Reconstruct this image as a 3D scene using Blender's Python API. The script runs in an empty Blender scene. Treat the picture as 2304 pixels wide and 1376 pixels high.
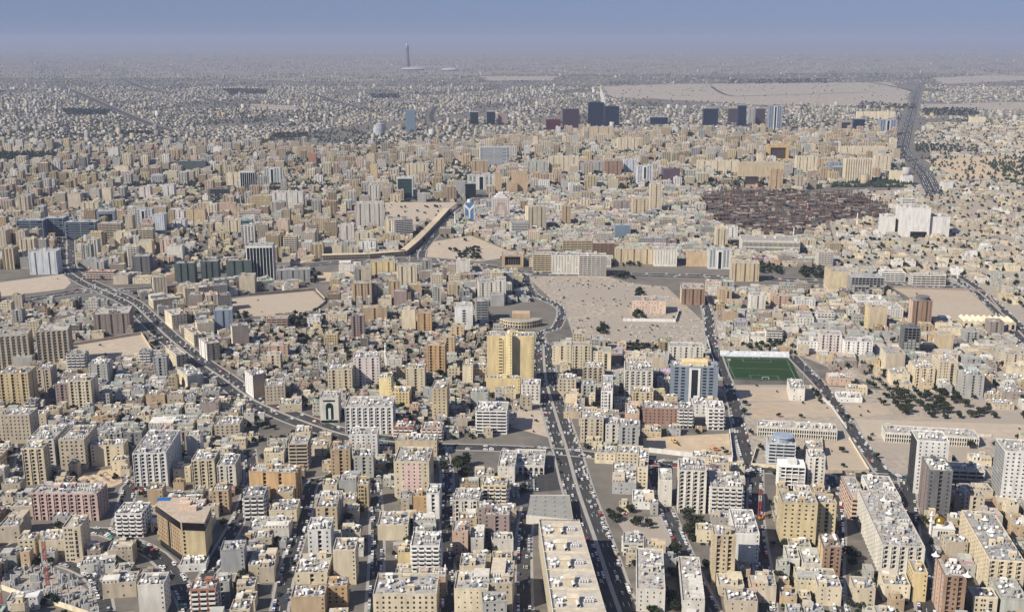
import bpy, math, random
import numpy as np
from mathutils import Vector
R = math.radians
rng = random.Random(7)
nrng = np.random.default_rng(5)
C = bpy.context.scene.collection
SC = bpy.context.scene

# ------------------------------------------------------------------ camera, sky, sun, exposure
CAM_H = 380.0
CAM_F = 2500.0 / 2304.0          # focal length in picture widths
PITCH_DOWN = math.atan((688 - 85) / 2500.0)
cam_data = bpy.data.cameras.new('camera')
cam_data.sensor_width = 36.0
cam_data.lens = 36.0 * CAM_F
cam_data.clip_start = 1.0
cam_data.clip_end = 400000.0
cam = bpy.data.objects.new('camera', cam_data)
cam.location = (0, 0, CAM_H)
cam.rotation_euler = (math.pi / 2 - PITCH_DOWN, 0, 0)
C.objects.link(cam)
SC.camera = cam

SUN_EL, SUN_BEHIND = R(39), R(33)          # sun low on the left, a little behind the camera
sun_dir = Vector((-math.cos(SUN_BEHIND) * math.cos(SUN_EL), -math.sin(SUN_BEHIND) * math.cos(SUN_EL), math.sin(SUN_EL)))
world = bpy.data.worlds.new('World')
SC.world = world
world.use_nodes = True
wn, wl = world.node_tree.nodes, world.node_tree.links
sky = wn.new('ShaderNodeTexSky')
sky.sky_type = 'NISHITA'
sky.sun_disc = False
sky.sun_elevation = SUN_EL
sky.sun_rotation = math.atan2(sun_dir.x, sun_dir.y)
sky.altitude = 300
sky.air_density = 1.0
sky.dust_density = 0.0
sky.ozone_density = 6.0
tint = wn.new('ShaderNodeMix')
tint.data_type = 'RGBA'; tint.blend_type = 'MULTIPLY'
tint.inputs[0].default_value = 1.0
tint.inputs[7].default_value = (0.22, 0.235, 0.37, 1)
veil = wn.new('ShaderNodeVectorMath'); veil.operation = 'ADD'
veil.inputs[1].default_value = (2.2, 2.9, 4.75)          # dust veil, even over the whole sky
wl.new(sky.outputs[0], tint.inputs[6])
wl.new(tint.outputs[2], veil.inputs[0])
wl.new(veil.outputs[0], wn['Background'].inputs[0])
wn['Background'].inputs[1].default_value = 0.05

sun_data = bpy.data.lights.new('sun', 'SUN')
sun_data.energy = 5.0
sun_data.angle = R(0.53)
sun_data.color = (1.0, 0.925, 0.80)
sun = bpy.data.objects.new('sun', sun_data)
sun.rotation_euler = (-sun_dir).to_track_quat('-Z', 'Y').to_euler()
sun.location = (-400, -200, 900)
C.objects.link(sun)

vs = SC.view_settings
vs.view_transform = 'Standard'
vs.look = 'None'
vs.exposure = 0.4
vs.gamma = 1.0
SC.cycles.use_denoising = True
SC.cycles.max_bounces = 4
SC.cycles.diffuse_bounces = 1
SC.cycles.glossy_bounces = 2
SC.cycles.volume_bounces = 0
SC.cycles.use_adaptive_sampling = True

# ------------------------------------------------------------------ town plan, in metres
LAND = [
('apartment_building','the arcaded left-edge block','wide beige apartment block with rows of small square windows over arches at the left edge',[(-486.7, 1020.4, 47.3, 22.0, 28.4, 2.0, 'punch', 'beige', {})]),
('apartment_building','','tall cream apartment block with balconies on its left flank above the pink block',[(-417.2, 916.6, 17.8, 16.0, 33.1, 4.0, 'bay', 'cream', {})]),
('apartment_building','','',[(-424.3, 959.6, 23.0, 40.0, 29.5, 4.0, 'bay', 'offwhite', {})]),
('apartment_building','','beige apartment slab with its lower half in shade beside the excavated sand lot',[(-397.9, 962.8, 22.6, 40.0, 28.3, 4.0, 'punch', 'beige', {})]),
('apartment_building','','stepped pale yellow apartment block behind the excavated sand mound',[(-369.1, 960.1, 29.6, 15.0, 19.5, 3.0, 'strip', 'cream', {})]),
('house','','',[(-354.7, 945.6, 12.5, 12.0, 9.7, 3.0, 'low', 'cream', {})]),
('apartment_building','the large white apartment slab','large white apartment slab with balcony columns and a roof crowded with dishes',[(-316.6, 934.6, 28.2, 58.0, 29.9, 4.0, 'bay', 'white', {})]),
('apartment_building','','',[(-267.4, 912.7, 19.0, 26.0, 26.0, 3.0, 'bay', 'cream', {})]),
('apartment_building','','',[(-246.4, 908.3, 15.5, 26.0, 22.9, 3.0, 'bay', 'offwhite', {})]),
('apartment_building','the pink block','long pale pink apartment block with tall pilasters and stepped balconies',[(-361.0, 845.8, 53.6, 22.0, 22.8, -2.0, 'bay', 'pink', {})]),
('apartment_building','','white apartment block with stacked balconies right of the pink block',[(-299.0, 814.6, 21.0, 22.0, 19.3, 0.0, 'balc', 'white', {})]),
('apartment_building','','',[(-297.7, 869.2, 12.2, 13.0, 14.4, 3.0, 'blank', 'tan', {})]),
('apartment_building','','',[(-239.9, 856.7, 13.4, 15.0, 19.0, 4.0, 'strip', 'tan', {})]),
('apartment_building','','grey apartment block with white balconies beside the orange finned block',[(-208.8, 843.5, 16.6, 20.0, 21.0, 4.0, 'balc', 'grey', {})]),
('apartment_building','the narrow cream tower','narrow cream tower with one dark stair strip near the curved bottom road',[(-327.7, 773.2, 12.9, 22.0, 27.1, 5.0, 'stair', 'cream', {})]),
('house','','three-storey cream house joined to the narrow cream tower on its left',[(-345.9, 777.7, 18.6, 20.0, 13.7, 5.0, 'low', 'cream', {})]),
('house','','',[(-290.4, 762.6, 17.7, 16.0, 12.4, 8.0, 'low', 'beige', {})]),
('apartment_building','','off-white block with a blank windowless front at the bottom edge right of the building pit',[(-244.1, 691.7, 17.3, 18.0, 21.9, 5.0, 'blank', 'offwhite', {})]),
('apartment_building','','',[(-203.7, 748.8, 16.8, 16.0, 19.1, 6.0, 'blank', 'grey', {})]),
('apartment_building','the terracotta block','terracotta block with rounded white balconies on its corner at the bottom edge',[(-207.8, 686.1, 16.8, 14.0, 20.9, 6.0, 'balc', 'terracotta', {})]),
('house','','',[(-186.2, 712.9, 12.4, 14.0, 8.2, 6.0, 'low', 'cream', {})]),
('house','','',[(-303.6, 750.8, 24.3, 16.0, 6.4, 10.0, 'low', 'offwhite', {})]),
('house','','',[(-275.1, 714.8, 22.5, 16.0, 10.8, 10.0, 'low', 'beige', {})]),
('warehouse','','low shed with a white roof in front of the brown hotel',[(-234.6, 754.1, 18.8, 16.0, 4.8, 6.0, 'low', 'white', {})]),
('house','','square three-storey beige house at the left edge below the pink block',[(-389.3, 805.9, 15.6, 26.0, 13.5, 5.0, 'low', 'beige', {})]),
('house','','',[(-400.4, 848.6, 18.7, 12.0, 8.3, 0.0, 'low', 'beige', {})]),
('warehouse','','white flat-roofed shed at the bottom left corner beside the building pit',[(-335.1, 696.0, 21.0, 14.0, 6.6, 8.0, 'low', 'white', {})]),
('apartment_building','the orange finned block','orange apartment block of three tall plain fins with cream recesses',[(-200.9, 884.1, 40.3, 18.0, 24.9, -6.0, 'fins', 'orange', {})]),
('apartment_building','','',[(-193.7, 955.5, 17.5, 22.0, 23.9, 3.0, 'band', 'beige', {})]),
('apartment_building','','tan tower with one central dark window strip below the diagonal avenue',[(-151.9, 930.8, 17.2, 15.0, 26.6, 2.0, 'strip', 'tan', {})]),
('apartment_building','','',[(-131.8, 932.0, 17.3, 15.0, 19.8, 2.0, 'strip', 'greygreen', {})]),
('apartment_building','','white block with two tall beige panels on its front by the avenue bend',[(-138.2, 983.3, 25.6, 20.0, 22.3, 2.0, 'panel', 'white', {})]),
('apartment_building','the cream and pink block','large cream apartment block with a pinkish centre and regular windows above a dark shaded lot',[(-84.1, 896.0, 29.7, 36.0, 32.8, -2.0, 'punch', 'cream', {'center': 'pink'})]),
('apartment_building','','',[(-89.2, 986.1, 39.0, 20.0, 14.9, -2.0, 'blank', 'sand', {})]),
('apartment_building','','',[(-75.5, 858.3, 11.1, 14.0, 13.3, -2.0, 'blank', 'orange', {})]),
('apartment_building','','slim white tower joined to a plain orange block',[(-63.3, 842.0, 10.3, 20.0, 24.0, -2.0, 'strip', 'white', {})]),
('apartment_building','','',[(-36.3, 845.5, 21.3, 24.0, 17.5, -4.0, 'bay', 'offwhite', {})]),
('apartment_building','the yellow balcony block','bright yellow apartment block with arched balconies left of the main avenue',[(-13.7, 868.6, 20.2, 20.0, 19.7, -4.0, 'balc', 'yellow', {})]),
('apartment_building','','mauve-grey tower with a single window strip and white tanks on its roof',[(-11.3, 802.6, 19.6, 18.0, 22.7, -4.0, 'strip', 'mauve', {})]),
('apartment_building','','',[(-147.6, 842.5, 18.4, 18.0, 18.1, 3.0, 'bay', 'offwhite', {})]),
('apartment_building','','',[(-146.6, 822.1, 16.6, 20.0, 21.1, 3.0, 'strip', 'sand', {})]),
('apartment_building','','narrow golden-tan tower half in shade beside a dark courtyard',[(-123.8, 867.4, 8.9, 16.0, 20.3, 3.0, 'stair', 'gold', {})]),
('apartment_building','','white tower with a dark central recess above the lower left streets',[(-143.7, 772.6, 17.1, 22.0, 25.3, 3.0, 'strip', 'white', {})]),
('house','','cream building with a broad blank front wall in the lower centre',[(-92.8, 811.3, 23.7, 26.0, 12.1, 1.0, 'blank', 'cream', {})]),
('apartment_building','','cream tower with a tall blank front wall and dark slit on its left',[(-119.6, 736.1, 15.8, 20.0, 26.3, 2.0, 'blank', 'cream', {})]),
('apartment_building','','',[(-141.9, 731.2, 22.7, 30.0, 13.7, 2.0, 'strip', 'cream', {})]),
('apartment_building','the white balcony tower','tall white tower with balcony columns joined to a small bright yellow annex',[(-62.8, 751.8, 20.7, 24.0, 22.8, 0.0, 'balc', 'white', {})]),
('house','','small bright yellow annex left of the white balcony tower',[(-79.9, 763.8, 9.5, 14.0, 9.2, 0.0, 'low', 'yellow', {})]),
('apartment_building','','small orange block with neat rows of dark windows at the bottom',[(-120.5, 699.7, 14.7, 14.0, 15.7, 3.0, 'punch', 'orange', {})]),
('apartment_building','','',[(-137.3, 686.3, 22.4, 18.0, 15.9, 3.0, 'blank', 'tan', {})]),
('apartment_building','the wide bottom-edge block','wide cream apartment block with paired windows cut by the bottom edge',[(-71.1, 685.3, 42.1, 30.0, 21.6, 0.0, 'punch', 'cream', {})]),
('house','','',[(-56.7, 714.8, 20.7, 14.0, 14.9, 0.0, 'low', 'salmon', {})]),
('house','','',[(-28.1, 737.5, 18.0, 20.0, 13.1, -2.0, 'blank', 'cream', {})]),
('house','','',[(-38.8, 781.2, 11.9, 18.0, 19.2, -2.0, 'low', 'salmon', {})]),
('house','','',[(-26.3, 782.3, 10.5, 18.0, 13.2, -2.0, 'low', 'offwhite', {})]),
('house','','',[(-26.9, 690.3, 22.8, 26.0, 21.8, -2.0, 'low', 'cream', {})]),
('house','','',[(-6.7, 701.5, 15.5, 34.0, 22.0, -3.0, 'low', 'beige', {})]),
('house','','',[(-184.3, 838.1, 21.9, 22.0, 11.6, 3.0, 'low', 'cream', {})]),
('house','','',[(-190.3, 811.7, 31.2, 22.0, 8.2, 3.0, 'low', 'offwhite', {})]),
('house','','',[(-182.7, 750.8, 18.4, 22.0, 8.0, 3.0, 'low', 'beige', {})]),
('apartment_building','','small red-brown block with pale balconies behind the cream and pink block',[(-105.3, 1030.8, 19.8, 18.0, 12.0, -3.0, 'balc', 'terracotta', {})]),
('apartment_building','','',[(-77.3, 1027.1, 20.3, 18.0, 12.0, -3.0, 'balc', 'salmon', {})]),
('apartment_building','','',[(86.8, 968.4, 19.1, 20.0, 9.4, -8.0, 'punch', 'cream', {})]),
('apartment_building','','cream four-storey corner block half in shadow at the avenue crossing',[(108.2, 960.9, 23.8, 20.0, 12.4, -8.0, 'punch', 'cream', {})]),
('apartment_building','','',[(115.1, 915.1, 8.9, 46.0, 22.2, -8.0, 'punch', 'cream', {})]),
('warehouse','','low hall with a broad grey flat roof inside the cream corner block',[(98.4, 910.9, 20.6, 46.0, 9.9, -6.0, 'low', 'grey', {})]),
('warehouse','','open-sided shed under a bright white sloping roof by the main avenue',[(110.3, 869.7, 17.7, 26.0, 5.6, -5.0, 'low', 'white', {})]),
('apartment_building','the bright white and cream tower','tall off-white tower with arched ground floor and a sunlit cream left flank',[(148.8, 861.6, 21.9, 26.0, 36.8, -6.0, 'bay', 'offwhite', {})]),
('house','','',[(129.0, 875.6, 10.8, 26.0, 22.8, -6.0, 'low', 'offwhite', {})]),
('apartment_building','','off-white apartment block with balconies down the middle of its front beside dark trees',[(175.7, 855.1, 25.3, 34.0, 26.6, -6.0, 'balc', 'offwhite', {})]),
('apartment_building','','',[(170.6, 940.6, 15.7, 16.0, 15.4, -6.0, 'blank', 'cream', {})]),
('hotel','the sand-coloured hotel tower','sand-coloured hotel tower with two dark window strips and a small logo near the top',[(151.6, 735.5, 15.9, 16.0, 37.2, -5.0, 'strip2', 'sand', {})]),
('apartment_building','','white block with a blank sunlit front behind the sand-coloured hotel tower',[(176.0, 780.9, 17.8, 44.0, 23.3, -5.0, 'blank', 'white', {})]),
('apartment_building','','long off-white row building with a cluttered roof right of the shaded avenue',[(97.5, 718.1, 19.3, 62.0, 16.1, -6.0, 'low', 'offwhite', {})]),
('apartment_building','','long narrow row building with cluttered roof left of a shaded side street',[(125.8, 713.7, 15.0, 66.0, 11.0, -6.0, 'low', 'offwhite', {})]),
('house','','',[(92.5, 780.6, 15.8, 20.0, 9.9, -6.0, 'balc', 'offwhite', {})]),
('house','','',[(108.2, 772.0, 14.7, 16.0, 9.5, -6.0, 'low', 'sand', {})]),
('house','','',[(154.1, 717.8, 17.6, 18.0, 7.7, -5.0, 'low', 'cream', {})]),
('house','','',[(156.3, 691.7, 20.7, 18.0, 10.0, -5.0, 'low', 'beige', {})]),
('house','','',[(171.4, 712.0, 9.7, 18.0, 9.2, -5.0, 'low', 'salmon', {})]),
('house','','',[(-3.7, 933.1, 14.8, 40.0, 14.5, -4.0, 'low', 'offwhite', {})]),
('shop_building','the arcaded market hall','low off-white market hall with a row of round arches left of the avenue',[(16.0, 953.2, 28.4, 40.0, 7.7, -4.0, 'arch', 'offwhite', {})]),
('apartment_building','the curved white office','white office block with a round blue-grey drum on its roof',[(248.6, 968.4, 24.7, 22.0, 19.0, -8.0, 'band', 'bluewhite', {'drum': 'bluegrey'})]),
('apartment_building','','unfinished white concrete frame with open bays and red cladding at the top',[(241.5, 902.3, 22.6, 20.0, 22.8, -8.0, 'frame', 'white', {})]),
('apartment_building','','',[(262.8, 904.2, 14.3, 18.0, 30.2, -8.0, 'strip', 'offwhite', {})]),
('apartment_building','the khaki block','khaki-beige apartment block with neat window grid and white tanks on its roof',[(220.9, 799.9, 26.9, 22.0, 34.7, -6.0, 'punch', 'khaki', {}), (244.2, 806.6, 14.5, 18.0, 30.9, -6.0, 'strip', 'khaki', {})]),
('apartment_building','','',[(282.5, 858.7, 11.7, 48.0, 18.1, -6.0, 'band', 'salmon', {})]),
('apartment_building','','shorter white long block behind the long white residence with crowded roof',[(313.2, 881.1, 22.9, 48.0, 9.6, -7.0, 'bay', 'white', {})]),
('apartment_building','the long white residence','very long off-white residence with a crowded grey roof and a small white tent on it',[(287.3, 784.3, 29.1, 100.0, 25.3, -7.0, 'bay', 'offwhite', {'tent': 'mid'})]),
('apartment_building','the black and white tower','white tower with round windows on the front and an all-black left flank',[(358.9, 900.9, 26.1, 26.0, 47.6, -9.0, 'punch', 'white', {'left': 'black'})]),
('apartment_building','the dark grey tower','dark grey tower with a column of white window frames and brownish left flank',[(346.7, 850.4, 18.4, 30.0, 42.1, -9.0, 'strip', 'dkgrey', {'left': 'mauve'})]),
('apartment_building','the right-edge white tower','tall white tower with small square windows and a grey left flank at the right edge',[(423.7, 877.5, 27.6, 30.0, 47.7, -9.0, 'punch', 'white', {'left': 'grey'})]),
('apartment_building','','',[(368.5, 857.1, 7.4, 16.0, 14.2, -9.0, 'blank', 'taupe', {})]),
('apartment_building','','',[(380.4, 855.8, 15.8, 16.0, 14.8, -9.0, 'strip', 'beige', {})]),
('apartment_building','the second long residence','very long cream residence with a crowded grey roof at the lower right edge',[(350.6, 750.3, 23.4, 84.0, 26.6, -9.0, 'bay', 'cream', {'tent': 'mid'})]),
('house','','',[(343.8, 728.4, 18.2, 22.0, 11.4, -9.0, 'low', 'cream', {})]),
('apartment_building','the brown corner tower','pinkish brown tower with white trim lines and white tent cones on its roof corners',[(297.0, 689.4, 14.4, 28.0, 32.0, -9.0, 'strip2', 'brown', {'left': 'salmon', 'tent': 'corner'})]),
('apartment_building','','brown-fronted narrow block with a yellow left flank beside a dark tree',[(232.3, 748.7, 13.0, 22.0, 22.8, -7.0, 'strip', 'brown', {'left': 'yellow'})]),
('apartment_building','','',[(283.3, 711.1, 9.4, 20.0, 21.4, -9.0, 'blank', 'yellow', {})]),
('house','','',[(207.6, 759.1, 9.4, 22.0, 8.6, -7.0, 'low', 'offwhite', {})]),
('house','','',[(219.4, 751.8, 12.9, 22.0, 8.5, -7.0, 'low', 'offwhite', {})]),
('apartment_building','','',[(339.9, 693.9, 17.2, 30.0, 13.4, -9.0, 'blank', 'greygreen', {})]),
('school','the long school with fins','long low school building with a row of pale vertical fins facing a sand yard',[(280.1, 1035.5, 75.4, 20.0, 9.3, -10.0, 'colon', 'offwhite', {})]),
('school','the second finned school','low school wing with pale vertical fins behind the black and white tower',[(404.7, 1018.0, 86.2, 22.0, 9.5, -10.0, 'colon', 'offwhite', {})]),
('house','','',[(412.3, 856.8, 22.0, 18.0, 6.5, -9.0, 'low', 'tan', {})]),
('house','','',[(398.7, 813.1, 10.9, 24.0, 10.2, -9.0, 'low', 'tan', {})]),
('house','','',[(405.1, 930.7, 28.3, 20.0, 7.6, -9.0, 'band', 'offwhite', {})]),
('house','','',[(214.9, 720.7, 27.6, 20.0, 10.3, -7.0, 'low', 'cream', {})]),
('house','','',[(219.1, 704.5, 16.2, 18.0, 13.2, -7.0, 'low', 'cream', {})]),
('house','','',[(243.2, 704.5, 14.4, 18.0, 12.2, -7.0, 'low', 'cream', {})]),
('house','','',[(267.5, 711.1, 18.0, 20.0, 12.2, -8.0, 'low', 'cream', {})]),
('house','','',[(177.4, 710.2, 12.3, 22.0, 12.2, -7.0, 'low', 'beige', {})]),
('apartment_building','','big beige apartment slab with stacked balconies cut by the left edge',[(-593.5, 1270.5, 42.3, 34.0, 40.9, 14.0, 'bay', 'beige', {})]),
('apartment_building','the twin beige slabs','beige apartment slab with stacked balconies, right one of a pair left of the sand lot',[(-545.3, 1278.7, 35.2, 34.0, 44.9, 14.0, 'bay', 'beige', {})]),
('apartment_building','','broad taupe block with sunlight painted cream on its flank above the walled sand lot',[(-531.7, 1438.2, 45.1, 42.0, 26.9, 12.0, 'strip3', 'taupe', {'left': 'cream'})]),  # taupe front and cream flank put shade and sun into the paint
('apartment_building','','low taupe and orange U-shaped block left of the diagonal avenue',[(-617.6, 1505.6, 34.3, 30.0, 6.7, 12.0, 'strip', 'taupe', {'left': 'orange'})]),
('apartment_building','the pale twin-strip tower','pale grey-white tower with two columns of windows above the left roundabout sand lot',[(-774.0, 1809.4, 44.3, 26.0, 37.2, 4.0, 'strip2', 'bluewhite', {})]),
('apartment_building','','',[(-508.9, 1575.6, 33.8, 32.0, 13.0, 30.0, 'low', 'beige', {})]),
('apartment_building','','',[(-456.5, 1463.3, 20.1, 38.0, 18.6, 31.0, 'punch', 'cream', {})]),
('apartment_building','','',[(-408.6, 1376.3, 10.9, 46.0, 15.0, 31.0, 'punch', 'cream', {})]),
('apartment_building','','',[(-370.0, 1309.0, 15.9, 34.0, 20.8, 31.0, 'strip', 'beige', {'left': 'white'})]),  # white flank: the sunlit side is lightened in its colour
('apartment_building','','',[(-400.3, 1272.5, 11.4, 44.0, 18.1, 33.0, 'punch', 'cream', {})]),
('apartment_building','','row block with sunlight painted on its flank, nearest along the left kerb of the diagonal avenue',[(-362.2, 1196.8, 17.7, 38.0, 15.9, 33.0, 'blank', 'greygreen', {'left': 'cream'})]),  # front greyed and flank paled in colour, as shade and sun fall
('shop_building','the red-fronted shops','three-storey shop row with red-brown fronts beside the avenue junction',[(-664.1, 1761.4, 46.5, 18.0, 13.7, -3.0, 'balc', 'terracotta', {})]),
('shop_building','','',[(-624.1, 1755.3, 30.8, 18.0, 10.6, -3.0, 'band', 'white', {})]),
('apartment_building','','slim blue-grey tower with a white crown beside the bare sand plot',[(-387.1, 1447.2, 23.9, 22.0, 26.8, 12.0, 'strip', 'bluegrey', {})]),
('apartment_building','','',[(-346.5, 1366.9, 20.4, 18.0, 25.9, 20.0, 'blank', 'taupe', {'left': 'cream'})]),  # a cream block; shade is put into the front as taupe
('apartment_building','','white block, shade painted on its front, with rows of windows facing the diagonal avenue bend',[(-280.2, 1162.0, 15.1, 26.0, 25.9, 32.0, 'blank', 'taupe', {'left': 'white'})]),  # a white block whose shaded front is coloured taupe
('apartment_building','the gold block with teal strip','golden-beige block with dark window strips, a teal glass strip and a gabled parapet',[(-524.9, 1127.8, 32.0, 26.0, 37.8, 4.0, 'strip3', 'gold', {})]),
('apartment_building','','',[(-517.0, 1182.2, 15.5, 22.0, 25.1, 4.0, 'bay', 'beige', {})]),
('apartment_building','','',[(-474.7, 1127.2, 13.2, 22.0, 25.6, 4.0, 'strip', 'mauve', {})]),
('apartment_building','','cream tower with three dark window strips right of the gold block with teal strip',[(-453.6, 1123.5, 23.5, 26.0, 31.0, 4.0, 'strip3', 'cream', {})]),
('apartment_building','','',[(-506.1, 1244.8, 20.9, 16.0, 23.9, 4.0, 'balc', 'greygreen', {})]),
('apartment_building','','',[(-467.4, 1210.6, 20.3, 20.0, 22.5, 4.0, 'strip', 'greygreen', {})]),
('apartment_building','','',[(-574.0, 1259.3, 21.0, 16.0, 16.4, 4.0, 'blank', 'greygreen', {})]),
('apartment_building','','',[(-453.0, 1551.4, 20.0, 20.0, 23.6, 8.0, 'blank', 'taupe', {'left': 'cream'})]),
('apartment_building','','',[(-489.7, 1648.1, 35.6, 18.0, 15.6, 8.0, 'blank', 'beige', {})]),
('apartment_building','','',[(-405.9, 1668.3, 23.2, 22.0, 26.3, 6.0, 'blank', 'beige', {'left': 'white'})]),
('house','','',[(-462.9, 1687.7, 23.4, 14.0, 9.6, 6.0, 'blank', 'beige', {})]),
('apartment_building','','dark block with a bright white left flank near the avenue junction',[(-613.7, 1811.3, 27.9, 30.0, 29.4, 8.0, 'strip', 'dkgrey', {'left': 'white'})]),
('apartment_building','','',[(-711.6, 1843.7, 22.6, 18.0, 17.3, 4.0, 'blank', 'grey', {})]),
('apartment_building','','dark green-grey tower at the left end of the dark tower cluster',[(-521.5, 1740.2, 31.3, 22.0, 31.6, 6.0, 'fins', 'dkgreen', {'left': 'cream'})]),  # lighter left flanks of this cluster have sunlight put into their colour
('apartment_building','the dark green tower cluster','dark green-grey tower in the middle of the dark tower cluster, with white roof trim',[(-483.2, 1745.2, 27.3, 22.0, 33.7, 6.0, 'fins', 'dkgreen', {'left': 'cream'})]),
('apartment_building','','dark green-grey tower at the right end of the dark tower cluster',[(-436.0, 1745.2, 40.0, 22.0, 35.0, 6.0, 'fins', 'dkgreen', {'left': 'greygreen'})]),
('office_tower','the white-arched office','dark glass office with tall white arch ribs at the end of the dark tower cluster',[(-404.7, 1759.1, 41.4, 26.0, 57.3, 6.0, 'archglass', 'dkglass', {})]),
('house','','',[(-379.2, 1132.7, 19.7, 18.0, 11.2, 3.0, 'low', 'tan', {})]),
('warehouse','','white flat-roofed shed among low houses below the walled sand lot',[(-395.6, 1187.0, 19.1, 22.0, 5.0, 3.0, 'low', 'white', {})]),
('apartment_building','','',[(-337.4, 1051.7, 43.0, 30.0, 9.2, 4.0, 'low', 'greygreen', {})]),
('apartment_building','','',[(-306.2, 1055.7, 15.1, 18.0, 11.3, 4.0, 'blank', 'cream', {})]),
('apartment_building','','',[(-279.2, 1039.5, 24.6, 24.0, 12.5, 4.0, 'punch', 'beige', {})]),
('apartment_building','the tan ribbed tower','tan tower with ribbed front beside a dark neighbour in the middle left',[(-220.6, 1591.7, 27.7, 22.0, 31.6, 10.0, 'strip3', 'tan', {})]),
('apartment_building','','',[(-201.0, 1613.0, 16.4, 22.0, 27.3, 10.0, 'punch', 'taupe', {})]),
('apartment_building','','tall cream tower beside the yellow U-shaped block',[(-164.0, 1694.4, 30.0, 22.0, 36.6, 8.0, 'strip2', 'cream', {})]),
('apartment_building','','',[(-239.9, 1751.2, 23.5, 18.0, 18.0, 6.0, 'strip', 'offwhite', {})]),
('apartment_building','the yellow U-shaped block','bright yellow U-shaped block with a recessed centre below the curved flyover',[(-211.7, 1783.1, 40.3, 20.0, 25.5, 6.0, 'strip2', 'yellow', {})]),
('apartment_building','','',[(-163.6, 1584.6, 18.9, 16.0, 20.5, 6.0, 'blank', 'mauve', {})]),
('apartment_building','','',[(-146.9, 1636.4, 20.6, 16.0, 19.0, 6.0, 'blank', 'tan', {})]),
('apartment_building','','thin pale green tower standing alone in the centre',[(-110.2, 1584.6, 12.5, 16.0, 28.1, 5.0, 'stair', 'greygreen', {})]),
('apartment_building','','',[(-68.3, 1673.7, 24.3, 18.0, 15.2, 8.0, 'blank', 'greygreen', {'left': 'white'})]),
('apartment_building','','off-white apartment block with four shaded recesses left of the dusty car park',[(-31.5, 1615.1, 38.0, 26.0, 28.9, 6.0, 'strip3', 'offwhite', {})]),
('apartment_building','','',[(-137.1, 1432.6, 18.1, 16.0, 30.6, 2.0, 'blank', 'cream', {})]),
('apartment_building','','orange-tan tower standing close beside a plain cream tower in the centre',[(-115.6, 1425.7, 18.9, 16.0, 27.8, 2.0, 'strip', 'orange', {})]),
('office_tower','the white sign tower','white tower with one short window column and a dark shaded right side',[(-65.1, 1450.5, 23.7, 24.0, 31.8, 4.0, 'sign', 'white', {})]),
('apartment_building','','',[(-41.8, 1494.4, 16.7, 22.0, 28.2, 4.0, 'band', 'grey', {})]),
('apartment_building','','mauve-brown narrow tower standing among low houses',[(-200.6, 1402.0, 16.8, 16.0, 30.1, 5.0, 'strip2', 'mauve', {})]),
('apartment_building','','',[(-228.8, 1357.8, 17.2, 15.0, 16.7, 3.0, 'punch', 'gold', {})]),
('apartment_building','','',[(-284.2, 1305.9, 23.0, 16.0, 16.9, 3.0, 'strip', 'salmon', {})]),
('apartment_building','','',[(-284.0, 1271.4, 18.5, 15.0, 14.9, 3.0, 'strip', 'cream', {})]),
('apartment_building','the pinkish white tower','pinkish white tower with two window strips in the middle of the low houses',[(-163.1, 1201.7, 29.1, 22.0, 33.2, 3.0, 'strip2', 'pinkwhite', {})]),
('apartment_building','','',[(-190.1, 1180.2, 26.8, 18.0, 25.1, 3.0, 'strip2', 'cream', {})]),
('apartment_building','the orange-brown tower','orange-brown tower with a brown band at the top left of the tall yellow hotel',[(-87.7, 1244.2, 21.5, 18.0, 34.8, -3.0, 'strip2', 'orange', {})]),
('apartment_building','','',[(-78.8, 1317.6, 17.7, 16.0, 24.2, -2.0, 'strip', 'tan', {})]),
('hotel','the tall yellow hotel','tall golden-yellow hotel slab with a bright projecting central bay and a wide podium',[(-1.3, 1192.4, 51.7, 20.0, 60.0, -4.0, 'blank', 'yellow', {}), (-11.3, 1180.7, 6.9, 3.0, 59.4, -4.0, 'stair', 'yellow', {}), (-3.5, 1179.0, 7.4, 6.0, 63.8, -4.0, 'blank', 'yellow2', {}), (-9.4, 1168.4, 37.2, 10.0, 17.3, -4.0, 'blank', 'yellow', {})]),  # lighter yellow on the central bay puts strong sunlight into its paint
('house','','white house with cluttered roof at the right foot of the tall yellow hotel',[(20.4, 1139.8, 20.5, 20.0, 20.9, -4.0, 'punch', 'offwhite', {})]),
('apartment_building','','bright yellow block with plain walls behind a lower yellow-tan block',[(-136.3, 1152.1, 13.1, 18.0, 24.6, -2.0, 'blank', 'yellow2', {})]),
('apartment_building','','',[(-117.9, 1130.6, 19.0, 20.0, 15.5, -2.0, 'punch', 'yellow', {})]),
('apartment_building','','',[(-106.8, 1183.6, 21.1, 18.0, 25.6, 0.0, 'strip', 'cream', {})]),
('apartment_building','','',[(-126.8, 1219.8, 9.5, 16.0, 12.8, 0.0, 'low', 'tan', {})]),
('apartment_building','','sand-beige tower with a very dark right flank below the tall yellow hotel',[(-73.4, 1091.9, 15.4, 28.0, 33.4, -2.0, 'punch', 'sand', {})]),
('office_tower','the green-arched office','off-white office block with a tall green glass arch on its front by the diagonal avenue',[(-185.2, 1079.6, 18.6, 22.0, 26.5, 2.0, 'archglass2', 'offwhite', {})]),
('apartment_building','','wide white apartment block with brown window columns above the avenue bend',[(-141.2, 1054.1, 46.6, 34.0, 27.2, 1.0, 'bay', 'white', {})]),
('office_building','the white banded office','white office block with dark horizontal balcony bands left of the main avenue',[(-19.5, 1052.1, 30.9, 30.0, 23.0, -3.0, 'band', 'white', {})]),
('shop_building','','beige shop-house with a red sign band along its ground floor by the avenue',[(-254.4, 1141.0, 21.1, 26.0, 20.3, 10.0, 'punch', 'beige', {})]),
('shop_building','','',[(-232.9, 1113.0, 22.8, 20.0, 7.7, 10.0, 'low', 'cream', {})]),
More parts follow.
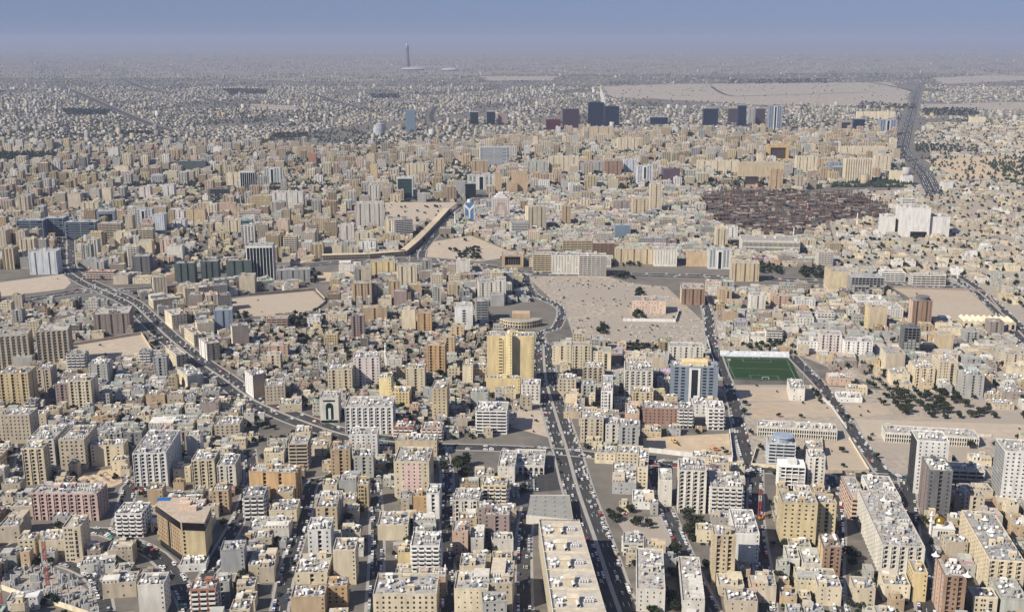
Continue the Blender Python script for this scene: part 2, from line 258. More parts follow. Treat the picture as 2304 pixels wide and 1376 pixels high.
('apartment_building','','',[(-49.6, 1210.7, 11.7, 20.0, 20.9, -3.0, 'blank', 'cream', {})]),
('apartment_building','','',[(-35.9, 1219.3, 15.3, 20.0, 15.1, -3.0, 'punch', 'beige', {})]),
('apartment_building','','',[(-33.8, 1119.5, 18.7, 18.0, 18.5, -3.0, 'blank', 'greygreen', {})]),
('apartment_building','','',[(-350.1, 1740.1, 53.2, 22.0, 20.8, 10.0, 'strip3', 'grey', {'left': 'white'})]),  # one white block; its unlit front is coloured grey
('house','','',[(-353.7, 1698.1, 39.1, 16.0, 9.6, 8.0, 'low', 'beige', {})]),
('warehouse','','',[(-272.3, 1830.0, 36.0, 24.0, 11.4, 6.0, 'low', 'white', {})]),
('house','','salmon-pink villa of four storeys at the edge of the bare sand plot',[(-316.4, 1454.6, 28.6, 18.0, 13.4, 3.0, 'band', 'salmon', {})]),
('house','','',[(-268.0, 1459.6, 17.1, 18.0, 13.1, 3.0, 'punch', 'white', {})]),
('house','','',[(-242.3, 1492.4, 28.5, 18.0, 9.5, 3.0, 'punch', 'cream', {})]),
('apartment_building','','',[(-70.9, 1405.4, 17.0, 16.0, 15.2, 0.0, 'strip', 'gold', {})]),
('apartment_building','','',[(-139.0, 1753.2, 21.6, 18.0, 15.4, 8.0, 'blank', 'taupe', {})]),
('apartment_building','','',[(-115.8, 1753.2, 20.5, 18.0, 17.6, 8.0, 'strip', 'taupe', {'left': 'tan'})]),
('house','','',[(-190.0, 1491.4, 35.0, 16.0, 19.1, 4.0, 'strip', 'tan', {})]),
('house','','',[(-138.2, 1261.0, 17.4, 14.0, 13.2, 0.0, 'punch', 'offwhite', {})]),
('house','','',[(-13.7, 1073.5, 36.8, 14.0, 7.2, -3.0, 'low', 'offwhite', {})]),
('apartment_building','','',[(59.8, 1284.1, 22.5, 16.0, 23.0, -3.0, 'strip', 'cream', {})]),
('apartment_building','','cream tower with columns of arched windows right of the tall yellow hotel',[(80.7, 1244.8, 22.4, 16.0, 34.0, -3.0, 'strip2', 'cream', {})]),
('apartment_building','','',[(60.6, 1169.3, 20.1, 18.0, 17.7, -4.0, 'punch', 'beige', {})]),
('apartment_building','the white wedge slab','narrow bright white slab running away from the camera beside a long low shop roof',[(100.7, 1125.5, 12.1, 56.0, 24.2, -5.0, 'stair', 'white', {})]),
('apartment_building','','',[(137.7, 1160.6, 29.5, 38.0, 32.5, -5.0, 'bay', 'offwhite', {})]),
('office_tower','the blue-grey tower','broad blue-grey office tower with white central frame, dark glass strip and yellow rooftop storey',[(195.1, 1140.5, 49.3, 22.0, 40.7, -5.0, 'cwglass', 'bluegrey', {'pent': 'yellow'})]),
('apartment_building','','',[(209.3, 1288.9, 40.3, 20.0, 20.9, -4.0, 'strip3', 'offwhite', {})]),
('shop_building','the long low shop roof','long low shop with rounded corner and wide flat roof by the main avenue',[(65.7, 1109.0, 20.7, 54.0, 6.8, -5.0, 'low', 'sand', {})]),
('shop_building','','',[(92.1, 1088.1, 35.8, 12.0, 5.4, -5.0, 'low', 'sand', {})]),
('apartment_building','','',[(123.1, 1081.5, 13.8, 34.0, 10.7, -5.0, 'low', 'salmon', {})]),
('apartment_building','the brown brick block','brown brick-coloured apartment block with pale windows below the blue-grey tower',[(150.2, 1068.5, 35.1, 24.0, 19.2, -5.0, 'punch', 'brick', {})]),
('apartment_building','','',[(174.4, 1062.6, 14.4, 20.0, 20.5, -5.0, 'balc', 'grey', {})]),
('apartment_building','','',[(194.8, 1097.0, 14.8, 20.0, 13.1, -5.0, 'punch', 'white', {})]),
('apartment_building','','',[(204.1, 1060.6, 16.2, 24.0, 21.9, -5.0, 'balc', 'white', {})]),
('villa','the peach walled villa','large peach villa behind a pale wall beside the dusty car park',[(195.7, 1544.4, 47.3, 30.0, 17.6, -6.0, 'low', 'peach', {})]),
('apartment_building','','brown block with a flank painted cream as sunlit beside the dusty car park',[(267.0, 1602.8, 34.0, 44.0, 23.6, -6.0, 'strip3', 'brown', {'left': 'cream'})]),  # the sunlit left face is painted in as cream
('office_building','','tan office with one huge dark recessed opening at the left of the pale office row',[(1.5, 1872.3, 36.7, 30.0, 21.0, -2.0, 'portal', 'tan', {})]),
('office_building','','sand office with dark horizontal window bands, leftmost of the front office row',[(51.2, 1837.6, 31.5, 28.0, 27.5, -3.0, 'band', 'sand', {})]),
('office_building','the pale office row','pale office with a fine grid of small windows in the front office row',[(88.4, 1810.4, 44.8, 28.0, 31.2, -3.0, 'punch', 'offwhite', {})]),
('office_building','','pale office with stepped bands and dark glass centre, rightmost of the front row',[(132.3, 1794.5, 44.8, 28.0, 33.6, -3.0, 'band', 'offwhite', {})]),
('office_building','','',[(212.0, 1897.9, 67.0, 28.0, 26.0, -4.0, 'strip3', 'sand', {})]),
('office_building','','',[(262.9, 1877.0, 39.2, 28.0, 28.5, -4.0, 'punch', 'offwhite', {})]),
('office_building','','',[(317.4, 1876.0, 35.8, 26.0, 24.5, -4.0, 'blank', 'tan', {})]),
('office_building','','dark green glass office with a white flared column in its centre',[(351.5, 1852.3, 38.2, 24.0, 32.3, -4.0, 'cwglass', 'dkglass', {})]),
('office_building','the sand cube office','sand-coloured cube office with tall brown windows at the end of the avenue',[(374.6, 1755.2, 44.0, 26.0, 29.4, -5.0, 'strip3', 'sand', {})]),
('apartment_building','','',[(298.8, 1475.2, 19.4, 16.0, 17.4, -4.0, 'blank', 'tan', {})]),
('apartment_building','','',[(350.5, 1548.4, 21.7, 22.0, 23.6, -4.0, 'strip', 'offwhite', {})]),
('apartment_building','','',[(-17.0, 1610.3, 15.9, 30.0, 32.5, 0.0, 'strip', 'offwhite', {})]),
('house','','',[(128.9, 1320.7, 21.4, 20.0, 10.3, -3.0, 'low', 'salmon', {})]),
('house','','',[(107.7, 1333.7, 16.6, 22.0, 15.5, -3.0, 'low', 'tan', {})]),
('office_building','','',[(118.8, 1998.0, 53.6, 26.0, 22.3, -3.0, 'band', 'sand', {})]),
('office_building','','',[(160.6, 1925.0, 39.9, 30.0, 31.0, -3.0, 'band', 'brown', {})]),
('apartment_building','','plain sand tower with a flank painted yellow as sunlit beside the tall brown tower',[(486.2, 1440.5, 24.9, 18.0, 31.7, -4.0, 'blank', 'sand', {'left': 'yellow'})]),  # yellow on the flank stands in for sunlight
('apartment_building','the tall brown tower','tall brown tower with a peach flank and a round rooftop drum',[(547.9, 1448.5, 25.3, 20.0, 39.2, -6.0, 'strip2', 'brown', {'left': 'peach', 'drum': 'dkgrey'})]),
('apartment_building','','dark unfinished tower with bare slabs at the top in front of the tall brown tower',[(487.3, 1313.6, 20.2, 20.0, 37.6, -6.0, 'frame', 'dkgrey', {})]),
('apartment_building','','',[(393.7, 1329.6, 26.3, 20.0, 24.9, -6.0, 'strip3', 'pinkwhite', {})]),
('apartment_building','','',[(422.9, 1313.6, 33.9, 20.0, 20.7, -6.0, 'strip3', 'white', {})]),
('house','','',[(370.7, 1337.5, 26.1, 20.0, 14.2, -6.0, 'punch', 'white', {})]),
('apartment_building','','',[(448.1, 1259.0, 21.6, 34.0, 22.3, -6.0, 'blank', 'beige', {'left': 'cream'})]),  # cream flank is the beige wall with sunlight put into its colour
('apartment_building','','',[(463.5, 1205.6, 21.5, 30.0, 20.7, -6.0, 'bay', 'cream', {})]),
('apartment_building','the cream slit block','cream block with one broad dark window column in its front near the school yards',[(487.2, 1201.2, 21.4, 26.0, 29.3, -6.0, 'stair', 'cream', {})]),
('apartment_building','','',[(518.8, 1182.2, 23.2, 22.0, 17.4, -6.0, 'blank', 'khaki', {})]),
('apartment_building','the grey concrete frame','unfinished grey concrete frame with open floors beside a blank pale wall',[(537.8, 1652.4, 49.8, 30.0, 28.5, -4.0, 'frame', 'grey', {})]),
('apartment_building','','',[(504.9, 1686.6, 32.5, 40.0, 31.7, -4.0, 'blank', 'sand', {})]),
('apartment_building','','',[(530.8, 1509.4, 22.1, 40.0, 15.7, -5.0, 'punch', 'white', {})]),
('apartment_building','','',[(522.3, 1581.7, 40.8, 40.0, 10.0, -5.0, 'low', 'white', {})]),
('villa','the zigzag-roofed hall','long cream hall with a zigzag roof edge over a row of dark arches',[(640.9, 1453.4, 67.2, 30.0, 10.6, -8.0, 'saw', 'cream', {})]),
('villa','','',[(579.1, 1425.1, 30.5, 26.0, 9.1, -8.0, 'low', 'cream', {})]),
('apartment_building','','',[(387.4, 1568.1, 23.6, 16.0, 18.3, -4.0, 'strip', 'salmon', {})]),
('house','','',[(360.8, 1406.4, 24.4, 18.0, 13.9, -5.0, 'blank', 'offwhite', {})]),
('house','','',[(424.5, 1570.7, 28.7, 18.0, 12.0, -4.0, 'punch', 'white', {})]),
('school','','',[(659.1, 1725.4, 51.9, 22.0, 15.2, -4.0, 'band', 'offwhite', {})]),
('school','','',[(612.8, 1755.3, 38.1, 22.0, 13.2, -4.0, 'band', 'white', {})]),
('house','','',[(584.6, 1233.0, 17.6, 22.0, 11.3, -8.0, 'low', 'cream', {})]),
('house','','',[(438.0, 1205.6, 20.6, 18.0, 12.6, -6.0, 'low', 'cream', {})]),
('house','','',[(309.3, 1156.3, 15.5, 34.0, 13.6, -8.0, 'low', 'offwhite', {})]),
('house','','',[(371.5, 1204.1, 28.0, 20.0, 7.9, -6.0, 'low', 'salmon', {})]),
('house','','',[(363.8, 1144.8, 25.3, 20.0, 4.5, -6.0, 'low', 'white', {})]),
('office_building','','dark steel-blue glass office with pale floor slabs, leftmost of three at the left',[(-939.3, 2154.6, 52.7, 30.0, 34.4, 3.0, 'slabglass', 'steel', {})]),
('office_building','','',[(-903.0, 2178.2, 39.5, 30.0, 34.7, 3.0, 'slabglass', 'steel', {})]),
('office_building','the steel-blue offices','dark steel-blue glass office with pale floor slabs, rightmost of three at the left',[(-834.0, 2135.3, 59.0, 30.0, 34.1, 3.0, 'slabglass', 'steel', {})]),
('office_tower','','grey office with a huge dark glass portal behind the steel-blue offices',[(-836.8, 2274.3, 35.4, 60.0, 35.2, 16.0, 'portal', 'bluegrey', {})]),
('office_building','','',[(-753.6, 2258.4, 35.7, 26.0, 39.5, 6.0, 'cwglass', 'dkglass', {})]),
('apartment_building','','',[(-775.6, 2124.6, 43.5, 20.0, 32.3, 4.0, 'band', 'beige', {})]),
('apartment_building','','',[(-701.0, 2188.1, 22.1, 18.0, 39.1, 4.0, 'punch', 'bluewhite', {})]),
('apartment_building','','',[(-722.5, 2042.3, 30.8, 20.0, 29.5, 4.0, 'strip', 'cream', {})]),
('apartment_building','','',[(-691.4, 2078.1, 25.8, 20.0, 28.3, 4.0, 'band', 'cream', {})]),
('apartment_building','','',[(-660.5, 1974.1, 26.1, 20.0, 23.9, 4.0, 'blank', 'cream', {})]),
('apartment_building','','',[(-590.0, 1918.0, 26.9, 20.0, 26.3, 5.0, 'blank', 'offwhite', {})]),
('apartment_building','','',[(-621.9, 1842.9, 33.8, 20.0, 20.9, 5.0, 'blank', 'taupe', {'left': 'white'})]),
('apartment_building','','',[(-850.0, 1925.8, 25.5, 20.0, 37.3, 3.0, 'strip3', 'cream', {})]),
('apartment_building','the broad pale slab','broad pale apartment slab with ribbed front in the upper left district',[(-506.2, 2495.0, 72.6, 30.0, 42.5, 4.0, 'strip3', 'offwhite', {})]),
('apartment_building','','',[(-563.0, 2486.9, 42.9, 24.0, 35.4, 4.0, 'punch', 'gold', {})]),
('office_tower','','grey office tower with a dark glass arch in the upper left district',[(-663.7, 2794.0, 36.8, 22.0, 54.8, 4.0, 'archglass', 'dkglass', {})]),
('office_tower','the twin-pane office','white office with two tall dark glass panes in the upper left district',[(-633.1, 2939.7, 44.3, 22.0, 46.0, 3.0, 'cwglass', 'dkglass', {})]),
('apartment_building','','dark unfinished concrete frame in the upper left district',[(-695.9, 2627.9, 47.6, 24.0, 32.3, 4.0, 'frame', 'dkgrey', {})]),
('office_building','','',[(-935.0, 3256.2, 80.5, 26.0, 30.4, 6.0, 'blank', 'dkgreen', {})]),
('office_tower','the teal glass tower','small teal glass tower among beige blocks in the upper left district',[(-518.2, 2149.6, 20.8, 20.0, 34.4, 4.0, 'glass', 'teal', {})]),
('apartment_building','','',[(-446.0, 2051.1, 27.3, 20.0, 26.4, 4.0, 'strip', 'gold', {})]),
('apartment_building','','',[(-411.7, 2041.3, 20.8, 18.0, 23.0, 4.0, 'strip', 'yellow', {})]),
('apartment_building','','',[(-376.0, 2050.1, 20.9, 18.0, 31.3, 4.0, 'strip', 'cream', {})]),
('apartment_building','','',[(-384.5, 2213.6, 38.2, 20.0, 28.3, 4.0, 'punch', 'sand', {})]),
('apartment_building','','',[(-656.3, 2320.2, 23.4, 18.0, 29.6, 4.0, 'blank', 'tan', {})]),
('apartment_building','','',[(-629.0, 2438.4, 39.8, 18.0, 25.2, 4.0, 'blank', 'salmon', {})]),
('apartment_building','','',[(-551.1, 2322.2, 47.0, 22.0, 25.9, 4.0, 'balc', 'salmon', {})]),
('apartment_building','','',[(-678.5, 2254.4, 17.5, 18.0, 35.9, 4.0, 'strip', 'pinkwhite', {})]),
('apartment_building','','',[(-553.8, 2193.2, 29.1, 20.0, 28.0, 4.0, 'strip2', 'cream', {})]),
('apartment_building','','',[(-931.1, 2441.4, 39.5, 24.0, 27.1, 4.0, 'strip2', 'cream', {})]),
('apartment_building','','',[(-888.5, 2685.4, 26.9, 22.0, 29.6, 4.0, 'strip', 'pinkwhite', {})]),
('apartment_building','','',[(-959.4, 2624.9, 20.2, 18.0, 33.2, 4.0, 'blank', 'cream', {})]),
('apartment_building','','',[(-944.4, 2963.8, 31.9, 20.0, 25.6, 4.0, 'balc', 'bluewhite', {})]),
('apartment_building','','',[(-721.0, 2876.9, 35.6, 22.0, 40.6, 4.0, 'strip', 'cream', {})]),
('apartment_building','','',[(-665.2, 3599.0, 52.8, 22.0, 39.1, 4.0, 'blank', 'tan', {})]),
('apartment_building','','',[(-607.8, 3398.1, 23.7, 20.0, 37.0, 4.0, 'blank', 'terracotta', {})]),
('apartment_building','','',[(-1098.4, 3135.9, 38.5, 20.0, 29.4, 4.0, 'blank', 'cream', {})]),
('apartment_building','','',[(-1084.1, 3572.8, 35.6, 22.0, 30.5, 4.0, 'strip2', 'tan', {})]),
('apartment_building','','',[(-954.2, 3625.7, 27.8, 22.0, 36.5, 4.0, 'blank', 'white', {})]),
('office_tower','the green glass tower','dark green glass tower in a pale frame beside the sandy plot',[(-259.7, 2692.4, 38.8, 24.0, 52.1, 2.0, 'cwglass2', 'green', {})]),
('office_tower','','dark teal glass office with pale columns near the flyover',[(-79.7, 2862.0, 70.5, 26.0, 35.9, 4.0, 'cwglass', 'dkglass', {})]),
('apartment_building','','',[(-129.3, 2721.7, 28.6, 22.0, 37.7, 4.0, 'blank', 'grey', {})]),
('office_building','','',[(-101.9, 2715.5, 25.6, 22.0, 34.2, 4.0, 'glass', 'dkglass', {})]),
('office_tower','the blue and white slim tower','slim blue tower with a white forked front beside the flyover',[(-90.7, 2348.5, 21.5, 20.0, 39.5, 3.0, 'ywhite', 'blue', {})]),
('office_tower','the red chevron tower','pinkish white stepped tower with a broad red chevron on its front',[(-24.7, 2413.0, 38.8, 26.0, 40.9, 3.0, 'aframe', 'pinkwhite', {})]),
('apartment_building','the cream tower by the flyover','tall cream tower with a grey right flank above the pale office row',[(48.0, 2241.1, 37.8, 26.0, 47.4, 14.0, 'strip2', 'cream', {})]),
('apartment_building','','',[(18.5, 2772.6, 38.0, 24.0, 57.4, 4.0, 'blank', 'tan', {})]),
('apartment_building','','',[(-0.2, 2760.1, 26.1, 18.0, 28.3, 4.0, 'blank', 'tan', {})]),
('hotel','the grey slab hotel','broad grey-white slab hotel with ribbed front in the upper middle',[(-55.2, 3391.7, 85.8, 26.0, 57.9, 3.0, 'slabglass', 'bluewhite', {})]),
('apartment_building','','',[(-92.1, 3177.9, 46.7, 22.0, 38.7, 3.0, 'strip2', 'tan', {})]),
('apartment_building','','',[(-292.5, 2271.1, 57.6, 30.0, 50.5, 5.0, 'strip3', 'offwhite', {})]),
('apartment_building','','cream block with pierced front, nearest block left of the flyover',[(-273.2, 2031.1, 34.2, 22.0, 31.0, 4.0, 'strip2', 'cream', {})]),
('apartment_building','','',[(-317.8, 2117.1, 27.6, 24.0, 30.5, 4.0, 'strip', 'pinkwhite', {})]),
('apartment_building','','',[(-243.4, 2194.2, 20.7, 22.0, 28.0, 4.0, 'strip', 'cream', {})]),
('apartment_building','','',[(-219.8, 2182.0, 35.4, 40.0, 31.3, 20.0, 'balc', 'taupe', {})]),
('apartment_building','','',[(-261.2, 3060.1, 62.1, 26.0, 43.0, 3.0, 'strip3', 'cream', {})]),
('apartment_building','','',[(-203.3, 3115.9, 27.8, 20.0, 51.1, 3.0, 'strip2', 'sand', {})]),
('apartment_building','','',[(-360.7, 2909.5, 18.2, 18.0, 59.2, 3.0, 'blank', 'gold', {})]),
('office_building','the pale blue glass box','pale blue-grey glass box among low villas right of centre',[(215.4, 2143.8, 29.5, 20.0, 25.7, 0.0, 'glass', 'bluegrey', {})]),
('apartment_building','the lone slim cream tower','lone slim cream tower beside the brown building site',[(321.5, 2476.2, 26.3, 18.0, 62.6, 2.0, 'strip', 'cream', {})]),
('apartment_building','','',[(280.3, 2415.9, 35.2, 22.0, 38.3, 2.0, 'strip2', 'sand', {})]),
('apartment_building','','',[(246.2, 2490.0, 37.4, 20.0, 23.7, 2.0, 'strip', 'taupe', {})]),
('office_tower','','white and dark glass office tower left of the tan gate building',[(355.3, 2983.0, 42.3, 22.0, 46.7, 2.0, 'cwglass', 'bluewhite', {})]),
('apartment_building','','',[(338.3, 3198.7, 36.2, 22.0, 39.9, 2.0, 'strip2', 'bluewhite', {})]),
('office_building','','',[(429.1, 3003.5, 44.9, 26.0, 37.6, 2.0, 'blank', 'maroon', {})]),
('apartment_building','','',[(148.7, 3213.4, 86.6, 26.0, 47.0, 2.0, 'strip3', 'cream', {})]),
('apartment_building','','',[(229.0, 3213.4, 66.5, 26.0, 32.1, 2.0, 'strip3', 'grey', {})]),
('apartment_building','','',[(286.9, 3170.6, 48.3, 24.0, 39.6, 2.0, 'strip2', 'brown', {})]),
('apartment_building','','',[(69.4, 3179.9, 64.8, 26.0, 37.2, 3.0, 'strip3', 'greygreen', {})]),
('apartment_building','','',[(-35.9, 2841.2, 17.9, 18.0, 42.4, 4.0, 'blank', 'tan', {})]),
('apartment_building','','',[(111.6, 2276.0, 18.0, 18.0, 43.5, 2.0, 'strip', 'tan', {})]),
('apartment_building','','',[(15.6, 2194.2, 34.7, 22.0, 22.8, 2.0, 'balc', 'grey', {})]),
('apartment_building','','',[(81.8, 2827.6, 26.7, 24.0, 26.7, 3.0, 'punch', 'white', {})]),
('apartment_building','','',[(157.5, 2811.2, 28.8, 24.0, 22.1, 3.0, 'punch', 'white', {})]),
('office_tower','the grey-blue far tower','grey-blue slim tower standing alone in the hazy upper middle',[(-425.3, 4718.8, 38.7, 30.0, 86.6, 2.0, 'glass', 'bluegrey', {})]),
('office_tower','','dark glass tower, left one of a small far pair in the upper middle',[(-170.0, 5065.3, 36.1, 30.0, 55.8, 2.0, 'glass', 'dkglass', {})]),
('office_tower','','dark glass tower, right one of a small far pair in the upper middle',[(-95.1, 5065.3, 36.9, 30.0, 58.1, 2.0, 'glass', 'dkglass', {})]),
('office_tower','','',[(-41.2, 5086.0, 43.3, 30.0, 46.7, 2.0, 'blank', 'mauve', {})]),
('office_tower','','dark mauve office tower left of the dark blue twin towers',[(254.3, 4868.8, 68.0, 34.0, 81.8, 2.0, 'glass', 'maroon', {})]),
('office_tower','','low maroon office block left of the dark blue twin towers',[(175.5, 4775.3, 59.3, 34.0, 43.9, 2.0, 'glass', 'maroon2', {})]),
('office_building','','',[(664.5, 5088.0, 76.8, 34.0, 31.1, 2.0, 'glass', 'navy', {})]),
('apartment_building','','',[(400.7, 3887.7, 69.8, 30.0, 42.0, 2.0, 'strip3', 'cream', {})]),
('apartment_building','','',[(330.0, 4298.5, 113.7, 40.0, 46.2, 2.0, 'strip3', 'sand', {})]),
('apartment_building','','long row of joined tan blocks in the hazy upper middle',[(47.1, 4161.3, 171.6, 26.0, 23.1, 2.0, 'strip3', 'tan', {})]),
('office_tower','the navy glass tower','navy glass tower, leftmost of the far towers at the upper right',[(886.3, 5026.3, 65.0, 34.0, 73.7, -2.0, 'glass', 'navy', {})]),
('office_tower','','',[(1018.7, 5192.1, 42.3, 30.0, 63.4, -2.0, 'glass', 'mauve', {})]),
('office_tower','','',[(1017.1, 4984.0, 36.1, 30.0, 89.8, -2.0, 'glass', 'navy', {})]),
('office_tower','','',[(1083.2, 5086.0, 33.6, 30.0, 69.9, -2.0, 'strip2', 'grey', {})]),
('office_tower','','',[(1110.3, 5034.5, 38.7, 30.0, 73.1, -2.0, 'glass', 'mauve', {})]),
('office_tower','the striped far tower','navy glass tower with white vertical stripes, rightmost of the far tower group',[(1123.9, 4812.3, 57.0, 34.0, 96.3, -2.0, 'cwglass', 'navy', {})]),
('office_building','','blue-black glass office beside the far highway',[(1523.1, 4556.1, 70.6, 34.0, 57.3, -4.0, 'cwglass', 'navy', {})]),
('office_building','','',[(1365.0, 4596.3, 49.0, 30.0, 50.8, -4.0, 'portal', 'taupe', {})]),
('office_building','','',[(1398.1, 4529.1, 41.4, 30.0, 62.5, -4.0, 'glass', 'navy', {})]),
('apartment_building','the cream fourfold block','cream block divided into four by dark slits left of the tan gate building',[(592.7, 3214.4, 115.9, 28.0, 35.1, -2.0, 'strip3', 'cream', {})]),
('apartment_building','','golden-tan block with a brown recessed front in the upper right',[(846.6, 3560.3, 67.0, 28.0, 47.5, -3.0, 'portal', 'tangold', {})]),
('apartment_building','','',[(849.1, 3215.4, 60.5, 30.0, 47.0, -3.0, 'strip3', 'cream', {})]),
('apartment_building','','',[(918.0, 3266.9, 50.4, 30.0, 35.6, -3.0, 'strip3', 'tan', {})]),
('apartment_building','','',[(937.1, 3016.6, 70.7, 30.0, 61.2, -3.0, 'bay', 'cream', {})]),
('apartment_building','','',[(941.5, 3005.6, 29.3, 8.0, 43.3, -3.0, 'glass', 'grey', {})]),
('apartment_building','','',[(1081.5, 3257.2, 46.1, 28.0, 45.6, -3.0, 'strip2', 'cream', {})]),
('apartment_building','','',[(907.2, 3119.9, 38.5, 28.0, 41.4, -3.0, 'strip2', 'bluegrey', {})]),
('apartment_building','','',[(1161.3, 3709.9, 148.1, 26.0, 28.7, -3.0, 'strip3', 'cream', {})]),
('gate_building','the tan gate building','tan gate-shaped building with a long beam on two legs above the brown building site',[(625.5, 2896.1, 30.1, 26.0, 43.1, -3.0, 'blank', 'tan', {}), (680.0, 2862.0, 32.0, 26.0, 51.6, -3.0, 'strip', 'tan', {}), (642.1, 2878.9, 114.8, 26.0, 66.2, -3.0, 'blank', 'sand', {'z': '32'})]),
('theatre','the white cube building','huge plain white cube building with lower white wings and a small dark entrance',[(792.6, 2178.2, 55.5, 50.0, 56.9, -6.0, 'blank', 'white', {}), (747.8, 2193.0, 23.5, 40.0, 35.9, -6.0, 'blank', 'white', {}), (840.2, 2173.2, 37.8, 40.0, 39.1, -6.0, 'blank', 'white', {}), (911.2, 2542.7, 31.1, 20.0, 20.1, -6.0, 'band', 'white', {}), (796.8, 2152.3, 29.9, 2.0, 9.7, -6.0, 'glass', 'black', {})]),
('apartment_building','','cream yellow tower with white crown right of the pale office row',[(392.2, 2056.5, 22.3, 20.0, 33.7, -3.0, 'strip2', 'cream', {})]),
('apartment_building','','',[(429.4, 2143.8, 20.2, 20.0, 22.3, -3.0, 'strip', 'white', {})]),
('shop_building','the wide market hall','wide low off-white hall with ribbed front right of the pale office row',[(471.9, 2010.6, 102.5, 60.0, 22.5, -6.0, 'colon', 'offwhite', {})]),
('apartment_building','','',[(2104.5, 5085.9, 65.3, 30.0, 31.1, -4.0, 'blank', 'cream', {})]),
('apartment_building','','',[(1751.3, 5416.1, 180.9, 26.0, 34.8, -4.0, 'strip3', 'cream', {})]),
('apartment_building','','',[(1050.6, 3040.0, 30.3, 24.0, 26.2, -4.0, 'blank', 'cream', {})]),
('house','','',[(1054.7, 2965.8, 27.3, 24.0, 20.9, -4.0, 'punch', 'white', {})]),
('house','','',[(1121.7, 2862.0, 26.3, 26.0, 18.0, -4.0, 'blank', 'white', {})]),
]
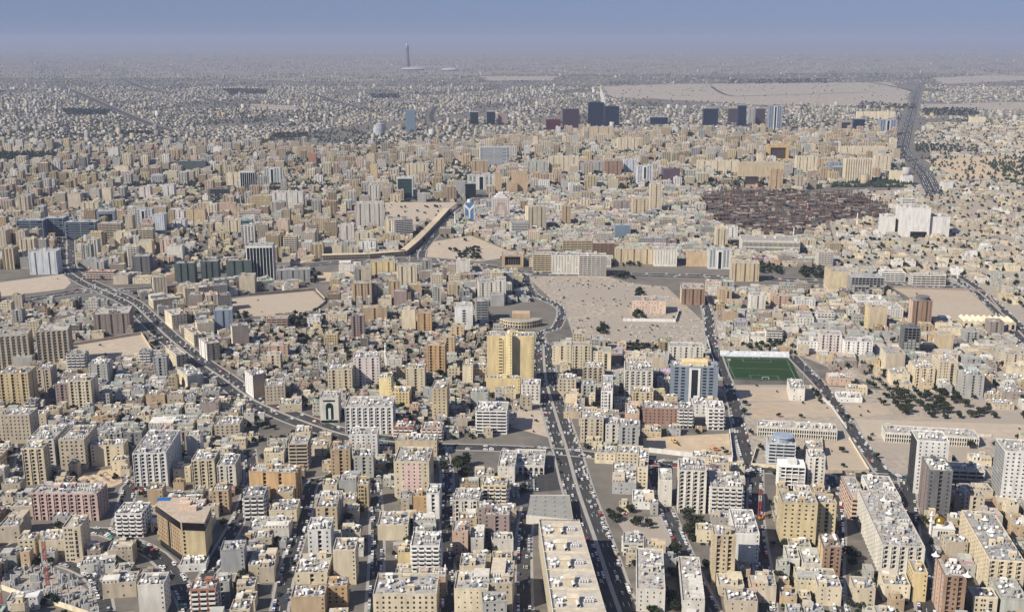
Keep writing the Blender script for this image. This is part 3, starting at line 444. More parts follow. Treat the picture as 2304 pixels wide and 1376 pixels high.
ROADS = [
('main_avenue',25,1,[(76.1, 661.4), (71.0, 715.8), (65.9, 786.3), (57.0, 898.8), (52.7, 983.5), (45.3, 1098.0), (38.8, 1222.4), (39.7, 1365.3)]),
('cross_street',14,0,[(-71.0, 1002.2), (-9.3, 997.5), (52.8, 987.0), (102.4, 969.9), (142.1, 958.8), (220.8, 944.7), (282.4, 934.1), (350.3, 922.7), (453.7, 898.8)]),
('diagonal_avenue',27,1,[(-71.0, 1002.2), (-135.1, 1021.6), (-167.6, 1036.6), (-208.8, 1070.5), (-248.5, 1109.4), (-286.4, 1152.5), (-329.3, 1217.3), (-380.1, 1291.1), (-440.9, 1386.7), (-504.5, 1496.4), (-560.5, 1592.2), (-625.4, 1672.0), (-687.5, 1746.1), (-748.0, 1837.8), (-807.6, 1981.1), (-880.2, 2167.4)]),
('left_avenue',30,1,[(-770.2, 1569.9), (-705.4, 1632.6), (-666.6, 1672.0), (-625.4, 1672.0), (-568.7, 1687.6), (-508.5, 1719.6), (-447.2, 1787.4), (-386.4, 1849.0), (-287.9, 1899.0), (-166.1, 1922.9), (-54.9, 1867.9), (20.7, 1808.7), (182.2, 1797.9), (353.9, 1773.4), (511.2, 1739.4), (595.1, 1713.1), (713.1, 1709.9)]),
('flyover_road',26,1,[(-166.1, 1922.9), (-170.3, 2024.7), (-151.8, 2246.2), (-130.6, 2453.3), (-97.2, 2625.3), (-46.2, 2740.1), (55.2, 2865.0)]),
('right_avenue',24,1,[(729.2, 1787.4), (718.7, 1672.0), (697.9, 1542.9), (657.8, 1344.4)]),
('pitch_street',13,0,[(287.6, 1656.6), (279.7, 1542.9), (259.4, 1397.6), (246.6, 1257.7), (238.9, 1141.8), (222.1, 1007.0), (217.3, 946.8)]),
('school_street',12,0,[(344.4, 1314.3), (347.6, 1188.9), (345.0, 1123.9), (339.5, 1057.2), (335.1, 972.1), (334.0, 931.0)]),
('crescent_street',11,0,[(39.7, 1365.3), (37.0, 1420.0), (58.7, 1447.8), (71.2, 1542.9), (60.9, 1592.2), (32.6, 1656.6), (20.7, 1808.7)]),
('side_street',11,0,[(137.6, 661.4), (132.4, 742.6), (127.7, 852.3), (127.6, 908.6), (126.9, 961.0)]),
('side_street',10,0,[(-155.8, 661.4), (-164.5, 742.6), (-168.3, 809.9), (-171.2, 861.2), (-175.8, 908.6), (-162.7, 923.8), (-115.9, 928.9)]),
('side_street',9,0,[(-91.9, 661.4), (-102.0, 771.2), (-112.3, 852.3), (-122.6, 918.7)]),
('side_street',9,0,[(-42.2, 661.4), (-51.2, 809.9), (-58.9, 939.4), (-68.9, 1002.2)]),
('side_street',10,0,[(8.2, 661.4), (8.4, 735.7), (9.8, 809.9), (14.1, 861.2)]),
('side_street',12,0,[(-393.2, 763.9), (-381.3, 790.2), (-354.8, 809.9), (-322.9, 814.0), (-292.9, 792.5), (-267.4, 771.2), (-243.5, 735.7), (-222.9, 696.8), (-208.5, 661.4)]),
('side_street',9,0,[(-335.2, 760.3), (-308.8, 742.6), (-286.6, 709.4), (-267.0, 661.4)]),
('side_street',10,0,[(-222.0, 715.8), (-221.6, 782.5), (-222.8, 852.3), (-230.6, 918.7), (-250.2, 995.1)]),
('side_street',11,0,[(-432.5, 908.6), (-463.6, 995.1), (-496.8, 1057.2)]),
('side_street',11,0,[(-314.9, 826.4), (-327.4, 879.6), (-334.7, 918.7), (-308.4, 891.0), (-271.0, 887.2)]),
('side_street',11,0,[(169.2, 661.4), (182.7, 735.7), (196.3, 826.4), (220.8, 944.7)]),
('side_street',10,0,[(219.0, 661.4), (234.2, 735.7), (261.7, 826.4), (284.9, 928.9)]),
('side_street',12,0,[(274.7, 661.4), (297.0, 735.7), (310.0, 794.0), (330.9, 861.2), (350.3, 922.7)]),
('far_highway',42,1,[(1049.4, 2740.1), (1100.3, 2909.1), (1172.7, 3151.1), (1274.3, 3537.5), (1359.6, 3881.7), (1610.9, 4584.0), (2132.2, 6000.9), (2845.7, 7950.5), (3417.6, 9482.3)]),
('far_road',30,0,[(2915.7, 8148.3), (3049.0, 9047.1), (3150.9, 10062.6)]),
('far_road',26,0,[(-3596.3, 9047.1), (-2756.6, 7354.8), (-1925.4, 5652.7), (-1627.7, 5063.6), (-1427.7, 4695.3)]),
('far_road',30,0,[(-3830.8, 11078.0), (-2794.1, 8649.8), (-2201.1, 7641.2), (-1647.0, 6610.1)]),
('far_road',24,0,[(1592.0, 9047.1), (1467.4, 7641.2), (1707.9, 7641.2), (2536.1, 8081.3)]),
('far_road',22,0,[(-433.8, 6393.9), (-406.5, 5652.7), (-364.2, 5199.2)]),
('far_road',20,0,[(-1413.5, 7950.5), (-887.7, 6393.9), (-597.0, 6000.9)]),
]
LOTS = [
('sand_lot','sand',[(-566.1, 1375.9), (-489.5, 1417.8), (-446.9, 1334.3), (-440.5, 1310.4), (-519.9, 1291.1)]),
('sand_lot','sand',[(-839.5, 1719.6), (-741.3, 1801.5), (-703.8, 1732.8), (-696.7, 1687.6), (-793.8, 1620.9)]),
('sand_lot','sand2',[(-419.5, 1620.9), (-397.6, 1635.6), (-307.1, 1675.1), (-278.2, 1603.6), (-290.8, 1527.1), (-369.1, 1511.6), (-395.9, 1532.4)]),
('car_park','dust',[(24.0, 1780.4), (153.4, 1787.4), (189.8, 1729.5), (242.9, 1703.5), (265.4, 1466.9), (248.1, 1365.3), (136.2, 1380.2), (80.3, 1404.3), (75.7, 1529.7), (53.9, 1641.6)]),
('car_park','asph',[(21.5, 950.1), (44.6, 950.1), (50.1, 898.8), (10.7, 891.0), (10.4, 939.4)]),
('sand_lot','sand3',[(127.7, 1025.3), (214.6, 1039.1), (204.1, 966.5), (125.7, 992.8)]),
('sand_lot','sand3',[(-330.9, 1812.3), (-269.0, 1819.5), (-252.5, 1752.9), (-307.6, 1739.4)]),
('sand_lot','sand2',[(300.5, 1015.5), (327.4, 1019.1), (321.9, 939.4), (281.7, 937.3)]),
('sand_lot','sand2',[(595.7, 1693.9), (729.0, 1672.0), (697.9, 1542.9), (643.1, 1486.5), (580.5, 1491.4), (599.6, 1569.9)]),
('sand_lot','sand',[(-303.2, 2625.3), (-128.9, 2625.3), (-161.2, 2390.5), (-208.8, 2273.7), (-265.6, 2330.7)]),
('sand_lot','sand',[(-158.9, 2093.7), (-80.8, 2167.4), (14.4, 1959.9), (-56.0, 1906.9), (-152.2, 1947.4)]),
('sand_lot','sand3',[(-391.7, 903.7), (-385.7, 934.1), (-357.3, 950.1), (-342.8, 913.6), (-351.2, 898.8)]),
('sand_lot','sand2',[(343.7, 1122.4), (397.1, 1134.3), (396.9, 1098.0), (342.0, 1084.1)]),
('sand_lot','sand3',[(1319.1, 3563.9), (1619.6, 3701.8), (1644.6, 3498.6), (1461.8, 3099.7), (1231.3, 3049.8)]),
('sand_lot','sand2',[(189.3, 995.1), (208.5, 1007.0), (204.9, 966.5), (185.3, 972.1)]),
('sand_lot','dust',[(84.3, 839.1), (126.5, 843.5), (128.5, 782.5), (94.1, 778.7)]),
('sand_lot','sand',[(-3.3, 1105.1), (32.7, 1109.4), (38.2, 1025.3), (-0.9, 1057.2)]),
('sand_lot','sand2',[(254.1, 1134.3), (343.5, 1138.8), (344.0, 1091.0), (247.7, 1081.4)]),
('sand_lot','sand',[(352.6, 1081.4), (529.3, 1063.8), (511.6, 1025.3), (344.4, 1025.3)]),
('sand_lot','sand2',[(248.6, 1192.2), (321.9, 1185.7), (337.2, 1141.8), (248.8, 1138.8)]),
('sand_field','dust',[(703.6, 9047.1), (1295.5, 9482.3), (3314.8, 9961.0), (2908.9, 8285.6), (2268.7, 6478.7), (1418.6, 6565.8), (1075.7, 7037.9), (640.7, 7466.8)]),
('sand_field','dust',[(-1542.7, 6610.1), (-1282.6, 6478.7), (-1146.0, 6152.2), (-1355.1, 6000.9)]),
('sand_field','dust',[(-323.5, 11463.2), (485.3, 11463.2), (362.1, 10490.1), (-209.6, 10271.9)]),
('sand_field','dust',[(2392.3, 6610.1), (3220.1, 6938.2), (2860.1, 6152.2), (2245.9, 6000.9)]),
('sand_field','dust',[(4117.5, 11078.0), (5756.0, 12474.2), (4847.1, 10490.1), (3603.7, 9482.3)]),
]
PITCH = [(255.9, 1308.4), (339.4, 1302.6), (328.7, 1208.8), (251.3, 1219.0)]
WOODS = [
([(-1806.0, 3804.7), (-1536.5, 3774.8), (-1398.8, 3411.0), (-1601.2, 3362.9)],11,5),
([(-2441.9, 6113.7), (-2163.1, 6075.6), (-2037.1, 5652.7), (-2238.2, 5652.7)],16,6),
([(-53.4, 1134.3), (56.3, 1134.3), (55.8, 1123.9), (-52.9, 1123.9)],40,4),
([(-985.4, 4584.0), (-840.0, 4584.0), (-802.6, 4376.2), (-933.3, 4336.8)],14,5),
([(-1641.8, 4695.3), (-1435.1, 4627.9), (-1395.8, 4498.6), (-1574.3, 4498.6)],14,5),
([(-991.1, 7823.8), (-775.6, 7823.8), (-719.0, 7246.1), (-890.2, 7246.1)],22,6),
([(-2216.2, 8649.8), (-1844.2, 8500.4), (-1699.0, 7823.8), (-1915.1, 7701.1)],22,6),
([(169.1, 1815.9), (213.6, 1815.9), (207.3, 1759.7), (164.1, 1759.7)],8,5),
([(-115.6, 2002.7), (-59.3, 2024.7), (-48.5, 1918.9), (-95.4, 1918.9)],11,4.5),
([(412.0, 1172.8), (468.1, 1164.9), (507.9, 1098.0), (491.7, 1070.5), (415.1, 1084.1), (392.3, 1119.5)],13,5.5),
([(420.0, 1879.5), (461.5, 1860.3), (445.9, 1794.4), (407.9, 1805.1)],10,4.5),
([(487.1, 1841.6), (532.2, 1841.6), (509.5, 1746.1), (466.5, 1759.7)],9,5),
([(392.5, 1257.7), (422.7, 1205.5), (416.6, 1157.1), (382.4, 1188.9)],16,4),
([(342.0, 1205.5), (357.5, 1188.9), (340.8, 1112.3), (318.4, 1134.3)],16,4),
([(2110.8, 6841.2), (2350.6, 6565.8), (2204.6, 6152.2), (1888.9, 6152.2)],26,6),
([(2255.0, 6191.3), (2560.4, 6191.3), (2314.5, 5587.8), (2049.5, 5587.8)],22,6),
([(1478.9, 4097.0), (1672.1, 4011.5), (1575.6, 3774.8), (1365.1, 3774.8)],18,5),
([(2008.0, 10490.1), (2975.9, 10717.7), (2686.9, 9668.2), (1816.7, 9482.3)],40,7),
([(190.6, 1672.0), (204.4, 1672.0), (192.5, 1569.9), (179.6, 1569.9)],9,4.5),
([(170.3, 1542.9), (194.2, 1529.7), (189.0, 1486.5), (164.5, 1486.5)],10,4.5),
([(147.9, 1354.8), (183.2, 1344.4), (179.3, 1314.3), (146.5, 1314.3)],10,5),
([(116.1, 1454.9), (131.1, 1454.9), (127.8, 1415.5), (113.1, 1415.5)],9,5),
([(280.1, 1354.8), (347.0, 1375.9), (342.3, 1344.4), (279.7, 1324.2)],10,4.5),
([(-272.0, 1070.5), (-224.3, 1057.2), (-220.5, 1037.9), (-260.9, 1041.7)],12,4),
([(79.3, 843.5), (90.6, 847.8), (90.7, 830.6), (80.0, 830.6)],7,4.5),
([(95.8, 828.1), (111.9, 828.1), (110.7, 818.1), (95.5, 818.1)],7,4.5),
([(118.3, 782.5), (135.3, 782.5), (132.4, 763.9), (115.6, 762.4)],7,5),
([(138.0, 834.9), (156.7, 839.1), (151.8, 809.9), (136.0, 809.9)],8,5),
([(3.9, 1164.9), (18.6, 1164.9), (18.0, 1123.9), (3.8, 1123.9)],9,5.5),
([(169.9, 852.3), (184.6, 852.3), (182.1, 839.1), (167.6, 839.1)],7,4.5),
([(251.9, 786.3), (266.2, 782.5), (257.8, 749.6), (242.0, 746.1)],9,5.5),
([(93.6, 703.0), (113.7, 703.0), (111.7, 678.7), (92.3, 678.7)],8,5),
([(321.1, 843.5), (334.3, 834.9), (329.4, 801.9), (314.1, 798.0)],9,5),
([(-65.4, 958.8), (-40.8, 958.8), (-40.2, 920.7), (-62.7, 916.6)],8,6),
([(-331.0, 706.2), (-318.6, 706.2), (-311.2, 687.6), (-321.8, 687.6)],8,4.5),
([(224.8, 715.8), (231.7, 715.8), (228.0, 703.0), (221.9, 703.0)],8,4),
([(-244.1, 1025.3), (-222.4, 1025.3), (-218.7, 1007.0), (-235.8, 1007.0)],10,4),
([(-343.1, 1860.3), (-325.4, 1719.6), (-312.0, 1703.5), (-318.6, 1805.1)],12,4),
([(-398.5, 1529.7), (-373.2, 1529.7), (-361.6, 1479.1), (-383.0, 1479.1)],11,4.5),
([(-309.0, 1491.4), (-286.7, 1504.0), (-275.7, 1443.1), (-294.4, 1431.5)],9,4.5),
([(-273.3, 1397.6), (-261.8, 1397.6), (-254.2, 1354.8), (-271.1, 1354.8)],9,4.5),
([(192.0, 1899.0), (222.9, 1899.0), (218.6, 1860.3), (188.2, 1860.3)],10,4),
]
ZONES = [
('bl',[(-575.2, 1149.4), (-200.1, 1046.8), (-70.2, 989.3), (10.7, 889.1), (11.1, 661.4), (-349.0, 661.4)],4, 14.5, 15.5, 2, 8, 'town'),
('br',[(83.7, 852.3), (214.6, 934.1), (449.2, 889.1), (344.9, 661.4), (81.4, 661.4)],-6, 14.5, 17, 2, 8, 'town'),
('midlow',[(-370.9, 1466.9), (-287.3, 1542.9), (-59.4, 1569.9), (27.8, 1397.6), (27.8, 1141.8), (-22.6, 1025.3), (-109.5, 1025.3), (-195.2, 1070.5), (-291.1, 1172.8), (-367.4, 1314.3)],3, 10.5, 11.5, 3, 5, 'old'),
('midc',[(-294.7, 1841.6), (-160.9, 1860.3), (20.3, 1770.0), (31.5, 1597.9), (-59.4, 1569.9), (-272.7, 1569.9)],6, 18, 20, 2, 8, 'mix'),
('lm',[(-770.2, 1569.9), (-556.9, 1569.9), (-378.7, 1276.1), (-283.9, 1141.8), (-206.4, 1057.2), (-264.5, 1057.2), (-532.5, 1057.2)],5, 15, 16, 2, 8, 'town'),
('lm2',[(-579.2, 1656.6), (-428.5, 1770.0), (-306.8, 1823.1), (-319.6, 1687.6), (-421.8, 1597.9), (-364.4, 1491.4), (-356.5, 1314.3), (-540.0, 1597.9)],22, 20, 22, 2, 9, 'mix'),
('cr',[(55.9, 1375.9), (246.3, 1354.8), (238.9, 1141.8), (217.9, 950.1), (54.1, 995.1)],-5, 19, 21, 2, 9, 'mix'),
('rm',[(310.0, 1687.6), (579.8, 1687.6), (571.3, 1491.4), (677.2, 1420.0), (552.5, 1141.8), (417.0, 1172.8), (354.3, 1314.3), (259.5, 1334.3)],-6, 20, 22, 2, 9, 'mixlow'),
('rs',[(244.6, 1197.1), (329.8, 1197.1), (565.0, 1141.8), (460.5, 913.6), (223.1, 955.5)],-9, 26, 28, 2, 10, 'villa'),
('ul',[(-1901.8, 4011.5), (-242.5, 4011.5), (-101.3, 2740.1), (-170.9, 1981.1), (-396.3, 1899.0), (-455.7, 1823.1), (-600.1, 1719.6), (-904.8, 1860.3)],4, 27, 29, 2, 10, 'apt'),
('uc',[(-146.7, 2167.4), (-78.2, 2700.8), (111.0, 2822.2), (734.2, 2822.2), (567.8, 1860.3), (378.0, 1860.3), (21.3, 1860.3)],-3, 22, 24, 2, 9, 'mixlow'),
('uc2',[(-242.5, 4011.5), (-3.6, 4584.0), (1560.0, 4584.0), (1262.2, 3563.9), (1027.5, 3099.7), (734.2, 2822.2), (-58.1, 2780.5)],-2, 28, 30, 2, 11, 'apt'),
('ur',[(768.6, 2740.1), (1429.6, 3099.7), (682.2, 1397.6), (738.1, 1719.6), (541.5, 1770.0)],-6, 24, 26, 2, 10, 'villa'),
('ur2',[(1860.3, 5063.6), (2489.1, 5342.2), (1374.6, 2909.1), (1085.4, 2822.2)],-6, 30, 32, 2, 12, 'villas'),
]

# ------------------------------------------------------------------ materials
PAINT = dict(white=(.74,.72,.68), offwhite=(.65,.615,.545), bluewhite=(.58,.61,.64), pinkwhite=(.70,.62,.58), cream=(.67,.58,.42),
    beige=(.54,.465,.355), sand=(.56,.46,.31), khaki=(.56,.46,.28), tan=(.50,.375,.24), orange=(.52,.35,.19), gold=(.58,.46,.27),
    yellow=(.70,.56,.31), yellow2=(.74,.62,.34), tangold=(.52,.35,.16), peach=(.62,.48,.38), pink=(.62,.46,.41), salmon=(.55,.40,.31),
    mauve=(.32,.25,.23), taupe=(.33,.28,.24), brown=(.30,.20,.14), brick=(.33,.21,.16), terracotta=(.40,.20,.14), grey=(.38,.38,.37),
    greygreen=(.46,.46,.41), dkgrey=(.15,.15,.15), dkgreen=(.085,.11,.105), bluegrey=(.26,.31,.37), steel=(.30,.36,.42),
    maroon=(.12,.08,.10), maroon2=(.14,.05,.06), black=(.03,.03,.035), blue=(.10,.22,.42), dkglass=(.55,.57,.56), green=(.55,.58,.55),
    teal=(.30,.40,.40), navy=(.30,.34,.40), concrete=(.40,.39,.36), rust=(.115,.084,.066), roofred=(.32,.10,.07))
MATS = {}
def nodes_of(m):
    m.use_nodes = True
    return m.node_tree.nodes, m.node_tree.links, m.node_tree.nodes['Principled BSDF']
def rough_paint(name, col, amp=.30, scale=(.25,.25,.05), rough=.88, rnd=.14, attr=None):
    """painted render or concrete: weather streaks, blotches and a little difference from thing to thing"""
    if name in MATS: return MATS[name]
    m = bpy.data.materials.new(name); n, l, b = nodes_of(m)
    geo = n.new('ShaderNodeNewGeometry')
    mp = n.new('ShaderNodeVectorMath'); mp.operation = 'MULTIPLY'; mp.inputs[1].default_value = scale
    l.new(geo.outputs['Position'], mp.inputs[0])
    no = n.new('ShaderNodeTexNoise'); no.inputs['Scale'].default_value = 1.0; no.inputs['Detail'].default_value = 5
    no.inputs['Roughness'].default_value = .62
    l.new(mp.outputs[0], no.inputs['Vector'])
    mr = n.new('ShaderNodeMapRange'); mr.inputs[1].default_value = .25; mr.inputs[2].default_value = .75
    mr.inputs[3].default_value = 1 - amp; mr.inputs[4].default_value = 1 + amp * .6
    l.new(no.outputs[0], mr.inputs[0])
    oi = n.new('ShaderNodeObjectInfo')
    mr2 = n.new('ShaderNodeMapRange'); mr2.inputs[3].default_value = 1 - rnd; mr2.inputs[4].default_value = 1 + rnd * .6
    l.new(oi.outputs['Random'], mr2.inputs[0])
    mul = n.new('ShaderNodeMath'); mul.operation = 'MULTIPLY'
    l.new(mr.outputs[0], mul.inputs[0]); l.new(mr2.outputs[0], mul.inputs[1])
    mx = n.new('ShaderNodeVectorMath'); mx.operation = 'SCALE'
    if attr:
        at_ = n.new('ShaderNodeAttribute'); at_.attribute_name = attr
        l.new(at_.outputs['Color'], mx.inputs[0])
    else:
        mx.inputs[0].default_value = col
    l.new(mul.outputs[0], mx.inputs['Scale'])
    l.new(mx.outputs[0], b.inputs['Base Color'])
    b.inputs['Roughness'].default_value = rough
    b.inputs['Specular IOR Level'].default_value = .25
    MATS[name] = m
    return m
def wall(c): return rough_paint('wall_' + c, PAINT[c])
def simple(name, col, rough=.6, metal=0., spec=.5):
    if name in MATS: return MATS[name]
    m = bpy.data.materials.new(name); n, l, b = nodes_of(m)
    if name.startswith('glass'): spec = .25
    no = n.new('ShaderNodeTexNoise'); no.inputs['Scale'].default_value = .8; no.inputs['Detail'].default_value = 3
    geo = n.new('ShaderNodeNewGeometry'); l.new(geo.outputs['Position'], no.inputs['Vector'])
    mr = n.new('ShaderNodeMapRange'); mr.inputs[3].default_value = .8; mr.inputs[4].default_value = 1.15
    l.new(no.outputs[0], mr.inputs[0])
    mx = n.new('ShaderNodeVectorMath'); mx.operation = 'SCALE'; mx.inputs[0].default_value = col
    l.new(mr.outputs[0], mx.inputs['Scale']); l.new(mx.outputs[0], b.inputs['Base Color'])
    b.inputs['Roughness'].default_value = rough; b.inputs['Metallic'].default_value = metal
    b.inputs['Specular IOR Level'].default_value = spec
    MATS[name] = m
    return m
GLASS = simple('window_glass', (.020,.024,.030), .22)
GLASSES = dict(navy=simple('glass_navy', (.008,.018,.040), .2), green=simple('glass_green', (.008,.035,.032), .12),
    teal=simple('glass_teal', (.02,.06,.07), .12), steel=simple('glass_steel', (.018,.030,.045), .12), dkglass=simple('glass_dark', (.010,.020,.024), .12),
    bluegrey=simple('glass_pale_blue', (.16,.22,.28), .2), bluewhite=simple('glass_grey', (.22,.26,.30), .25), grey=simple('glass_mid', (.20,.22,.25), .25),
    maroon=simple('glass_maroon', (.06,.035,.05), .15), maroon2=simple('glass_red', (.09,.02,.025), .15), mauve=simple('glass_mauve', (.08,.06,.075), .15),
    black=simple('glass_black', (.012,.012,.014), .15), blue=simple('glass_blue', (.03,.09,.22), .15))
ROOF = rough_paint('roof_screed', (.40,.375,.335), .45, (.35,.35,.35), .92, .18)
TANK = simple('tank_white', (.56,.55,.53), .5)
DISH = simple('dish_white', (.64,.63,.61), .5)
METAL = simple('galvanised', (.42,.44,.46), .45, .3)
TRIM = rough_paint('trim_white', (.74,.72,.68), .12)
STUFF_PAINT = rough_paint('district_paint', (1,1,1), .22, (.25,.25,.08), .9, 0, 'paint')

def ground_mat(name, cols, scales, rough=.95, thr=(.35,.65)):
    m = bpy.data.materials.new(name); n, l, b = nodes_of(m)
    geo = n.new('ShaderNodeNewGeometry')
    prev = None
    for i, (sc_, c) in enumerate(zip(scales, cols[1:])):
        no = n.new('ShaderNodeTexNoise'); no.inputs['Scale'].default_value = sc_; no.inputs['Detail'].default_value = 6
        no.inputs['Roughness'].default_value = .6
        l.new(geo.outputs['Position'], no.inputs['Vector'])
        mr = n.new('ShaderNodeMapRange'); mr.inputs[1].default_value = thr[0]; mr.inputs[2].default_value = thr[1]
        l.new(no.outputs[0], mr.inputs[0])
        mx = n.new('ShaderNodeMix'); mx.data_type = 'RGBA'
        l.new(mr.outputs[0], mx.inputs[0])
        if prev is None: mx.inputs[6].default_value = (*cols[0], 1)
        else: l.new(prev, mx.inputs[6])
        mx.inputs[7].default_value = (*c, 1)
        prev = mx.outputs[2]
    l.new(prev, b.inputs['Base Color'])
    b.inputs['Roughness'].default_value = rough
    b.inputs['Specular IOR Level'].default_value = .15
    bp = n.new('ShaderNodeBump'); bp.inputs['Strength'].default_value = .35; bp.inputs['Distance'].default_value = .4
    no = n.new('ShaderNodeTexNoise'); no.inputs['Scale'].default_value = .5; no.inputs['Detail'].default_value = 5
    l.new(geo.outputs['Position'], no.inputs['Vector']); l.new(no.outputs[0], bp.inputs['Height']); l.new(bp.outputs[0], b.inputs['Normal'])
    MATS[name] = m
    return m
GROUND = ground_mat('town_ground', [(.145,.132,.115),(.24,.212,.175),(.085,.083,.078),(.17,.152,.13)], [.012,.05,.003])
ASPHALT = ground_mat('asphalt', [(.055,.054,.054),(.078,.075,.072),(.042,.042,.043)], [.03,.25], .85)
SANDS = dict(sand=ground_mat('sand', [(.46,.375,.285),(.53,.445,.345),(.37,.30,.225),(.41,.35,.28)], [.03,.12,.004]),
    sand2=ground_mat('sand_tan', [(.43,.335,.24),(.50,.40,.30),(.35,.27,.19),(.40,.34,.27)], [.02,.1,.0035]),
    sand3=ground_mat('sand_yellow', [(.55,.44,.29),(.50,.36,.22),(.42,.34,.25)], [.03,.1]),
    dust=ground_mat('dusty_ground', [(.38,.33,.27),(.44,.37,.29),(.27,.24,.20),(.33,.285,.235)], [.02,.15,.007], thr=(.42,.58)),
    asph=ASPHALT, soil=ground_mat('brown_soil', [(.13,.09,.072),(.22,.17,.135),(.07,.055,.048)], [.02,.1]))
PAVE = ground_mat('pavement_slab', [(.34,.32,.29),(.40,.37,.33),(.28,.26,.24)], [.1,.6])
TURF = ground_mat('pitch_grass', [(.020,.050,.016),(.027,.060,.019),(.018,.042,.015)], [.05,.4])
WHITE_PAINT = simple('line_paint', (.75,.75,.73), .7)
LEAF = [ground_mat('leaf_%s' % k, [c, tuple(q * 1.5 for q in c), tuple(q * .75 for q in c)], [.4, 1.5], .8) for k, c in
        (('dark', (.024,.036,.020)), ('olive', (.038,.046,.025)), ('grey', (.040,.048,.033)))]
BARK = simple('bark', (.11,.08,.055), .9)

# ------------------------------------------------------------------ mesh helpers
class MB:
    def __init__(s): s.v = []; s.f = []; s.m = []; s.c = []
    def poly(s, pts, m=0, c=None):
        i = len(s.v); s.v.extend(pts); s.f.append(tuple(range(i, i + len(pts)))); s.m.append(m); s.c.append(c)
    def box(s, x0, x1, y0, y1, z0, z1, m=0, c=None, bottom=False, xf=None, top=True):
        i = len(s.v)
        p = [(x0,y0),(x1,y0),(x1,y1),(x0,y1)]
        if xf:
            p = [xf(*q) for q in p]
        s.v.extend([(x,y,z0) for x,y in p]); s.v.extend([(x,y,z1) for x,y in p])
        fs = [(0,1,5,4),(1,2,6,5),(2,3,7,6),(3,0,4,7)]
        if top: fs.append((4,5,6,7))
        if bottom: fs.append((3,2,1,0))
        for q in fs: s.f.append(tuple(i + k for k in q)); s.m.append(m); s.c.append(c)
    def prism(s, pts, z0, z1, m=0, top=True, c=None, mt=None):
        i = len(s.v); k = len(pts)
        s.v.extend([(x,y,z0) for x,y in pts]); s.v.extend([(x,y,z1) for x,y in pts])
        for j in range(k):
            q = (j + 1) % k
            s.f.append((i+j, i+q, i+k+q, i+k+j)); s.m.append(m); s.c.append(c)
        if top: s.f.append(tuple(i + k + j for j in range(k))); s.m.append(m if mt is None else mt); s.c.append(c)
    def cyl(s, x, y, z0, z1, r0, r1=None, n=10, m=0, top=True):
        r1 = r0 if r1 is None else r1
        i = len(s.v)
        for z, r in ((z0, r0), (z1, r1)):
            s.v.extend([(x + r * math.cos(6.28318 * k / n), y + r * math.sin(6.28318 * k / n), z) for k in range(n)])
        for k in range(n):
            q = (k + 1) % n
            s.f.append((i+k, i+q, i+n+q, i+n+k)); s.m.append(m); s.c.append(None)
        if top: s.f.append(tuple(i + n + k for k in range(n))); s.m.append(m); s.c.append(None)
    def dome(s, x, y, z, r, h, n=14, k=5, m=0):
        for a in range(k):
            t0, t1 = a / k * math.pi / 2, (a + 1) / k * math.pi / 2
            s.cyl(x, y, z + h * math.sin(t0), z + h * math.sin(t1), r * math.cos(t0), r * max(.001, math.cos(t1)), n, m, False)
    def beam(s, a, b, r, m=0):
        a, b = Vector(a), Vector(b); d = (b - a)
        if d.length < 1e-6: return
        d.normalize()
        u = d.cross(Vector((0,0,1)))
        if u.length < .01: u = Vector((1,0,0))
        u.normalize(); w = d.cross(u)
        i = len(s.v)
        for p in (a, b):
            for q, t in ((1,1),(-1,1),(-1,-1),(1,-1)): s.v.append(tuple(p + u * r * q + w * r * t))
        for q in ((0,1,5,4),(1,2,6,5),(2,3,7,6),(3,0,4,7),(3,2,1,0),(4,5,6,7)):
            s.f.append(tuple(i + k for k in q)); s.m.append(m); s.c.append(None)
    def mesh(s, name, mats, smooth=False):
        me = bpy.data.meshes.new(name)
        me.from_pydata(s.v, [], s.f)
        for m in mats: me.materials.append(m)
        if len(mats) > 1: me.polygons.foreach_set('material_index', s.m)
        if any(c is not None for c in s.c):
            a = me.attributes.new('paint', 'FLOAT_COLOR', 'FACE')
            a.data.foreach_set('color', np.array([(*(c or (.5,.5,.5)), 1) for c in s.c], dtype=np.float32).ravel())
        if smooth: me.polygons.foreach_set('use_smooth', [True] * len(me.polygons))
        return me
    def build(s, name, mats, parent=None, smooth=False, stuff=False):
        if not s.f: return None
        if not isinstance(mats, (list, tuple)): mats = [mats]
        return place(name, s.mesh(name, mats, smooth), parent, stuff=stuff)
def place(name, me, parent=None, loc=None, rz=0, scale=1, stuff=False):
    o = bpy.data.objects.new(name, me)
    C.objects.link(o)
    if parent is not None: o.parent = parent
    if loc is not None: o.location = loc
    if rz: o.rotation_euler = (0, 0, rz)
    if scale != 1: o.scale = (scale,) * 3 if not isinstance(scale, tuple) else scale
    if stuff: o['kind'] = 'stuff'
    return o
THINGS = []       # (object, x, y, kind phrase, hand-written label, anchor phrase, category)
def thing(name, x, y, rz=0, phrase='', label='', anchor='', cat='building', group='', z=0):
    o = bpy.data.objects.new(name, None); C.objects.link(o)
    o.empty_display_size = .5
    o.location = (x, y, z); o.rotation_euler = (0, 0, rz)
    o['category'] = cat
    if group: o['group'] = group
    THINGS.append((o, x, y, phrase, label, anchor))
    return o
def structure(o, label, cat='ground', kind='structure'):
    o['kind'] = kind; o['label'] = label; o['category'] = cat
    return o
def proj(X, Y, Z=0.0):
    c, s = math.cos(PITCH_DOWN), math.sin(PITCH_DOWN)
    Z -= CAM_H; d = Y * c - Z * s
    return 1152 + 2500 * X / d, 688 - 2500 * (Y * s + Z * c) / d
def inside(pt, poly):
    x, y = pt; r = False; n = len(poly)
    for i in range(n):
        x0, y0 = poly[i]; x1, y1 = poly[i - 1]
        if (y0 > y) != (y1 > y) and x < (x1 - x0) * (y - y0) / (y1 - y0) + x0: r = not r
    return r

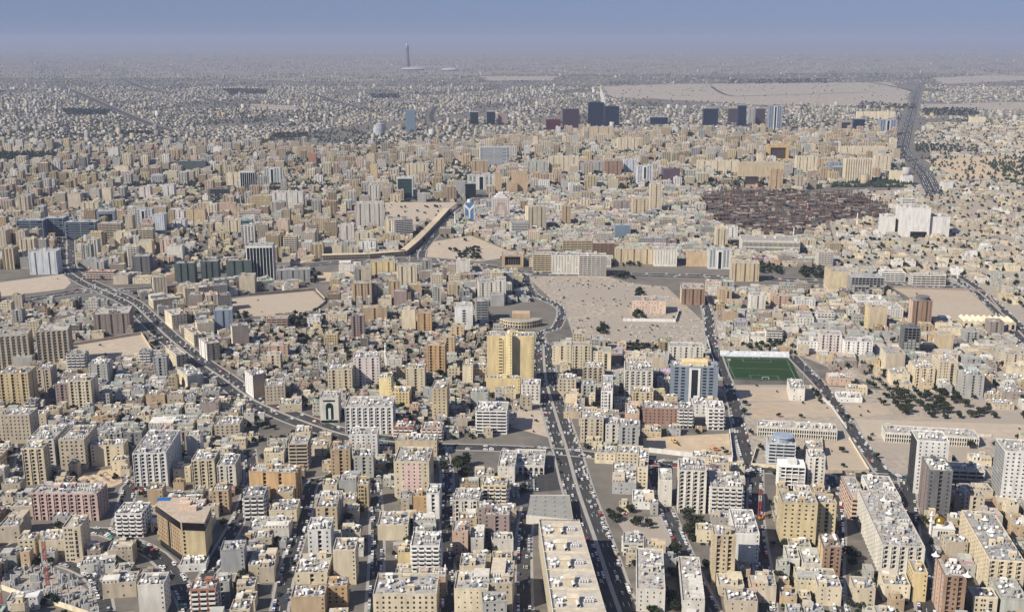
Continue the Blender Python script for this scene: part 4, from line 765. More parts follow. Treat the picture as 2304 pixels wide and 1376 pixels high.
def inside_many(X, Y, poly):
    r = np.zeros(np.shape(X), dtype=bool)
    xs, ys = [p[0] for p in poly], [p[1] for p in poly]
    near = (X >= min(xs)) & (X <= max(xs)) & (Y >= min(ys)) & (Y <= max(ys))
    if not near.any(): return r
    x, y = X[near], Y[near]; q = np.zeros(len(x), dtype=bool)
    for i in range(len(poly)):
        x0, y0 = poly[i]; x1, y1 = poly[i - 1]
        if y0 == y1: continue
        q ^= ((y0 > y) != (y1 > y)) & (x < (x1 - x0) * (y - y0) / (y1 - y0) + x0)
    r[near] = q
    return r

# ------------------------------------------------------------------ ground, roads, plots
def graded(lim, near, step):
    a = list(np.arange(0, near + 1, step)); s = step
    while a[-1] < lim: s *= 1.6; a.append(a[-1] + s)
    return sorted(set([-q for q in a] + a))
gx, gy = graded(150000, 4000, 250), graded(150000, 9000, 250)
V = [(x, y, 0.) for y in gy for x in gx]; nx = len(gx)
Fc = [(j*nx+i, j*nx+i+1, (j+1)*nx+i+1, (j+1)*nx+i) for j in range(len(gy)-1) for i in range(nx-1)]
me = bpy.data.meshes.new('ground'); me.from_pydata(V, [], Fc); me.materials.append(GROUND)
structure(place('ground', me), 'dusty beige town ground reaching to the horizon')

def ragged(pts, a, n=9):
    out = []
    for p, q in zip(pts, pts[1:] + pts[:1]):
        L = math.hypot(q[0]-p[0], q[1]-p[1]); nn = ((q[1]-p[1])/L, -(q[0]-p[0])/L)
        k = max(2, min(n*3, int(L / (a*2.5))))
        for i in range(k):
            f = i/k; o = 0 if i == 0 else rng.uniform(-a, a)*(2.2 if abs(nn[1]) > .7 else 1)
            out.append((p[0]*(1-f) + q[0]*f + nn[0]*o, p[1]*(1-f) + q[1]*f + nn[1]*o))
    return out
dx_ = graded(140000, 9000, 1500)
dy_ = [11500, 13000, 15000, 18000, 22000, 28000, 36000, 50000, 70000, 100000, 140000]
dv = [(x, y + (1100*math.sin(x/1700) + 700*math.sin(x/610 + 1) if y == 11500 else 0), .7) for y in dy_ for x in dx_]; nd = len(dx_)
me = bpy.data.meshes.new('desert_plain'); me.from_pydata(dv, [], [(j*nd+i, j*nd+i+1, (j+1)*nd+i+1, (j+1)*nd+i) for j in range(len(dy_)-1) for i in range(nd-1)]); me.materials.append(ground_mat('desert', [(.22,.20,.175),(.28,.25,.215),(.17,.158,.142),(.24,.215,.185)], [.004,.012,.0006]))
structure(place('desert_plain', me), 'pale sandy plain under the haze along the horizon')
# occupancy map, 3 m cells
OX0, OY0, OC = -2700., 560., 3.
OW, OH_ = int(5400 / OC), int(4700 / OC)
occ = np.zeros((OH_, OW), dtype=np.uint8)
def mark_rect(x, y, w, d, yaw, margin, val=1):
    cx, sx = math.cos(yaw), math.sin(yaw)
    hw, hd = w / 2 + margin, d / 2 + margin
    r = math.hypot(hw, hd)
    i0, i1 = int((x - r - OX0) / OC), int((x + r - OX0) / OC) + 1
    j0, j1 = int((y - r - OY0) / OC), int((y + r - OY0) / OC) + 1
    i0, j0 = max(0, i0), max(0, j0); i1, j1 = min(OW, i1), min(OH_, j1)
    if i1 <= i0 or j1 <= j0: return None
    X, Y = np.meshgrid(OX0 + (np.arange(i0, i1) + .5) * OC - x, OY0 + (np.arange(j0, j1) + .5) * OC - y)
    u, v = X * cx + Y * sx, -X * sx + Y * cx
    return (slice(j0, j1), slice(i0, i1)), (np.abs(u) <= hw) & (np.abs(v) <= hd)
def block(x, y, w, d, yaw, margin=2., val=1):
    q = mark_rect(x, y, w, d, yaw, margin)
    if q is not None: occ[q[0]][q[1]] = val
def is_free(x, y, w, d, yaw, margin=.5):
    q = mark_rect(x, y, w, d, yaw, margin)
    return q is not None and not occ[q[0]][q[1]].any()
def block_poly(poly, val=1):
    xs, ys = [p[0] for p in poly], [p[1] for p in poly]
    i0, i1 = max(0, int((min(xs)-OX0)/OC)), min(OW, int((max(xs)-OX0)/OC)+1)
    j0, j1 = max(0, int((min(ys)-OY0)/OC)), min(OH_, int((max(ys)-OY0)/OC)+1)
    if i1 <= i0 or j1 <= j0: return
    X, Y = np.meshgrid(OX0 + (np.arange(i0, i1) + .5)*OC, OY0 + (np.arange(j0, j1) + .5)*OC)
    sub = occ[j0:j1, i0:i1]
    sub[inside_many(X, Y, poly) & (sub == 0)] = val

def smooth_line(pts, step=14.):
    out = []
    P = [pts[0]] + list(pts) + [pts[-1]]
    for i in range(1, len(P) - 2):
        p0, p1, p2, p3 = [np.array(q) for q in P[i-1:i+3]]
        n = max(2, int(np.linalg.norm(p2 - p1) / step))
        for k in range(n):
            t = k / n
            out.append(.5 * ((2*p1) + (p2-p0)*t + (2*p0-5*p1+4*p2-p3)*t*t + (3*p1-p0-3*p2+p3)*t**3))
    out.append(np.array(pts[-1]))
    return out
def ribbon(mb, line, off0, off1, z, m=0, side=0.):
    L = []
    for i, p in enumerate(line):
        a, b = line[max(0, i-1)], line[min(len(line)-1, i+1)]
        t = (b - a); t = t / (np.linalg.norm(t) + 1e-9); n = np.array((t[1], -t[0]))
        L.append((p + n * off0, p + n * off1))
    for (a0, b0), (a1, b1) in zip(L, L[1:]):
        mb.poly([(a0[0],a0[1],z),(b0[0],b0[1],z),(b1[0],b1[1],z),(a1[0],a1[1],z)], m)
        if side:
            for q0, q1 in ((a1, a0), (b0, b1)):
                mb.poly([(q0[0],q0[1],z-side),(q1[0],q1[1],z-side),(q1[0],q1[1],z),(q0[0],q0[1],z)], m)
ROADLINES = []
for i, (n, w, med, pts) in enumerate(ROADS):
    ln = smooth_line(pts, 14 if w < 40 else 60); ROADLINES.append((n, w, med, ln))
    far = pts[0][1] > 2600
    z = (.05 + .01 * i) if not far else .6 + .02 * i
    mb = MB(); ribbon(mb, ln, -w/2, w/2, z)
    ro = mb.build(n, ASPHALT)
    structure(ro, {'main_avenue': 'wide grey asphalt avenue running up from the bottom edge', 'diagonal_avenue': 'wide avenue curving diagonally across the left half',
        'cross_street': 'street crossing the main avenue at the lower middle', 'left_avenue': 'broad avenue crossing the picture below the pale office row',
        'flyover_road': 'curving avenue climbing into the upper middle district', 'far_highway': 'distant highway winding through the upper right'}.get(n, 'grey asphalt %s between buildings' % n.replace('_', ' ')), 'road')
    if not far:
        mb = MB()
        for s_ in (-1, 1): ribbon(mb, ln, s_*w/2, s_*(w/2+2.2), .14 + .002*i, 0, .12)
        mb.build('pavement', PAVE, ro)
        if med:
            mb = MB(); ribbon(mb, ln, -1.6, 1.6, z + .2, 0, .18); mb.build('median', PAVE, ro)
        mb = MB()
        for off in ([-w*.33, -w*.18, w*.18, w*.33] if med else [0]):
            for k in range(0, len(ln) - 1, 2):
                a, b = ln[k], ln[k+1]; t = b - a; L_ = np.linalg.norm(t); t = t / L_; nn = np.array((t[1], -t[0]))
                e = a + t * min(6., L_ * .5)
                q = [a+nn*(off-.12), a+nn*(off+.12), e+nn*(off+.12), e+nn*(off-.12)]
                mb.poly([(u[0], u[1], z + .006) for u in q])
        mb.build('lane_marking', WHITE_PAINT, ro, stuff=True)
    for a, b in zip(ln, ln[1:]):
        c_ = (a + b) / 2; t = b - a
        block(c_[0], c_[1], np.linalg.norm(t) + 4, w + 5, math.atan2(t[1], t[0]), 0, 2)
for i, (key, poly) in enumerate([(z[0], z[1]) for z in ZONES if z[0] in ('rs', 'rm', 'ur', 'ur2')]):
    mb = MB(); mb.poly([(x, y, .008 + .002*i) for x, y in poly][::-1 if False else 1])
    structure(mb.build('sandy_ground', SANDS['dust']), 'sandy open ground between the houses of the %s district' % {'rs': 'school', 'rm': 'right-hand', 'ur': 'villa', 'ur2': 'far villa'}[key])
for poly, sp, sz in WOODS: block_poly(poly, 4)
for i, (n, c, pts) in enumerate(LOTS):
    mb = MB(); far = pts[0][1] > 3500
    if n == 'sand_field': pts = ragged(pts, 28)
    mb.poly([(x, y, (.02 + .0015*i) if not far else .25 + .01*i) for x, y in pts][::-1])
    lo = mb.build(n, SANDS[c])
    a, b = proj(*np.mean(np.array(pts), axis=0))
    structure(lo, '%s in the %s %s of the picture' % ({'sand_lot': 'bare sandy plot', 'car_park': 'dusty open car park', 'sand_field': 'open pale sand field'}[n],
        'upper' if b < 460 else 'middle' if b < 920 else 'lower', 'left' if a < 768 else 'centre' if a < 1536 else 'right'))
    block_poly(pts, 3)

# ------------------------------------------------------------------ buildings
def unit_meshes():
    U = {}
    mb = MB(); mb.cyl(0,0,.35,2.0,.85,.85,10); mb.cyl(0,0,2.0,2.3,.85,.25,10)
    for a in range(4): mb.box(.5*math.cos(a*1.57)-.08,.5*math.cos(a*1.57)+.08,.5*math.sin(a*1.57)-.08,.5*math.sin(a*1.57)+.08,0,.35)
    U['water_tank'] = mb.mesh('water_tank', [TANK])
    mb = MB(); mb.cyl(0,0,0,1.0,.07,.07,5)
    n = 10; r = 1.15
    a = [(r*math.cos(6.283*k/n)*1.0, r*math.sin(6.283*k/n)*.8 - .35, 1.55 + r*math.sin(6.283*k/n)*.62) for k in range(n)]
    for k in range(n):
        mb.poly([a[k], a[(k+1)%n], (0, .05, 1.05)]); mb.poly([a[(k+1)%n], a[k], (0, .12, .98)])
    mb.beam((0,.05,1.05),(0,-.9,1.9),.05)
    U['satellite_dish'] = mb.mesh('satellite_dish', [DISH])
    mb = MB(); mb.box(-.9,.9,-.6,.6,.25,1.5); mb.box(-.8,-.6,-.5,.5,0,.25); mb.box(.6,.8,-.5,.5,0,.25); mb.cyl(0,0,1.5,1.65,.45,.4,8)
    U['air_conditioner'] = mb.mesh('air_conditioner', [METAL])
    mb = MB(); mb.box(-1.9,1.9,-1.4,1.4,0,2.3); mb.box(-2.05,2.05,-1.55,1.55,2.3,2.5); mb.box(-.5,.4,-1.44,-1.38,0,1.9,1)
    U['roof_shed'] = mb.mesh('roof_shed', [TRIM, GLASS])
    return U
U = unit_meshes()
GLASSY = ('glass', 'slabglass', 'cwglass2', 'archglass')

class Side:
    """one face of a box-shaped building: u runs left to right as seen from outside, off is outwards"""
    def __init__(s, w, d, k):
        s.L = w if k in (0, 2) else d
        s.o, s.t, s.n = [((-w/2,-d/2),(1,0),(0,-1)), ((w/2,-d/2),(0,1),(1,0)), ((w/2,d/2),(-1,0),(0,1)), ((-w/2,d/2),(0,-1),(-1,0))][k]
    def p(s, u, off=0.):
        return (s.o[0] + s.t[0]*u + s.n[0]*off, s.o[1] + s.t[1]*u + s.n[1]*off)
    def quad(s, mb, u0, u1, z0, z1, off=.05, m=0, c=None):
        a, b = s.p(u0, off), s.p(u1, off)
        mb.poly([(*a,z0),(*b,z0),(*b,z1),(*a,z1)], m, c)
    def box(s, mb, u0, u1, z0, z1, o0, o1, m=0, c=None):
        P = [s.p(u0,o1), s.p(u1,o1), s.p(u1,o0), s.p(u0,o0)]
        i = len(mb.v)
        mb.v.extend([(*q,z0) for q in P]); mb.v.extend([(*q,z1) for q in P])
        for q in ((0,1,5,4),(1,2,6,5),(3,0,4,7),(4,5,6,7),(3,2,1,0)):
            mb.f.append(tuple(i+k for k in q)); mb.m.append(m); mb.c.append(c)
    def arch(s, mb, u0, u1, z0, z1, off=.05, m=0):
        r = (u1-u0)/2; uc = (u0+u1)/2
        pts = [(u0,z0),(u1,z0)] + [(uc + r*math.cos(a), z1 - r + r*math.sin(a)) for a in [math.pi*k/6 for k in range(7)]]
        mb.poly([(*s.p(u,off), z) for u, z in pts], m)

def footprint(sides, notches):
    pts = []
    for k, s in enumerate(sides):
        pts.append(s.p(0))
        for (u0, u1, dep) in sorted(notches.get(k, [])):
            pts += [s.p(u0), s.p(u0, -dep), s.p(u1, -dep), s.p(u1)]
    return pts

def plan_side(k, s, style, h, fl, fh, nt, gl, trim, z0, near):
    """fills notch list nt, glazing mesh gl and trim mesh (balconies, ribs) for one face"""
    L = s.L
    zs = [z0 + fh * i for i in range(fl)]
    def grid(u0, u1, pitch, ww, wh, off=.05, skip=0., first=1):
        pitch, ww, wh = pitch*rng.uniform(.85, 1.3), ww*rng.uniform(.75, 1.2), wh*rng.uniform(.85, 1.15)
        n = max(1, int((u1 - u0) / pitch)); st = (u1 - u0) / n
        for j in range(n):
            uc = u0 + st * (j + .5)
            for i, z in enumerate(zs):
                if i < first or rng.random() < skip: continue
                s.quad(gl, uc - ww/2, uc + ww/2, z + fh*.3, z + fh*.3 + wh, off)
    def column(uc, ww, dep, balcony=False, wh=None):
        nt.append((uc - ww/2, uc + ww/2, dep))
        for i, z in enumerate(zs):
            s.quad(gl, uc - ww*.42, uc + ww*.42, z + fh*.18, z + fh*.18 + (wh or fh*.62), -dep + .05)
            if balcony and i:
                s.box(trim, uc - ww/2 + .01, uc + ww/2 - .01, z - .1, z + .7, -dep + .3, -.12)
            elif not balcony:
                s.box(trim, uc - ww/2 + .01, uc + ww/2 - .01, z - .25, z + .1, -dep + .06, -.2)
    front = k == 0
    if style in ('punch', 'panel', 'sign'):
        if style == 'sign' and front:
            for i, z in enumerate(zs[-7:-1] if fl > 8 else zs): s.quad(gl, L*.42, L*.6, z + .3, z + fh*.75)
        else:
            grid(.8, L - .8, 3.5, 1.4, fh*.44, .05, .05)
        if style == 'panel' and front:
            for q in (.3, .66): s.box(trim, L*q - 2, L*q + 2, h*.12, h*.62, 0, .35)
    elif style.startswith('strip') and style != 'fins':
        n = int(style[5:] or 1)
        if not front: n = max(1, min(3, int(L / 14)))
        if L > 9 or front:
            ww = min(2.6, L / (n * 2 + 1.2))
            for j in range(n): column(L * (j + .5) / n if n > 1 else L * .52, ww, 1.1, False)
            if L > 12:
                for j in range(n + 1):
                    a = L * j / n if n > 1 else L * (.06 + .78 * j)
                    a = min(max(a, 2.2), L - 2.2)
                    if all(abs(a - (q[0]+q[1])/2) > 2.6 for q in nt):
                        for i, z in enumerate(zs):
                            if i: s.quad(gl, a - .6, a + .6, z + fh*.3, z + fh*.3 + 1.4)
        else: grid(1, L - 1, 4.5, 1.3, 1.4)
    elif style == 'stair':
        if front:
            s.quad(gl, L*.66, L*.8, fh*.8, h - fh*.6)
            for i, z in enumerate(zs): s.box(trim, L*.655, L*.805, z - .15, z + .2, 0, .18)
            for i, z in enumerate(zs):
                for q in (.15, .36, .48): s.quad(gl, L*q - .6, L*q + .6, z + fh*.3, z + fh*.75)
        else: grid(1, L - 1, 5, 1.3, 1.4)
    elif style == 'fins':
        n = 2 if L < 45 else 4
        for j in range(1, n + 1):
            uc = L * j / (n + 1)
            column(uc, 2.6, 2.4, False)
        if not front: grid(1, L - 1, 6, 1.2, 1.3, .05, .1)
    elif style == 'bay':
        n = max(1, int(round(L / 6.2))); st = L / n
        for j in range(n):
            uc = st * (j + .5)
            column(uc, min(2.3, st*.42), 1.3, True, fh*.7)
            s.box(trim, st*j + .02, st*j + .5, 0, h - .3, 0, .45)
            for i, z in enumerate(zs):
                if i and st > 4.6:
                    a = st * j + 1.15
                    s.quad(gl, a - .35, a + .35, z + fh*.3, z + fh*.3 + 1.1)
    elif style == 'balc':
        n = max(1, int(round(L / 5.0))); st = L / n
        for j in range(n):
            uc = st * (j + .5)
            for i, z in enumerate(zs):
                s.quad(gl, uc - st*.32, uc + st*.32, z + fh*.12, z + fh*.78)
                if i and (j % 3 != 1 or front): s.box(trim, uc - st*.38, uc + st*.38, z - .15, z + .95, 0, 1.1)
    elif style == 'blank':
        if not front: grid(1, L - 1, 4.6, 1.4, 1.4, .05, .08)
        elif near:
            for i, z in enumerate(zs):
                if i: s.quad(gl, L - 1.9, L - .9, z + fh*.35, z + fh*.35 + 1.2)
    elif style == 'band':
        for i, z in enumerate(zs):
            s.quad(gl, .9, L - .9, z + fh*.35, z + fh*.85)
            s.box(trim, .5, L - .5, z - .2, z + fh*.3, 0, .45)
        for j in range(1, int(L / 7)): s.box(trim, j*7 - .3, j*7 + .3, 0, h - .5, 0, .4)
    elif style in ('colon', 'saw'):
        n = max(3, int(L / 2.2))
        if style == 'colon' and front:
            s.quad(gl, .5, L - .5, h*.12, h*.85)
            for j in range(n + 1): s.box(trim, j*L/n - .35 + .3*(j == 0) - .3*(j == n), j*L/n + .35 + .3*(j == 0) - .3*(j == n), 0, h - .4, .06, .9)
            s.box(trim, .01, L - .01, h*.45, h*.55, .06, .6)
        elif style == 'saw' and front:
            n = max(3, int(L / 7))
            for j in range(n):
                s.arch(gl, (j + .25)*L/n, (j + .75)*L/n, 1.5, h*.8)
        else: grid(1, L - 1, 4, 1.6, 1.4)
    elif style == 'arch':
        n = max(3, int(L / 4.2))
        for j in range(n): s.arch(gl, (j + .2)*L/n, (j + .8)*L/n, h*.35, h*.85)
        for j in range(n): s.quad(gl, (j + .2)*L/n, (j + .8)*L/n, .2, h*.28)
    elif style == 'glass':
        s.quad(gl, .4, L - .4, .5, h - .3)
        for i, z in enumerate(zs):
            if i: s.box(trim, .3, L - .3, z - .12, z + .12, .03, .12)
        for j in range(1, int(L / 4)): s.box(trim, j*4 - .1, j*4 + .1, .5, h - .3, .03, .16)
        for a in (0.01, L - .61): s.box(trim, a, a + .6, 0, h, .02, .2)
    elif style == 'slabglass':
        s.quad(gl, .3, L - .3, .5, h - .3)
        for i, z in enumerate(zs): s.box(trim, L*.02 if i % 2 else L*.1, L*.98 if i % 3 else L*.8, z - .3, z + .5, .03, 1.0)
        for q in (.02, .5, .95): s.box(trim, L*q, L*q + .9, 0, h, .04, .7)
    elif style == 'cwglass':
        if front:
            s.quad(gl, L*.43, L*.57, .5, h - 2.)
            for q in (.38, .57): s.box(trim, L*q, L*(q + .05), 0, h - 1., 0, .7)
            s.box(trim, L*.38 + .02, L*.62 - .02, h - 2.5, h - 1.2, .02, .65)
            for q in (.1, .24, .7, .84):
                for i, z in enumerate(zs):
                    if i: s.quad(gl, L*q - L*.03, L*q + L*.05, z + fh*.3, z + fh*.85)
        else: grid(1, L - 1, 3.4, 1.6, 1.6)
    elif style == 'cwglass2':
        s.quad(gl, L*.06, L*.94, 3, h - 3)
        for i, z in enumerate(zs): s.box(trim, L*.06 + .02, L*.94 - .02, z - .06, z + .06, .06, .1)
    elif style == 'archglass':
        s.quad(gl, .2, L - .2, .5, h - 2)
        n = max(3, int(L / 5))
        for j in range(n + 1): s.box(trim, j*(L - .8)/n, j*(L - .8)/n + .8, 0, h - 1, .06, .8)
        s.box(trim, .02, L - .02, h - 3.2, h - .9, .07, .85)
    elif style == 'archglass2':
        if front:
            s.arch(gl, L*.3, L*.72, 4, h*.82)
            s.quad(gl, L*.18, L*.82, h*.86, h*.93)
            s.box(trim, L*.44, L*.58, 4, h*.6, .06, .5)
            s.quad(gl, .5, L - .5, .3, 3.2)
        else: grid(1, L - 1, 4, 1.4, 1.6)
    elif style == 'portal':
        if front: nt.append((L*.14, L*.86, 4.))
        else: grid(1, L - 1, 4, 1.4, 1.4)
    elif style in ('ywhite', 'aframe'):
        if not front: grid(1, L - 1, 3.6, 1.6, 1.6)
        elif style == 'aframe': grid(1, L - 1, 3.2, 1.5, 1.5, .05)
    elif style == 'low':
        grid(.9, L - .9, 4.1, 1.1, 1.2, .05, .42, 0)

def clutter(parent, w, d, h, dens, near, col, wmat, keep=None):
    """stair head, tanks, dishes, coolers and sheds on a roof; each is a part of its own where it can be picked apart"""
    A = w * d
    taken = []
    def spot(r):
        for _ in range(12):
            if w < 2*r + 1.2 or d < 2*r + 1.2: return None
            x, y = rng.uniform(-w/2 + r + .5, w/2 - r - .5), rng.uniform(-d/2 + r + .5, d/2 - r - .5)
            if all(math.hypot(x - a, y - b) > r + q for a, b, q in taken):
                taken.append((x, y, r)); return x, y
        return None
    n_st = 1 if A < 500 else min(5, int(A / 420))
    for _ in range(n_st):
        q = spot(2.6)
        if q:
            sw, sd, sh = rng.uniform(3.4, 5), rng.uniform(3, 4.4), rng.uniform(2.6, 4.2)
            mb = MB(); mb.box(q[0]-sw/2, q[0]+sw/2, q[1]-sd/2, q[1]+sd/2, h, h+sh); mb.box(q[0]-sw/2-.2, q[0]+sw/2+.2, q[1]-sd/2-.2, q[1]+sd/2+.2, h+sh, h+sh+.25)
            st = mb.build('stair_house', wmat, parent)
            if near and parent.parent is None:
                g = MB(); g.poly([(q[0]-.5,q[1]-sd/2-.03,h),(q[0]+.5,q[1]-sd/2-.03,h),(q[0]+.5,q[1]-sd/2-.03,h+2.1),(q[0]-.5,q[1]-sd/2-.03,h+2.1)]); g.build('door', GLASS, st)
    n = int(A / 26 * dens)
    if near:
        kinds = ['satellite_dish']*5 + ['water_tank']*4 + ['air_conditioner']*4 + ['roof_shed']*1 + ['tank_row']*1
        for _ in range(min(16, n)):
            k = rng.choice(kinds); q = spot({'roof_shed': 2.4, 'tank_row': 3.4}.get(k, 1.15))
            if q and k == 'tank_row':
                for t_ in range(4): place('water_tank', U['water_tank'], parent, (q[0] - 2.85 + t_*1.9, q[1], h + .012))
            elif q: place(k, U[k], parent, (q[0], q[1], h + .012), rng.uniform(-.5, .5) if k != 'satellite_dish' else rng.uniform(-.9, -.2), rng.uniform(.9, 1.25))
        n = min(n*2, 420) if dens > 1.4 else int(n * .5)
    else: n = min(n, 22)
    mb = MB()
    for _ in range(n):
        q = spot(.8)
        if not q: break
        a, b, c = rng.uniform(.5, 1.5), rng.uniform(.4, 1.3), rng.uniform(.5, 1.9)
        mb.box(q[0]-a, q[0]+a, q[1]-b, q[1]+b, h + .01, h + c, rng.choice((0, 1, 1, 2, 3)))
    mb.build('roof_clutter', [TANK, METAL, ROOF, wall('taupe')], parent, stuff=True)

def build_mass(parent, w, d, h, style, col, opts, near, z0=0.):
    sides = [Side(w, d, k) for k in range(4)]
    fl = max(1, int(round(h / 3.4))); fh = h / fl
    wm = wall(col)
    gm = GLASSES.get(col, GLASS) if style in GLASSY or col in ('dkglass', 'navy', 'green', 'blue') else GLASS
    if style == 'archglass2': gm = GLASSES['green']
    gl, trim, notches = MB(), MB(), {}
    if style == 'frame':
        mb = MB()
        for i in range(fl + 1):
            mb.box(-w/2, w/2, -d/2, d/2, i*fh - .35 if i else 0, i*fh + .02 if i else .1, bottom=True)
        mb.build('floor_slab', wm, parent)
        mb = MB(); nx_, ny_ = max(2, int(w/5)), max(2, int(d/5))
        for i in range(nx_ + 1):
            for j in range(ny_ + 1):
                x, y = -w/2 + .5 + (w - 1)*i/nx_, -d/2 + .5 + (d - 1)*j/ny_
                mb.box(x - .35, x + .35, y - .35, y + .35, 0, h)
        mb.build('column', wm, parent, stuff=True)
        mb = MB(); mb.box(-w*.15, w*.2, -d*.2, d*.3, .1, h + 3); mb.build('lift_core', wm, parent)
        mb = MB()
        for i in range(int(fl * .72)):
            for j in range(nx_):
                if rng.random() < .55: mb.box(-w/2 + .9 + (w-1)*j/nx_, -w/2 + (w-1)*(j+1)/nx_, -d/2 + .6, -d/2 + .9, i*fh + .05, (i+1)*fh - .4)
        mb.build('infill_wall', wall('concrete'), parent, stuff=True)
        return
    for k in range(4):
        nt = []
        plan_side(k, sides[k], style, h, fl, fh, nt, gl, trim, 0, near)
        nt = [q for q in nt if q[0] > .3 and q[1] < sides[k].L - .3]
        notches[k] = nt
    pts = footprint(sides, notches)
    if z0: pts_z = z0
    mb = MB(); mb.prism(pts, z0, h, 0, top=False)
    if z0: mb.poly([(x, y, z0) for x, y in pts][::-1])
    if style == 'portal':
        s = sides[0]
        s.box(mb, s.L*.14 + .02, s.L*.86 - .02, h*.86, h - .1, -3.9, -.02)
        s.box(mb, s.L*.14 + .02, s.L*.86 - .02, 0, h*.14, -3.9, -.02)
        s.quad(gl, s.L*.14 + .1, s.L*.86 - .1, h*.14, h*.86, -3.9)
        for j in range(int(s.L*.72/4)): s.box(trim, s.L*.14 + 2 + j*4, s.L*.14 + 2.3 + j*4, h*.15, h*.85, -3.88, -3.6)
    mb.build('wall', wm, parent)
    mb = MB(); mb.poly([(x, y, h) for x, y in pts]); rf = mb.build('roof', ROOF, parent)
    pm = MB(); a = .28; ph = .95
    if style == 'saw':
        s = sides[0]; n = max(3, int(s.L/7))
        for j in range(n):
            p0, p1 = s.p(j*s.L/n), s.p((j+1)*s.L/n); q0, q1 = s.p(j*s.L/n, -d), s.p((j+1)*s.L/n, -d); pm_, qm = s.p((j+.5)*s.L/n), s.p((j+.5)*s.L/n, -d)
            pm.poly([(*p0,h+.02),(*p1,h+.02),(*pm_,h+3)]); pm.poly([(*p0,h+.02),(*pm_,h+3),(*qm,h+3),(*q0,h+.02)]); pm.poly([(*pm_,h+3),(*p1,h+.02),(*q1,h+.02),(*qm,h+3)])
        pm.build('zigzag_roof', wm, parent)
    else:
        o = .04
        pm.box(-w/2-o, w/2+o, -d/2-o, -d/2+a, h-.25, h+ph, bottom=True); pm.box(-w/2-o, w/2+o, d/2-a, d/2+o, h-.25, h+ph, bottom=True)
        pm.box(-w/2-o, -w/2+a, -d/2+a, d/2-a, h-.25, h+ph, bottom=True); pm.box(w/2-a, w/2+o, -d/2+a, d/2-a, h-.25, h+ph, bottom=True)
        pm.build('parapet', wm, parent)
    if 'left' in opts:  # two-tone flanks; some pale ones put the sunlit side into the colour
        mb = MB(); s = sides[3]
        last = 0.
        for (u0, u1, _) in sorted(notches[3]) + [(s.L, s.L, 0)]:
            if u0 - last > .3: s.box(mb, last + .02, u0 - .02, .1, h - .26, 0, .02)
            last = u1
        mb.build('flank_tone', wall(opts['left']), parent)
    if 'center' in opts:
        mb = MB(); s = sides[0]; s.box(mb, s.L*.24, s.L*.76, h*.08, h*.92, 0, .03); mb.build('centre_panel', wall(opts['center']), parent)
    gl.build('glazing', gm, parent, stuff=True)
    tm = wall('bluegrey') if col == 'steel' else TRIM if style in ('balc', 'cwglass', 'archglass', 'archglass2', 'slabglass') else wall('beige') if style == 'panel' else wall('black') if style == 'glass' and col in ('navy','dkglass','maroon','maroon2','black','green','mauve') else wm
    trim.build({'bay': 'balcony', 'balc': 'balcony', 'band': 'ledge', 'strip': 'sill', 'colon': 'fin'}.get(style.rstrip('23'), 'facade_rib'), tm, parent, stuff=True)
    if style == 'ywhite':
        mb = MB(); s = sides[0]; L = s.L
        s.box(mb, L*.42, L*.58, 0, h*.62, 0, .6)
        for q in (0, 1):
            u = L*(.05 if q else .95)
            mb.poly([(*s.p(L*.5, .5), h*.55), (*s.p(L*.5, .5), h*.70), (*s.p(u, .5), h*.97), (*s.p(u, .5), h*.82)][::(1 if q else -1)])
        for u in (0.02, L - 1.5): s.box(mb, u, u + 1.48, 0, h, 0, .4)
        mb.build('white_fork', TRIM, parent)
        mb = MB(); mb.cyl(0, 0, h, h + 7, w*.2, w*.2, 12); mb.build('roof_drum', TRIM, parent)
    if style == 'aframe':
        mb = MB(); s = sides[0]; L = s.L
        for q in (-1, 1):
            mb.poly([(*s.p(L*.5 + q*L*.04, .12), h*.72), (*s.p(L*.5 + q*L*.20, .12), h*.72), (*s.p(L*.5 + q*L*.46, .12), h*.1), (*s.p(L*.5 + q*L*.24, .12), h*.1)][::(-1 if q > 0 else 1)])
        s.box(mb, L*.3, L*.7, h*.72, h*.78, .02, .12)
        mb.build('chevron', wall('salmon'), parent)
        mb = MB()
        for i in range(3): mb.box(-w*(.36-.11*i), w*(.36-.11*i), -d*.35, d*.35, h + 4*i, h + 4*i + 4)
        mb.build('stepped_crown', TRIM, parent)
    if 'drum' in opts:
        mb = MB(); mb.cyl(w*.08, d*.05, h, h + 4.5, min(w, d)*.42, None, 18); mb.cyl(w*.08, d*.05, h + 4.5, h + 5.2, min(w, d)*.46, min(w, d)*.40, 18); mb.build('roof_drum', wall(opts['drum']), parent)
    if 'tent' in opts:
        for tx, ty in ((-.5, .5), (.5, -.5)) if opts['tent'] == 'corner' else ((.02, .05), (.05, .3)):
            mb = MB(); x_, y_ = (tx*w, ty*d); r_ = 2.9
            mb.cyl(x_, y_, h + 1.6, h + 2.6, r_, r_*.4, 10); mb.cyl(x_, y_, h + 2.6, h + 5.2, r_*.4, .05, 10)
            for q in range(4): mb.box(x_ + r_*.6*math.cos(q*1.57+.7) - .1, x_ + r_*.6*math.cos(q*1.57+.7) + .1, y_ + r_*.6*math.sin(q*1.57+.7) - .1, y_ + r_*.6*math.sin(q*1.57+.7) + .1, h, h + 1.8)
            mb.build('tent_canopy', TRIM, parent)
    if 'pent' in opts:
        mb = MB(); mb.box(-w*.27, w*.28, -d*.25, d*.35, h, h + 4.2); mb.build('penthouse', wall(opts['pent']), parent)
